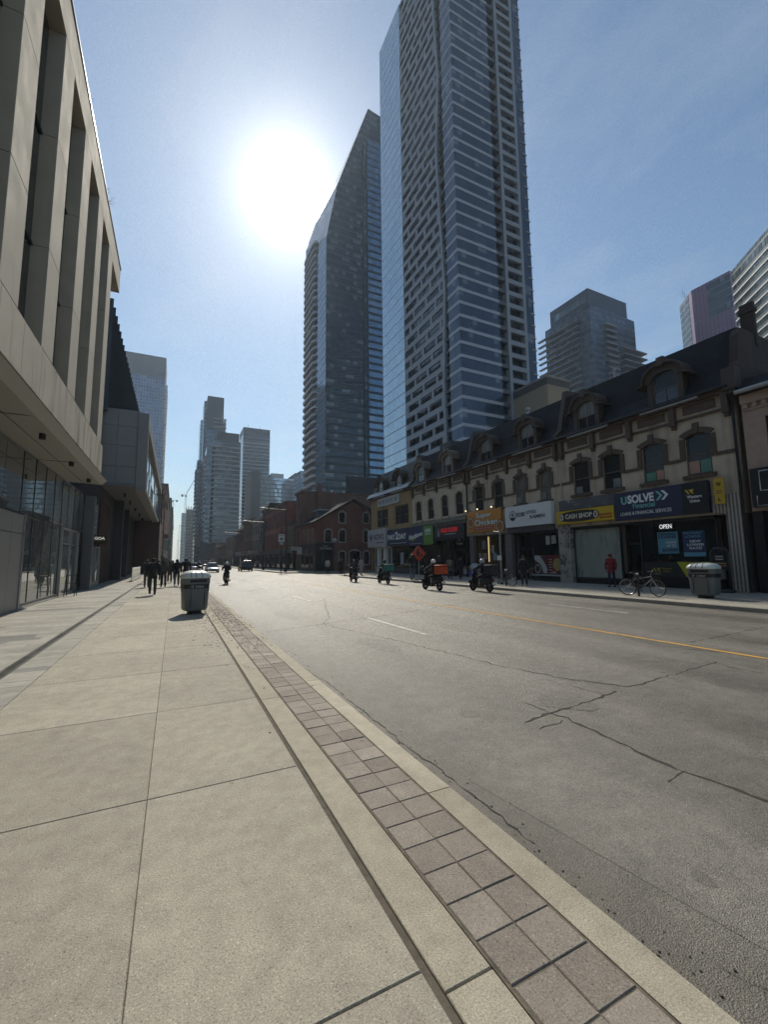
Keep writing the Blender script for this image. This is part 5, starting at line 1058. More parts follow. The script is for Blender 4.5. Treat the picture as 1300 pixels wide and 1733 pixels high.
g = MB(); g.box(XF-.18, 20.45, YG-.18, 66.4, 0, 3.9); g.build('black_shop', M_black, R, bevel=.02); MB().box(XF-.3, 20.55, YG-.3, 66.5, 3.9, 4.02).build('shop_cornice', M_dalu, R)
for a, b in ((59, 60.6), (61.2, 62.8), (63.4, 65)): MB().box(XF-.2, XF-.18, a, b, .5, 3.).build('shop_pane', G_shop, R)
MB().box(18.4, 20.1, YG-.2, YG-.18, .5, 2.9).build('shop_pane', G_shop, R)
textmb(MB(), 'THE PIANO', lambda u, z, d: Vector((u, YG-.18+d, z)), 18.3, 20.2, 3.05, 3.35, -.014, .012, .0, 0, False).build('lettering', flatm((.45, .45, .43)), R); textmb(MB(), 'BAR', lambda u, z, d: Vector((u, YG-.18+d, z)), 18.9, 19.6, 3.45, 3.65, -.014, .012, .0, 0, False).build('lettering', flatm((.35, .35, .33)), R)
gl = thing('globe_lamp', 'white globe lamp on a bracket at the brick house corner', 'lamp', (20.4, YG-.5, 4.3)); MB().ell((20.4, YG-.6, 4.35), .34, .34, .3).build('globe', mat('opal globe', (.5, .5, .48), .3), gl); MB().tube([(20.4, YG, 4.1), (20.4, YG-.6, 4.05)], .04, 6).build('arm', M_black, gl)
# taller brick house behind
Rb = thing('tall_brick_house', 'tall brown brick house with blank side wall and chimney stacks behind the gabled house', 'building', (24, 70, 0))
ft = lambda u, z, d: Vector((XF+.45+d, u, z))
g = MB(); wall(g, ft, 66.55, 71., 0, 12.5, [(67.2, 67.9, 4.3, 6.3), (68.9, 69.6, 4.3, 6.3), (67.2, 67.9, 7.3, 9.1), (68.9, 69.6, 7.3, 9.1), (67.2, 67.9, 10.2, 11.6), (68.9, 69.6, 10.2, 11.6)], .2); g.box(XF+.7, 34, 66.6, 71, 0, 12.5); g.box(XF+.45, XF+.7, 66.55, 66.58, 0, 12.5); g.build('wall', M_red2, Rb)
for a in (67.2, 68.9):
    for c, d in ((4.3, 6.3), (7.3, 9.1), (10.2, 11.6)): swindow(Rb, ft, a, a+.7, c, d, hood=False, arch=.02, m=M_red2)
g = MB(); g.box(XF+.15, XF+.75, 66.4, 71.1, 12.5, 12.9); g.box(XF+.75, 34, 66.45, 66.8, 12.5, 12.75); g.fbox(ft, 66.55, 71, 9.75, 9.95, -.12, 0); g.fbox(ft, 66.55, 71, 6.8, 7.0, -.12, 0); g.build('cornice', M_red2, Rb)
MB().box(20.6, 21.4, 66.2, 67., 8.6, 14.).build('chimney', M_red2, Rb); MB().box(31, 31.8, 66.2, 67., 9., 13.9).build('chimney', M_red2, Rb)
for x in (23.2, 25.4): MB().ell((x, 66.7, 12.95), .16, .16, .14, 8, 5).build('roof_lamp', M_white, Rb)
# ------------------------------------------------------------------ houses down the street
def far_house(name, label, x, y0, y1, h, wm, n, rows, side=1, shopm=None, roofm=None, corn=M_trim, win=True, depth=14, sh=3.7, shops=2):
    r = thing(name, label, 'building', (x+side*4, (y0+y1)/2, 0)); f = (lambda u, z, d: Vector((x+d, u, z))) if side > 0 else (lambda u, z, d: Vector((x-d, u, z)))
    ops = []; L = (y1-y0)/n; fh = (h-sh-.6)/rows
    for k in range(rows):
        for i in range(n): ops.append((y0+L*(i+.28), y0+L*(i+.72), sh+.5+fh*k, sh+.5+fh*k+fh*.68))
    g = MB(); wall(g, f, y0, y1, sh, h, ops, .18); g.fbox(f, y0+.02, y1-.02, 0, h-.02, .5, depth); g.fbox(f, y0, y0+.02, 0, h, .0, depth); g.fbox(f, y1-.02, y1, 0, h, .0, depth); g.fbox(f, y0, y1, sh-.03, sh, .0, .5); g.build('wall', wm, r)
    for a, b, c, d in ops:
        q = MB(); q.fbox(f, a-.1, b+.1, c-.14, c, -.1, .05); q.fbox(f, a-.08, b+.08, d, d+.16, -.05, .03); wn = q.build('window', corn, r)
        q = MB(); q.fbox(f, a, b, (c+d)/2-.03, (c+d)/2+.03, .1, .15); q.fbox(f, a, a+.06, c, d, .1, .15); q.fbox(f, b-.06, b, c, d, .1, .15); q.build('frame', M_frame, wn); MB().fbox(f, a, b, c, d, .15, .165).build('pane', G_dark, wn)
    g = MB(); g.fbox(f, y0, y1, h, h+.35, -.35, depth); g.fbox(f, y0, y1, h-.3, h, -.18, 0); g.build('cornice', corn, r)
    if roofm: g = MB(); g.extr([f(y0, h+.35, -.1), f(y0, h+1.9, .9), f(y0, h+1.9, depth), f(y0, h+.35, depth)], (0, y1-y0, 0)); g.build('roof', roofm, r)
    s = (y1-y0)/shops
    g = MB(); g.fbox(f, y0, y1, 2.9, sh-.05, -.1, .5)
    for i in range(shops+1): u = y0+s*i; g.fbox(f, max(y0, u-.2), min(y1, u+.2), 0, 2.9, -.05, .5)
    g.build('shop_front', shopm or M_dalu, r)
    for i in range(shops): MB().fbox(f, y0+s*i+.25, y0+s*i+s-.25, .3, 2.85, .2, .25).build('shop_pane', G_shop, r)
    return r
M_olive = mat('olive render', (.16, .13, .09), .8, var=.15); M_greyst = mat('grey stone', (.2, .18, .16), .85, var=.18); M_plum = brick('plum brick', (.11, .05, .05), (.09, .045, .045), (.1, .08, .08))
far_house('render_house', 'low olive rendered house beside the tall brown brick house', XF+.1, 71., 75.6, 7.9, M_olive, 3, 1, shops=1)
far_house('red_brick_terrace', 'long three storey red brick terrace with rows of tall windows', XF, 75.7, 95.8, 11.9, M_red3, 12, 2, shops=4, shopm=mat('grey green shop', (.06, .07, .065), .6))
far_house('dark_terrace_house', 'dark narrow brick house between the red terrace and the grey stone houses', XF+.05, 95.9, 99.5, 12.6, M_plum, 2, 2, shops=1, roofm=M_shin)
far_house('grey_stone_houses', 'pair of grey stone houses with pale pilasters past the red terrace', XF, 99.6, 113, 11.3, M_greyst, 4, 2, shops=2, corn=M_vous)
far_house('brown_brick_house', 'brown brick house beyond the grey stone houses', XF, 113.1, 129, 12.3, M_red2, 5, 2, shops=2)
far_house('plum_brick_house', 'plum coloured brick house with a dark roof further down the right side', XF+.2, 129.1, 146, 10.6, M_plum, 5, 2, shops=3, roofm=M_shin)
far_house('stone_end_house', 'stone faced house with signs near the far end of the right side', XF-.6, 146.1, 168, 9.2, M_greyst, 6, 2, shops=3)
far_house('brick_end_house', 'last low brick house on the right side before the towers', XF-.2, 168.1, 205, 7.4, M_red2, 9, 1, shops=4)
far_house('far_shop_row', 'distant two storey ochre shop row closing the right side', XF-1.5, 205.2, 262, 9.4, M_olive, 10, 2, shops=5)
# left row beyond the grey box
far_house('left_brick_house', 'red brick house directly past the grey box on the left', -2.2, 79.2, 92, 12.6, M_red, 5, 3, side=-1, shops=2)
far_house('left_stone_house', 'dark stone house with projecting signs on the left row', -2.6, 92.1, 112, 15.2, mat('sooty stone', (.12, .1, .085), .85, var=.2), 6, 3, side=-1, shops=3)
far_house('left_green_house', 'tall narrow house with green shop signs on the left row', -2.4, 112.1, 135, 16.4, M_plum, 6, 3, side=-1, shops=3, shopm=mat('green shop', (.05, .12, .09), .6))
far_house('left_office_house', 'taller brown office house far along the left row', -2.6, 135.2, 205, 23.5, M_red2, 12, 5, side=-1, shops=5)
far_house('left_end_block', 'last tall block on the left row before the pale sky gap', -2.3, 206, 300, 29, M_greyst, 12, 6, side=-1, shops=5)
far_house('left_far_block', 'farthest block of the left row, dark against the bright sky', -2.0, 302, 520, 36, M_plum, 14, 7, side=-1, shops=5)
# hanging signs down the street
def blade(x, y, z, w, h, col, label, shape='box'):
    r = thing('blade_sign', label, 'sign', (x, y, z)); g = MB()
    if shape == 'box': g.box(x-w/2, x+w/2, y-.08, y+.08, z, z+h)
    else: g.tube([(x, y-.08, z+h/2), (x, y+.08, z+h/2)], h/2, 16)
    g.build('board', flatm(col), r); MB().box(x-w/2-.4, x+w/2+.4, y-.03, y+.03, z+h, z+h+.06).build('bracket', M_black, r)
for a in [(XF-.7, 96.4, 5.2, .9, 2.6, (.12, .12, .13), 'tall dark vertical blade sign on the dark narrow house'), (XF-.8, 92.2, 8.0, 1.4, 1.4, (.09, .09, .12), 'round dark blade sign high on the red terrace', 'r'), (XF-.7, 67, 3.1, 1.3, .7, (.45, .45, .42), 'small white blade sign on the tall brown brick house'), (XF-.6, 64.6, 2.5, .7, 1.1, (.5, .5, .48), 'white narrow blade sign on the black ground floor shop'), (XF-.8, 104, 3.2, 1.5, .8, (.32, .28, .24), 'beige blade sign on the grey stone houses'), (XF-.8, 110, 3.3, 1.4, .9, (.4, .38, .35), 'pale blade sign under the grey stone houses'), (XF-.8, 118, 3.0, 1.2, 1.2, (.3, .24, .2), 'brown blade sign on the brown brick house'), (XF-.8, 133, 3.3, 1.5, .9, (.45, .43, .4), 'cream blade sign on the plum brick house'), (XF-.9, 150, 3.6, 1.8, 1.8, (.3, .3, .32), 'round grey blade sign on the stone faced end house', 'r'),
          (-1.7, 100, 6.3, 1.0, 1.0, (.1, .09, .07), 'round dark blade sign on the left stone house', 'r'), (-1.8, 104, 4.5, .8, 1.8, (.25, .27, .25), 'pale tall blade sign on the left stone house'), (-1.6, 116, 4.2, 1.0, 2.2, (.1, .26, .18), 'green blade sign on the left narrow house'), (-1.5, 125, 5., 1.0, 1.0, (.5, .5, .48), 'white square blade sign far along the left row')]: blade(*a)
# ------------------------------------------------------------------ figures: one skinned body each, clothes grown on the same joints
def skin(name, V, E, R, m, parent, sub=1, root=0):
    me = bpy.data.meshes.new(name); me.from_pydata([Vector(v) for v in V], E, [])
    o = bpy.data.objects.new(name, me); COL.objects.link(o)
    o.modifiers.new('skin', 'SKIN'); 
    if not me.skin_vertices: bpy.context.view_layer.objects.active = o; 
    sl = me.skin_vertices[0].data if me.skin_vertices else None
    if sl is None:
        bm = bmesh.new(); bm.from_mesh(me); lay = bm.verts.layers.skin.verify()
        for v, r in zip(bm.verts, R): v[lay].radius = r if isinstance(r, tuple) else (r, r); v[lay].use_root = (v.index == root)
        bm.to_mesh(me); bm.free()
    else:
        for i, r in enumerate(R): sl[i].radius = r if isinstance(r, tuple) else (r, r); sl[i].use_root = (i == root)
    s = o.modifiers.new('sub', 'SUBSURF'); s.levels = sub; s.render_levels = sub
    dg = bpy.context.evaluated_depsgraph_get(); m2 = bpy.data.meshes.new_from_object(o.evaluated_get(dg))
    o.modifiers.clear(); o.data = m2; bpy.data.meshes.remove(me); m2.materials.clear(); m2.materials.append(m)
    m2.polygons.foreach_set('use_smooth', [True]*len(m2.polygons))
    o.parent = parent; W0[o.name] = Vector((0, 0, 0)); return o
SK = mat('skin', (.32, .19, .13), .5, var=.06)
CL = {}
def cloth(c):
    k = tuple(round(x, 3) for x in c)
    if k not in CL: CL[k] = mat('cloth %d' % len(CL), c, .85, var=.25, vscale=9, bump=.3, bscale=25)
    return CL[k]
BLK, CHAR, NAVY, JEAN, KHAKI, CREAM = (.012, .012, .014), (.03, .03, .033), (.014, .02, .045), (.045, .07, .13), (.16, .13, .09), (.46, .44, .39)
def person(label, loc, head, h=1.75, ph=.35, arms='walk', sit=None, top=BLK, leg=CHAR, shoe=BLK, hair=(.015, .011, .009), coat=0., hat=None, helmet=None, lean=0., hood=False, skirt=False, turn=0., group=None, wide=1., knee=1., targ=None, feet=None, cat='person'):
    """head: the way the figure faces (radians from +y, clockwise); ph: stride phase"""
    r = thing('person', label, cat, (0, 0, 0), group); s = h/1.75
    V3 = Vector; J = {}
    pz = .93
    st = abs(ph); sg = 1 if ph >= 0 else -1
    def leg_(sd, a, k):
        hip = V3((sd*.095, 0, pz-.02)); kn = hip+.44*V3((sd*.03, math.sin(a), -math.cos(a))); b = a-k
        an = kn+.42*V3((0, math.sin(b), -math.cos(b))); return hip, kn, an
    for nm, sd in (('L', -1), ('R', 1)):
        if sit is None:
            fwd = (sd == sg); a = st*(.95 if fwd else -.75); k = (.12 if fwd else .55)*min(1, st*2.4)*knee
            hip, kn, an = leg_(sd, a, k)
        else:
            hip = V3((sd*.1, 0, pz-.02)); ft = feet[0 if sd < 0 else 1] if feet else V3((sd*.16, .34, pz-.46))
            an = V3(ft); d = an-hip; L = min(d.length, .84); an = hip+d.normalized()*L; mid = hip.lerp(an, .5); hh = math.sqrt(max(0, .43**2-(L/2)**2)); kn = mid+V3((sd*.12, .9, .45)).normalized()*hh
        J['hip'+nm], J['kn'+nm], J['an'+nm] = hip, kn, an
    off = 0
    if sit is None: off = .085-min(J['anL'].z, J['anR'].z)
    ln = math.sin(lean)
    J['pel'] = V3((0, 0, pz)); J['sp'] = V3((0, .03+ln*.2, pz+.2)); J['ch'] = V3((0, .02+ln*.42, pz+.43)); J['nk'] = V3((0, .03+ln*.58, pz+.57)); J['hd'] = V3((0, .06+ln*.64, pz+.66)); J['ht'] = V3((0, .055+ln*.68, pz+.76))
    for nm, sd in (('L', -1), ('R', 1)):
        sh = J['ch']+V3((sd*.185*wide, 0, .06))
        if arms == 'bars' or targ:
            wr = V3(targ[0 if sd < 0 else 1]) if targ else J['ch']+V3((sd*.3, .42, -.24)); d = wr-sh; L = min(d.length, .55); wr = sh+d.normalized()*L; mid = sh.lerp(wr, .5); hh = math.sqrt(max(0, .285**2-(L/2)**2)); el = mid+V3((sd*.7, -.2, -.7)).normalized()*hh
        else:
            a = (-sg*sd*st*.75 if arms == 'walk' else .05); el = sh+.29*V3((sd*.22, math.sin(a), -math.cos(a))); b = a+(.35 if arms == 'walk' else .12); wr = el+.26*V3((sd*-.05, math.sin(b), -math.cos(b)))
        J['sh'+nm], J['el'+nm], J['wr'+nm] = sh, el, wr
    if sit is not None: off = sit-pz
    for k in J: J[k] = (J[k]+V3((0, 0, off)))*s
    names = list(J); V = [J[k] for k in names]; ix = {k: i for i, k in enumerate(names)}
    E = [('pel', 'sp'), ('sp', 'ch'), ('ch', 'nk'), ('nk', 'hd'), ('hd', 'ht')]
    for nm in 'LR': E += [('pel', 'hip'+nm), ('hip'+nm, 'kn'+nm), ('kn'+nm, 'an'+nm), ('ch', 'sh'+nm), ('sh'+nm, 'el'+nm), ('el'+nm, 'wr'+nm)]
    rad_ = dict(pel=.125, sp=.12, ch=.135, nk=.058, hd=.088, ht=.07)
    for nm in 'LR': rad_.update({'hip'+nm: .085, 'kn'+nm: .058, 'an'+nm: .042, 'sh'+nm: .06, 'el'+nm: .043, 'wr'+nm: .028})
    Ei = [(ix[a], ix[b]) for a, b in E]; R = [rad_[k]*s for k in names]
    for nm, sd in (('L', -1), ('R', 1)):                     # feet, hands with fingers and thumb
        an = J['an'+nm]; V.append(an+V3((0, .15, -.055))*s); R.append(.033*s); Ei.append((ix['an'+nm], len(V)-1))
        wr, el = J['wr'+nm], J['el'+nm]; d = (wr-el).normalized(); sdv = V3((-sd, 0, 0)); fw = V3((0, 1, 0)); pl = wr+d*.05*s
        V.append(pl); R.append((.03*s, .016*s)); pi = len(V)-1; Ei.append((ix['wr'+nm], pi))
        for q, (o_, L) in enumerate(((.03, .07), (.01, .08), (-.01, .075), (-.03, .06))):
            a1 = pl+d*.045*s+fw*o_*s; b1 = a1+(d*.7+sdv*.5).normalized()*L*.7*s; V += [a1, b1]; R += [.009*s, .007*s]; n = len(V); Ei += [(pi, n-2), (n-2, n-1)]
        V.append(wr+d*.03*s+fw*.04*s); V.append(wr+d*.075*s+fw*.06*s); R += [.011*s, .008*s]; n = len(V); Ei += [(pi, n-2), (n-2, n-1)]
    hd = J['hd']; V.append(hd+V3((0, .098, -.005))*s); R.append(.014*s); Ei.append((ix['hd'], len(V)-1))       # nose
    V.append(J['hd']+V3((0, .06, -.075))*s); R.append(.035*s); Ei.append((ix['hd'], len(V)-1))                  # chin
    body = skin('body', V, Ei, R, SK, r)
    g = MB()
    for sd in (-1, 1): g.ell(hd+V3((sd*.034, .083, .018))*s, .011*s, .007*s, .008*s, 6, 4)
    g.build('eyes', flatm((.02, .015, .012)), body); g = MB(); g.ell(hd+V3((0, .088, -.048))*s, .024*s, .01*s, .006*s, 8, 4); g.build('mouth', flatm((.2, .07, .06)), body)
    g = MB()
    for sd in (-1, 1): g.ell(hd+V3((sd*.092, -.005, .0))*s, .01*s, .022*s, .033*s, 6, 5)
    g.build('ears', SK, body)
    # clothes
    def sub(keys, rr, edges, extra=()):
        i2 = {k: i for i, k in enumerate(keys)}; return [J[k] for k in keys], [(i2[a], i2[b]) for a, b in edges], [rr[k]*s for k in keys]
    cm = cloth(top); lo = J['pel']-V3((0, 0, .06+coat))*s
    ks = ['pel', 'sp', 'ch', 'nk', 'shL', 'elL', 'wrL', 'shR', 'elR', 'wrR']
    rr = dict(pel=.172, sp=.17, ch=.185, nk=.08, shL=.1, elL=.074, wrL=.056, shR=.1, elR=.074, wrR=.056)
    v, e, q = sub(ks, rr, [('pel', 'sp'), ('sp', 'ch'), ('ch', 'nk'), ('ch', 'shL'), ('shL', 'elL'), ('elL', 'wrL'), ('ch', 'shR'), ('shR', 'elR'), ('elR', 'wrR')])
    v.append(lo); q.append((.165+coat*.06)*s); e.append((0, len(v)-1)); skin('jacket', v, e, q, cm, r)
    if hood: MB().ell(J['nk']+V3((0, -.06, .06))*s, .1*s, .07*s, .09*s).build('hood', cm, r, smooth=True)
    ks = ['pel', 'hipL', 'knL', 'anL', 'hipR', 'knR', 'anR']; rr = dict(pel=.135, hipL=.1, knL=.078, anL=.068, hipR=.1, knR=.078, anR=.068)
    v, e, q = sub(ks, rr, [('pel', 'hipL'), ('hipL', 'knL'), ('knL', 'anL'), ('pel', 'hipR'), ('hipR', 'knR'), ('knR', 'anR')]); skin('trousers', v, e, q, cloth(leg), r)
    for nm in 'LR':
        an = J['an'+nm]; g = MB(); g.ell(an+V3((0, .065, -.045))*s, .05*s, .14*s, .042*s, 12, 8); g.ell(an+V3((0, -.01, -.01))*s, .05*s, .06*s, .06*s, 10, 6); g.build('shoe', flatm(shoe), r, smooth=True)
    c = hd+V3((0, -.012, .045))*s
    if helmet:
        g = MB(); g.ell(c+V3((0, .0, .0)), .135*s, .155*s, .135*s, 16, 10, -.45, 1.); g.build('helmet', mat('helmet '+label[:14], helmet, .2, spec=.6, var=.05), r, smooth=True); MB().ell(c+V3((0, .06, -.01))*s, .115*s, .1*s, .06*s, 12, 6).build('visor', G_dark, r, smooth=True)
    else:
        g = MB(); g.ell(c, .102*s, .112*s, .1*s, 14, 8, -.25, 1.); g.ell(c+V3((0, -.035, -.03))*s, .095*s, .085*s, .1*s, 12, 8); g.build('hair', cloth(hair), r, smooth=True)
        if hat: g = MB(); g.ell(c+V3((0, -.005, .035))*s, .106*s, .116*s, .075*s, 14, 6, -.02, 1.); g.fpoly(lambda u, z, d: c+V3((u, .1+z, d))*s, [(-.08, 0), (.08, 0), (.06, .07), (-.06, .07)], .012, .024); g.build('cap', cloth(hat), r)
    r.location = loc; r.rotation_euler = (0, 0, -head); return r
AW = 0.0; TO = PI        # walking away down the street / towards us
G1 = 'pedestrians on the left pavement'
person('man in a dark suit jacket walking away, nearest on the left pavement', (-.89, 23.74, 0), AW-.05, 1.80, .32, top=BLK, leg=CHAR, wide=1.12, group=G1)
person('person in a dark coat and grey trousers walking left of the suited man', (-1.5, 30.9, 0), AW, 1.68, -.2, top=CHAR, leg=(.09, .085, .075), group=G1)
person('person in a grey hooded jacket and black trousers right of the suited man', (-.55, 30.2, 0), AW, 1.70, .22, top=(.055, .052, .05), leg=BLK, hood=True, group=G1, wide=1.05)
person('tall person in black behind the grey hooded jacket', (-.62, 35.2, 0), AW+.1, 1.84, -.25, top=BLK, leg=BLK, group=G1)
person('person in a brown coat walking beyond the grey hooded jacket', (-.25, 36.3, 0), AW, 1.66, .3, top=(.06, .045, .032), leg=BLK, coat=.3, group=G1)
person('person in blue jeans and a black jacket walking away beside the litter bin', (.2, 31.4, 0), AW, 1.74, .12, top=BLK, leg=JEAN, shoe=(.5, .5, .48), group=G1)
person('slim person in black to the left of the blue jeans', (-.08, 43.5, 0), AW, 1.72, -.3, top=BLK, leg=BLK, group=G1)
person('broad person in a black jacket and pale cap behind the litter bin', (.72, 31., 0), AW+.15, 1.82, .2, top=BLK, leg=CHAR, hat=(.3, .29, .27), wide=1.15, group=G1)
person('person in a navy coat far along the left pavement', (-.9, 52, 0), AW, 1.75, .3, top=NAVY, leg=BLK, group=G1)
person('person in a plum top farthest along the left pavement', (-.4, 60, 0), TO, 1.7, .25, top=(.05, .02, .03), leg=CHAR, group=G1)
person('person in a long grey coat among the walkers left of the blue jeans', (-1.15, 40.5, 0), AW, 1.73, -.28, top=(.07, .07, .075), leg=BLK, coat=.35, group=G1)
person('person in a dark green jacket behind the suited man', (-1.75, 36.5, 0), AW+.08, 1.78, .26, top=(.02, .03, .024), leg=CHAR, group=G1)
person('person in a tan jacket far behind the blue jeans', (.35, 47, 0), AW, 1.76, .3, top=(.2, .15, .09), leg=NAVY, group=G1)
G2 = 'pedestrians on the right pavement'
person('person in a cream jacket and black trousers standing at the far corner', (16.1, 47.6, 0), AW+.2, 1.72, .05, 'hang', top=CREAM, leg=BLK, group=G2)
person('smaller dark clothed person of the pair waiting at the side street', (17.1, 46.4, 0), AW-.3, 1.62, .15, top=CHAR, leg=CHAR, group=G2)
person('taller dark clothed person of the pair waiting at the side street', (16.5, 44, 0), TO+.2, 1.8, .22, top=BLK, leg=BLK, group=G2)
person('person in a long pale open coat crossing by the corner', (17.05, 39.9, 0), TO-.3, 1.74, .2, top=(.32, .31, .28), leg=(.3, .29, .26), coat=.42, group=G2)
person('man in black with a pale cap standing behind the orange box scooter', (19.9, 30., 0), AW+.3, 1.82, .08, 'hang', top=BLK, leg=BLK, hat=(.4, .38, .36), group=G2)
person('person in a khaki coat bending forward outside the dark doorway', (19.5, 27.9, 0), AW+.6, 1.66, .1, 'hang', top=(.15, .15, .11), leg=CHAR, lean=.55, coat=.22, group=G2)
bagp = person('person in black carrying a white shopping bag outside the dark doorway', (20., 27.2, 0), TO+.4, 1.74, .25, top=BLK, leg=BLK, group=G2)
bg_ = thing('shopping_bag', 'white shopping bag hanging from the hand of a person in black', 'bag', (20.32, 27.1, .42), None); MB().extr([(20.24, 26.98, .38), (20.4, 26.98, .38), (20.38, 26.98, .78), (20.26, 26.98, .78)], (0, .26, 0)).build('sack', flatm((.45, .45, .43)), bg_); MB().tube([(20.32, 27.03, .77), (20.32, 27.11, .93), (20.32, 27.19, .77)], .008, 5).build('handle', flatm((.4, .4, .38)), bg_)
person('man in a black coat facing the street in front of the ramen shop', (17.9, 18.35, 0), PI+.9, 1.70, .1, 'hang', top=BLK, leg=CHAR, coat=.1, group=G2)
person('person in a red hooded jacket and red cap standing by the papered window', (20.9, 15.1, 0), -PI/2-.2, 1.72, .08, 'hang', top=(.2, .012, .015), leg=NAVY, hat=(.19, .012, .012), hood=True, wide=1.1, group=G2)
person('person in a grey top far down the right pavement', (15.6, 92, 0), TO, 1.75, .3, top=(.2, .2, .2), leg=CHAR, group=G2)
person('person in white by the grey stone houses', (15.2, 104, 0), AW, 1.7, .3, top=(.5, .5, .48), leg=BLK, group=G2)

# ------------------------------------------------------------------ bicycles, scooters, motorcycle
M_tyre = mat('tyre rubber', (.012, .012, .012), .85, var=.15); M_rim = mat('bare alloy', (.45, .45, .45), .3, .9); M_chr = mat('chrome', (.6, .6, .6), .15, 1.)
def wheel(par, y, z, R, wt=.02, spokes=16, yaw=0., rimm=None, px=0., hubr=.025):
    M = Matrix.Translation((px, y, z)) @ Matrix.Rotation(yaw, 4, 'Z'); ax = M.to_3x3() @ Vector((1, 0, 0)); c = Vector((px, y, z))
    t_ = MB().ring(c, ax, R-wt, wt, 32, 8).build('wheel', M_tyre, par, smooth=True)
    g = MB().ring(c, ax, R-wt*2.2, wt*.5, 32, 6); g.cyl(c-ax*.04, c+ax*.04, hubr, None, 10); g.build('rim', rimm or M_rim, t_)
    g = MB(); e = M.to_3x3() @ Vector((0, 1, 0)); n_ = Vector((0, 0, 1))
    for i in range(spokes): a = 2*PI*i/spokes; g.tube([c+ax*(.02 if i % 2 else -.02), c+(e*math.cos(a)+n_*math.sin(a))*(R-wt*2.4)], .0028 if spokes > 8 else .012, 4)
    g.build('spokes', rimm or M_rim, t_)
def bicycle(label, loc, rz, col, basket=False, steer=.25, drop=False, step=False):
    r = thing('bicycle', label, 'bicycle'); R = .345; fm = mat('frame '+label[:16], col, .3, .3)
    B_, S_, H_ = Vector((0, -.05, .29)), Vector((0, -.2, .78)), Vector((0, .36, .84)); RA, FA = Vector((0, -.52, R)), Vector((0, .56, R)); H2 = Vector((0, .4, .7))
    wheel(r, RA.y, R, R); wheel(r, FA.y, R, R, yaw=steer)
    g = MB(); g.tube([B_, S_], .017); g.tube([S_-Vector((0, -.02, .1)), H_-Vector((0, 0, .05))] if not step else [B_+(S_-B_)*.4, H2], .018); g.tube([B_, H2], .02); g.tube([H_, H2], .022)
    for s in (-1, 1): g.tube([RA+Vector((s*.06, 0, 0)), B_+Vector((s*.03, 0, 0))], .011, 6); g.tube([RA+Vector((s*.06, 0, 0)), S_-Vector((0, 0, .08))], .009, 6)
    g.build('frame', fm, r)
    g = MB()
    for s in (-1, 1): g.tube([H2+Vector((s*.045, .01, -.03)), FA+Vector((s*.05, 0, 0))], .014, 6)
    g.tube([H2+Vector((-.045, .01, -.03)), H2+Vector((.045, .01, -.03))], .016, 6); g.build('fork', fm, r)
    g = MB(); hb = H_+Vector((0, .04, .14)); g.tube([H_, hb], .013)
    g.tube([hb+Vector(p) for p in ([(-.3, -.06, .03), (-.16, .02, .03), (0, 0, 0), (.16, .02, .03), (.3, -.06, .03)] if not drop else [(-.22, .0, -.14), (-.22, .1, -.08), (-.21, .08, .0), (0, 0, 0), (.21, .08, 0), (.22, .1, -.08), (.22, 0, -.14)])], .012, 8); g.build('handlebar', M_alu, r)
    g = MB(); g.tube([S_, S_+Vector((0, -.04, .14))], .012); g.build('seat_post', M_chr, r)
    g = MB(); c = S_+Vector((0, -.05, .16)); g.loft([[c+Vector((w_*math.cos(a), y, h_*math.sin(a)-.01)) for a in [i*PI/5 for i in range(10)]] for y, w_, h_ in ((-.13, .06, .025), (-.08, .075, .032), (.0, .04, .03), (.13, .018, .02))]); g.build('saddle', M_black, r, smooth=True)
    g = MB(); g.ring(B_+Vector((.05, 0, 0)), (1, 0, 0), .09, .008, 20, 5); g.tube([B_+Vector((.06, 0, 0)), B_+Vector((.07, .12, -.12))], .009, 5); g.tube([B_+Vector((-.06, 0, 0)), B_+Vector((-.07, -.12, .12))], .009, 5)
    for s, y, z in ((1, .12, -.12), (-1, -.12, .12)): g.box(s*.07-.0, s*.16, B_.y+y-.03, B_.y+y+.03, B_.z+z-.01, B_.z+z+.01)
    g.tube([RA+Vector((.05, 0, .04)), B_+Vector((.05, 0, .09))], .005, 4); g.tube([RA+Vector((.05, 0, -.04)), B_+Vector((.05, 0, -.09))], .005, 4); g.build('crank', M_dalu, r)
    if basket:
        q = H_+Vector((0, .12, .0)); g = MB()
        for z, k in ((-.12, .11), (-.02, .13), (.1, .15)): g.tube([q+Vector((-k, 0, z)), q+Vector((k, 0, z)), q+Vector((k, .24, z)), q+Vector((-k, .24, z))], .008, 5, True)
        g.box(-.12, .12, q.y+.01, q.y+.22, q.z-.12, q.z+.06); g.build('basket', M_black, r)
    r.location = loc; r.rotation_euler = (0, rad(4), rz); return r
bicycle('black mountain bicycle with a white frame tube and front basket near the far litter bin', (17.1, 11.05, 0), PI+.3, (.28, .28, .28), True, -.35)
bicycle('dark city bicycle with a pale headlight in front of the ramen shop', (17.15, 19.3, 0), .45, (.03, .03, .03), False, .2, True)
def ringpost(label, loc, rz):
    r = thing('bike_post', label, 'bike stand', (0, 0, 0), 'ring and post bike stands'); MB().cyl((0, 0, 0), (0, 0, .86), .045, None, 14).build('post', M_dalu, r); MB().ell((0, 0, .88), .06, .06, .05).build('post_cap', M_lead, r, smooth=True); MB().ring((0, .0, .56), (1, 0, 0), .24, .024, 28, 8).build('ring', M_dalu, r, smooth=True); r.location = loc; r.rotation_euler = (0, 0, rz)
ringpost('ring and post bike stand behind the bicycle with the basket', (16.95, 11.1, 0), .1); ringpost('ring and post bike stand beside the bicycle outside the ramen shop', (17.05, 18.9, 0), .1)
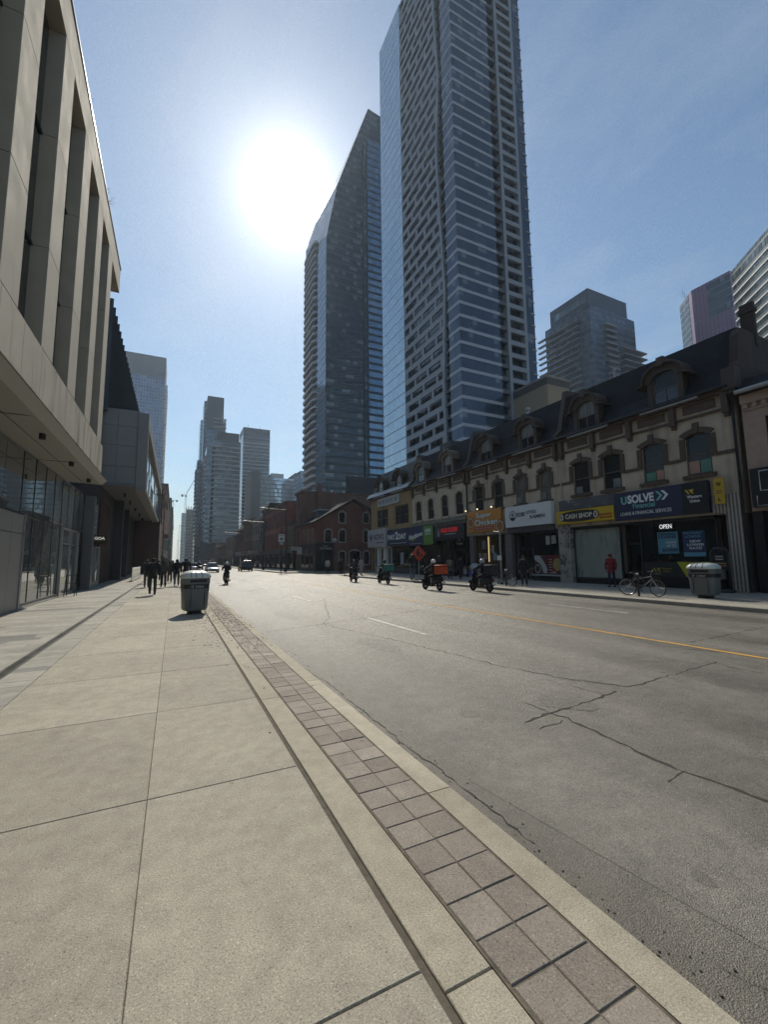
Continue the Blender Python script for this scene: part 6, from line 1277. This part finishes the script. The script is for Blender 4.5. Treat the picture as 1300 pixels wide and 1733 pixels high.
def scooter(label, loc, rz, col, box=None, boxm=None, scale=1.05):
    r = thing('motor_scooter', label, 'scooter'); R = .25; bm_ = mat('scooter '+label[:18], col, .35, .1, var=.1)
    wheel(r, -.62, R, R, .055, 6, rimm=M_dalu, hubr=.06); wheel(r, .66, R, R, .055, 6, rimm=M_dalu, hubr=.06)
    def ringr(y, w_, z0, z1): return [Vector((w_*math.cos(a)*(1 if abs(math.cos(a)) < .8 else .95), y, (z0+z1)/2+(z1-z0)/2*math.sin(a))) for a in [i*PI/6 for i in range(12)]]
    g = MB(); g.loft([ringr(-.9, .08, .5, .66), ringr(-.7, .15, .42, .74), ringr(-.4, .17, .33, .76), ringr(-.12, .16, .26, .72), ringr(-.02, .14, .22, .5)]); g.build('body', bm_, r, smooth=True)
    g = MB(); g.box(-.15, .15, -.1, .42, .2, .27); g.build('footboard', M_black, r, bevel=.02)
    g = MB(); g.loft([[Vector((w_*math.cos(a), y+.09*math.sin(a)**2*1.0-.02*math.sin(a), z)) for a in [i*PI/6 for i in range(12)]] for z, y, w_ in ((.24, .42, .17), (.5, .46, .21), (.8, .48, .17), (.95, .44, .1))]); g.build('leg_shield', bm_, r, smooth=True)
    g = MB(); g.loft([[Vector((.09*math.cos(a), .66+dy, .26+.30*math.sin(b))) + Vector((0, .30*math.cos(b), 0)) for a, dy in ((0, 0), (PI/3, .0), (2*PI/3, .0), (PI, 0))] for b in (.4, .9, 1.4, 1.9, 2.4)]); g.build('mudguard', bm_, r)
    g = MB(); g.tube([(0, .46, .9), (0, .62, .45), (0, .66, .25)], .035, 8); g.build('fork', M_dalu, r)
    g = MB(); g.ell((0, .47, .99), .12, .12, .1, 12, 7); g.tube([(-.34, .36, 1.02), (-.1, .44, 1.03), (.1, .44, 1.03), (.34, .36, 1.02)], .018, 8); g.build('handlebar', M_black, r, smooth=True)
    for s in (-1, 1):
        m_ = MB().tube([(s*.2, .43, 1.03), (s*.26, .44, 1.2)], .008, 5).build('mirror', M_black, r); MB().ell((s*.27, .44, 1.24), .055, .015, .04, 10, 6).build('mirror_glass', M_chr, m_, smooth=True)
    MB().ell((0, .585, .93), .08, .04, .06, 12, 7).build('headlight', mat('lamp lens', (.7, .7, .68), .1), r, smooth=True); MB().ell((0, -.93, .6), .07, .025, .035, 10, 6).build('tail_light', flatm((.35, .015, .01)), r, smooth=True)
    g = MB(); g.loft([[Vector((w_*math.cos(a), y, .75+h_*math.sin(a))) for a in [i*PI/5 for i in range(10)]] for y, w_, h_ in ((-.72, .1, .05), (-.55, .15, .07), (-.2, .14, .065), (.0, .09, .05))]); g.build('seat', M_black, r, smooth=True)
    MB().box(-.085, .085, -1.0, -.985, .36, .5).build('number_plate', flatm((.6, .6, .6)), r)
    g = MB(); g.tube([(.16, -.1, .24), (.18, -.75, .34)], .045, 8); g.build('exhaust', M_dalu, r)
    if box:
        bx = MB().box(-.26, .26, -1.02, -.52, .86, 1.32).build('delivery_box', boxm, r, bevel=.03); MB().box(-.27, .27, -1.03, -.51, 1.24, 1.27).build('box_lid_seam', M_black, bx); MB().box(-.2, .2, -.98, -.55, .8, .86).build('box_rack', M_black, bx)
    r.location = loc; r.rotation_euler = (0, 0, rz); r.scale = (scale,)*3; return r
hands = [Vector((-.32, .36, 1.0)), Vector((.32, .36, 1.0))]
def rider(label, loc, rz, col, helmet, sc=1.05, y=-.3, leg=BLK, feet=None, sit=.9, targ=None, lean=.22, h=1.72):
    off = Matrix.Rotation(rz, 4, 'Z') @ Vector((0, y*sc, 0)); L = Vector(loc)+off; pz = .93; s = h/1.75
    t_ = targ or [(-.3, (.36-y)*sc/s, (1.04*sc/s)-sit+pz), (.3, (.36-y)*sc/s, (1.04*sc/s)-sit+pz)]
    ft = feet or [(-.13, (.22-y)*sc/s, (.36*sc)/s-sit+pz), (.13, (.22-y)*sc/s, (.36*sc)/s-sit+pz)]
    return person(label, L, -rz, h, 0, 'bars', sit, col, leg, BLK, helmet=helmet, lean=lean, targ=t_, feet=ft, group='scooter riders')
HB = PI-.02                  # the four scooters ride towards the viewer's right, that is away from the junction
orange = mat('orange delivery box', (.55, .075, .02), .5, var=.1); teal = mat('teal delivery box', (.02, .17, .15), .5, var=.1); blackbox = mat('black delivery box', (.02, .02, .022), .6)
Z = ZR
sp = [((14.45, 17.9, Z), .0, (.02, .02, .022), True, blackbox, 'black scooter with a black top box near the right kerb', 'scooter rider in dark navy on the black scooter near the right kerb', (.012, .016, .035), (.5, .5, .5)),
      ((12.85, 20.1, Z), .05, (.018, .016, .018), True, orange, 'black scooter carrying a bright orange delivery box', 'scooter rider in black with a white helmet on the orange box scooter', BLK, (.75, .75, .74)),
      ((13.4, 27.3, Z), .0, (.02, .022, .022), True, teal, 'dark scooter carrying a teal delivery bag', 'scooter rider in a green jacket in front of the teal bag', (.012, .075, .045), (.04, .04, .04)),
      ((12.55, 30.9, Z), -.1, (.02, .02, .02), False, None, 'dark scooter without a box, farthest of the four on the right', 'scooter rider in dark grey on the farthest of the four scooters', CHAR, (.05, .05, .05))]
for loc, rz, col, bx, bm2, l1, l2, jc, hc in sp:
    q = scooter(l1, loc, rz, col, bx, bm2); q['group'] = 'delivery scooters'; rider(l2, loc, rz, jc, hc)
mloc = (3.55, 33.8, Z); mc = scooter('dark motorcycle with red tail light riding away in the near lane', mloc, 0., (.025, .02, .02), False, None, 1.02); mc.name = 'motorcycle'; mc['category'] = 'motorcycle'
rider('motorcycle rider in black with a pale helmet riding away in the near lane', mloc, 0., BLK, (.6, .6, .58), 1.02, sit=.86)
# e-scooter rider by the orange diamond
es = thing('kick_scooter', 'black electric kick scooter under the person beside the orange diamond sign', 'scooter', (0, 0, 0)); wheel(es, -.4, .11, .11, .025, 4); wheel(es, .42, .11, .11, .025, 4)
MB().box(-.08, .08, -.38, .32, .1, .15).build('deck', M_black, es, bevel=.02); g = MB(); g.tube([(0, .42, .12), (0, .33, 1.1)], .022, 8); g.build('stem', M_black, es); MB().tube([(-.25, .31, 1.1), (.25, .31, 1.1)], .018, 8).build('handlebar', M_black, es)
es.location = (16.3, 28.4, 0); es.rotation_euler = (0, 0, -.4)
person('person in a black top and pale jeans standing on the kick scooter', (16.25, 28.2, .14), .4, 1.78, .06, 'bars', top=BLK, leg=(.12, .14, .18), hat=(.4, .3, .33), group=G2)
# far cyclist
cyc = bicycle('bicycle ridden across the far lane beside the silver car', (3.75, 78.8, Z), -PI/2+.35, (.05, .05, .05)); rider('cyclist in black riding across the far lane', (3.75, 78.8, Z), -PI/2+.35, BLK, (.3, .3, .3), 1., -.2, sit=1.0, feet=[(-.1, .1, .45), (.1, .25, .35)], lean=.4)['group'] = 'cyclists'

# ------------------------------------------------------------------ cars far down the street
def car(name, label, loc, rz, col, suv=False, lit=False, cat='car', L=4.6, W=1.82, H=1.45, metal=.4):
    r = thing(name, label, cat); pm = mat('car paint '+label[:16], col, .25, metal, var=.04, spec=.6); zs = .92 if suv else .82; H = 1.72 if suv else H
    def sec(y, w_, z0, z1, n=14): return [Vector((w_*math.copysign(abs(math.cos(a))**.45, math.cos(a)), y, (z0+z1)/2+(z1-z0)/2*math.copysign(abs(math.sin(a))**.5, math.sin(a)))) for a in [i*2*PI/n+PI/n for i in range(n)]]
    w = W/2; g = MB(); g.loft([sec(-L/2, w*.86, .38, zs-.12), sec(-L/2+.15, w*.96, .24, zs), sec(-L*.25, w, .2, zs+.03), sec(L*.1, w, .2, zs+.02), sec(L*.3, w*.98, .2, zs-.03), sec(L/2-.15, w*.93, .24, zs-.14), sec(L/2, w*.8, .34, zs-.3)]); g.build('body', pm, r, smooth=True)
    y0, y1, y2, y3 = (-L/2+.25, -L/2+.55, L*.1, L*.27) if suv else (-L/2+.55, -L/2+1.15, L*.06, L*.26)
    cab = [[(sx_*w*k, y, z) for sx_, k in ((-1, k0), (1, k0))] for y, z, k0 in ()]
    g = MB(); b = [(-w*.9, y0, zs-.02), (w*.9, y0, zs-.02), (w*.9, y3, zs-.04), (-w*.9, y3, zs-.04)]; t2_ = [(-w*.7, y1, H), (w*.7, y1, H), (w*.7, y2, H), (-w*.7, y2, H)]
    g.add(b+t2_, [(0, 1, 5, 4), (1, 2, 6, 5), (2, 3, 7, 6), (3, 0, 4, 7), (4, 5, 6, 7)]); g.build('cabin_glass', G_dark, r)
    MB().box(-w*.7, w*.7, y1-.05, y2+.05, H-.02, H+.035).build('roof', pm, r, bevel=.03)
    g = MB()
    for i, j in ((0, 4), (1, 5), (2, 6), (3, 7)): g.tube([(b+t2_)[i], (b+t2_)[j]], .035, 6)
    g.build('pillars', pm, r)
    for sx_ in (-1, 1):
        for y in (-L*.3, L*.31):
            c = Vector((sx_*(w-.09), y, .32)); wl = MB().tube([c-Vector((.1, 0, 0)), c+Vector((.1, 0, 0))], .32, 20).build('wheel', M_tyre, r, bevel=.03); MB().tube([c-Vector((.11, 0, 0)), c+Vector((.11, 0, 0))], .19, 14).build('rim', M_rim, wl)
        MB().ell((sx_*w*.7, L/2-.1, zs-.24), .17, .09, .08, 10, 6).build('headlight', mat('headlamp', (.8, .8, .78), .08, emit=(3. if lit else 0.)), r, smooth=True)
        MB().ell((sx_*w*.76, -L/2+.08, zs-.14), .16, .06, .07, 10, 6).build('tail_light', flatm((.3, .015, .01)), r, smooth=True)
        MB().ell((sx_*(w+.08), L*.17, zs+.06), .1, .06, .07, 8, 5).build('mirror', pm, r, smooth=True)
    MB().box(-.26, .26, L/2-.02, L/2+.012, .4, .52).build('number_plate', flatm((.6, .6, .6)), r); MB().box(-w*.5, w*.5, L/2-.05, L/2-.0, .52, .66).build('grille', M_black, r)
    r.location = loc; r.rotation_euler = (0, 0, rz); return r
CG = 'cars far down the street'
car('parked_car', 'silver car with sunlit windscreen in the near lane far down the street', (5.25, 70.5, Z), PI, (.5, .51, .53), metal=.7)['group'] = CG
car('parked_car', 'dark sport utility car standing by the far right kerb', (10.6, 73.5, Z), 0., (.03, .032, .036), True)['group'] = CG
car('parked_car', 'white car behind the pedestrians near the left kerb', (2.95, 84, Z), 0., (.6, .6, .6))['group'] = CG
car('parked_car', 'black car beyond the cyclist in the near lane', (4.6, 98, Z), 0., (.02, .02, .022))['group'] = CG
car('parked_car', 'grey car in the distance behind the silver car', (5.6, 118, Z), PI, (.2, .2, .21))['group'] = CG
car('parked_car', 'dark blue car in the distance in the second lane', (8.0, 140, Z), PI, (.03, .04, .07), True)['group'] = CG
car('red_van', 'red van far away in the oncoming lane', (10.5, 165, Z), PI, (.3, .02, .02), True, L=5.4, W=2.2, cat='van')
# ------------------------------------------------------------------ litter bins, signs, lamps, kiosk
M_bin = mat('grey bin plastic', (.125, .14, .145), .5, var=.1, vscale=2, fine=.04); M_lid = mat('pale grey bin lid', (.6, .64, .6), .4, var=.06)
def litter_bin(label, loc, rz):
    r = thing('litter_bin', label, 'litter bin', (0, 0, 0), 'street litter bins')
    def rr(hx, hy, z, k=.16, n=5, yo=0.):
        P = []
        for sx_, sy_, a0 in ((1, 1, 0), (-1, 1, PI/2), (-1, -1, PI), (1, -1, 1.5*PI)):
            for i in range(n): a = a0+i*PI/2/(n-1); P.append(Vector((sx_*(hx-k)+k*math.cos(a), sy_*(hy-k)+k*math.sin(a)+yo, z)))
        return P
    MB().loft([rr(.2, .16, 0, .1), rr(.2, .16, .1, .1), rr(.24, .2, .12, .1)]).build('base', M_black, r)
    MB().loft([rr(.30, .25, .105, .1), rr(.335, .28, .16, .12), rr(.36, .31, .6), rr(.375, .325, .735), rr(.375, .325, .74)]).build('lower_shell', M_bin, r, smooth=True, auto=True)
    MB().loft([rr(.372, .322, .742), rr(.378, .328, .87)]).build('black_band', flatm((.012, .013, .014)), r)
    MB().loft([rr(.385, .335, .872), rr(.39, .34, .89), rr(.385, .335, 1.02), rr(.39, .345, 1.04)]).build('upper_shell', M_bin, r, smooth=True, auto=True)
    g = MB(); g.box(-.24, .24, -.352, -.335, .925, .995); g.build('slot', M_black, r)
    prof = [(1.042, 1.0), (1.06, 1.03), (1.1, 1.025), (1.16, .95), (1.21, .82), (1.245, .6), (1.262, .3), (1.267, .05)]
    ld = MB().loft([rr(.40*k, .36*k, z-(.0), .2*k, 6, (1-k)*.06) for z, k in prof]).build('lid', M_lid, r, smooth=True)
    for x in (-.22, -.08, .1):
        P = []
        for z, k in prof[1:-1]:
            xx = x+(k*.1-.1); P.append(Vector((xx*(.4+.6*k)+.09*(1-k), -(.36*k)+(1-k)*.06-.001, z+.003)))
        MB().tube(P, .009, 5).build('lid_groove', M_black, ld)
    f = lambda u, z, d: Vector((u, -.325+d, z))
    textmb(MB(), 'Litter', f, -.07, .17, .77, .84, -.016, .014, .0, .1, False).build('lettering', flatm((.5, .5, .48)), r)
    g = MB(); c = Vector((-.17, -.34, .805))
    for i in range(3): a = i*2*PI/3+PI/2; p = c+Vector((.04*math.cos(a), 0, .04*math.sin(a))); q = c+Vector((.04*math.cos(a+1.6), 0, .04*math.sin(a+1.6))); g.tube([p, q], .008, 4)
    g.build('emblem', flatm((.5, .5, .48)), r)
    g = MB()
    for s in (-1, 1): g.box(s*.2-.003, s*.2+.003, -.331, -.3, .2, .73)
    g.build('panel_seam', flatm((.02, .022, .024)), r)
    r.location = loc; r.rotation_euler = (0, 0, rz); r.scale = (1., 1., 1.04)
    return r
litter_bin('grey litter bin lettered Litter on the near pavement beside the brick strip', (.62, 14.6, 0), .24)
litter_bin('grey litter bin with a pale ribbed lid in front of the loan shop', (18.3, 9.35, 0), -1.5).scale = (1.22, 1.1, 1.05)
ks = thing('pay_phone', 'grey pay phone stand with an orange striped panel beside the fluted pier', 'pay phone', (0, 0, 0)); g = MB(); g.tube([(0, -.33, .1), (0, -.33, 1.75), (0, -.2, 1.9), (0, .2, 1.9), (0, .33, 1.75), (0, .33, .1)], .06, 8); g.build('frame', M_dalu, ks, smooth=True)
MB().box(-.05, .05, -.27, .27, 1.0, 1.82).build('panel', M_black, ks); g = MB()
for i, c in enumerate(((.3, .12, .03), (.25, .2, .1))): MB().box(-.06, -.052, -.25, .25, 1.12+i*.1, 1.18+i*.1).build('stripe', flatm(c), ks)
for i in range(2): MB().box(-.06, -.052, -.15, .15, 1.4+i*.12, 1.46+i*.12).build('print_line', flatm((.35, .35, .35)), ks)
MB().box(-.16, .04, -.18, .18, .55, 1.0).build('phone_set', mat('phone grey', (.09, .09, .09), .4), ks, bevel=.04); MB().ell((0, 0, .06), .42, .5, .12, 16, 6).build('base', M_dalu, ks, smooth=True)
ks.location = (21.6, 10.35, 0)
def pole(name, label, x, y, h, r0=.05, cat='pole', m=None):
    r = thing(name, label, cat, (x, y, 0)); MB().cyl((x, y, 0), (x, y, h), r0, None, 12).build('post', m or M_alu, r); return r
pg = pole('street_pole', 'plain grey street pole with a white box in front of the chicken shop', 18.0, 20.35, 3.3, .055); MB().box(17.85, 17.94, 20.2, 20.5, 1.45, 1.75).build('control_box', M_white, pg); MB().tube([(18, 20.35, 3.2), (18., 20.9, 3.25)], .03, 6).build('arm', M_alu, pg); MB().cyl((18.0, 20.35, 0), (18., 20.35, .12), .1, .07, 12).build('base', M_black, pg)
# orange diamond sign
dx, dy = 16.95, 28.4
ds = pole('road_work_sign', 'orange diamond road work sign on a thin post beside the kick scooter', dx, dy, 1.5, .035, 'road sign'); rot = Matrix.Rotation(rad(-8), 3, 'Z'); 
def dq(u, z, d): return Vector((dx, dy-.06, 2.0))+rot @ Vector((u, d, z))
S_ = .62; MB().fpoly(dq, [(-S_, 0), (0, -S_), (S_, 0), (0, S_)], -.012, .012).build('plate', mat('orange sheeting', (.56, .06, .02), .5, var=.05), ds)
g = MB(); k = .56
for a, b in (((-k, 0), (0, -k)), ((0, -k), (k, 0)), ((k, 0), (0, k)), ((0, k), (-k, 0))): g.tube([dq(*a, -.014), dq(*b, -.014)], .014, 4)
g.build('border', flatm((.02, .012, .01)), ds)
g = MB(); g.fpoly(dq, [(-.14, -.25), (-.02, -.25), (.04, .08), (-.02, .24), (-.2, .24), (-.22, .05)], -.022, -.012); g.fpoly(dq, [(-.1+.09*math.cos(a), .33+.08*math.sin(a)) for a in [i*PI/6 for i in range(12)]], -.022, -.012); g.fpoly(dq, [(.08, -.24), (.3, -.2), (.26, -.04), (.14, -.02)], -.022, -.012); g.tube([dq(.0, .12, -.016), dq(.24, -.12, -.016)], .02, 4); g.build('worker_symbol', flatm((.02, .012, .01)), ds)
MB().box(dx-.3, dx+.3, dy-.25, dy+.25, 0, .07).build('base', M_black, ds)
# speed sign and street lamps past the junction
s4 = pole('speed_sign', 'white speed limit sign reading 40 on a dark pole at the far corner', 12.95, 57.8, 5.9, .06, 'road sign', M_black); f = lambda u, z, d: Vector((12.95+u, 57.7+d, z)); MB().fpoly(f, [(-.42, 4.1), (.42, 4.1), (.42, 5.1), (-.42, 5.1)], -.02, .0).build('plate', flatm((.62, .62, .6)), s4); textmb(MB(), '40', f, -.28, .28, 4.25, 4.7, -.035, .012, .03, 0, False).build('lettering', flatm((.02, .02, .02)), s4); textmb(MB(), 'MAXIMUM', f, -.34, .34, 4.85, 4.98, -.035, .012, .01, 0, False).build('lettering', flatm((.02, .02, .02)), s4); MB().fbox(f, -.25, .25, 3.7, 4.0, -.02, 0).build('lower_plate', flatm((.4, .4, .38)), s4)
def street_lamp(label, px, pyt, Y, arm=3.2, sd=-1, group='street lamps on the right'):
    p = atY(px, pyt, Y); r = thing('street_lamp', label, 'street lamp', (p.x, Y, 0), group); MB().cyl((p.x, Y, 0), (p.x, Y, p.z+.3), .06, .04, 12).build('post', M_dalu, r); MB().tube([(p.x, Y, p.z), (p.x+sd*arm, Y-.3, p.z+.12)], .04, 8).build('arm', M_dalu, r); MB().ell((p.x+sd*(arm+.35), Y-.3, p.z+.12), .5, .2, .12, 12, 7).build('lantern', M_lead, r, smooth=True); MB().cyl((p.x, Y, 0), (p.x, Y, .6), .2, .16, 12).build('base', M_black, r)
street_lamp('street lamp with a long arm beside the white speed limit sign', 484.5, 863.5, 60., 3.0); street_lamp('second street lamp with a long arm, in front of the grey stone houses', 447, 884, 74., 2.9); street_lamp('small distant street lamp on the right beyond the brick houses', 404, 902, 120., 3.); street_lamp('farthest street lamp on the right near the towers', 385, 925, 200., 4.)
for x, px, py, Y, lab in ((0, 303, 890, 150, 'street lamp leaning over the road from the left row'), (0, 300, 915, 220, 'distant street lamp far along the left kerb')):
    street_lamp(lab, px, py, Y, 3., 1, 'street lamps on the left')
# ------------------------------------------------------------------ hazy air
HAZE = 0.0003
if HAZE:
    m = bpy.data.materials.new('haze air'); m.use_nodes = True; nt = m.node_tree; nt.nodes.clear()
    o_ = nt.nodes.new('ShaderNodeOutputMaterial'); v_ = nt.nodes.new('ShaderNodeVolumePrincipled'); v_.inputs['Color'].default_value = (.74, .87, 1, 1); v_.inputs['Density'].default_value = HAZE; v_.inputs['Anisotropy'].default_value = .35
    nt.links.new(v_.outputs[0], o_.inputs['Volume'])
    m.cycles.homogeneous_volume = True
    struct(MB().box(-300, 420, -60, 1100, -1.2, 262).build('haze', m), 'stuff')
bpy.context.view_layer.update()
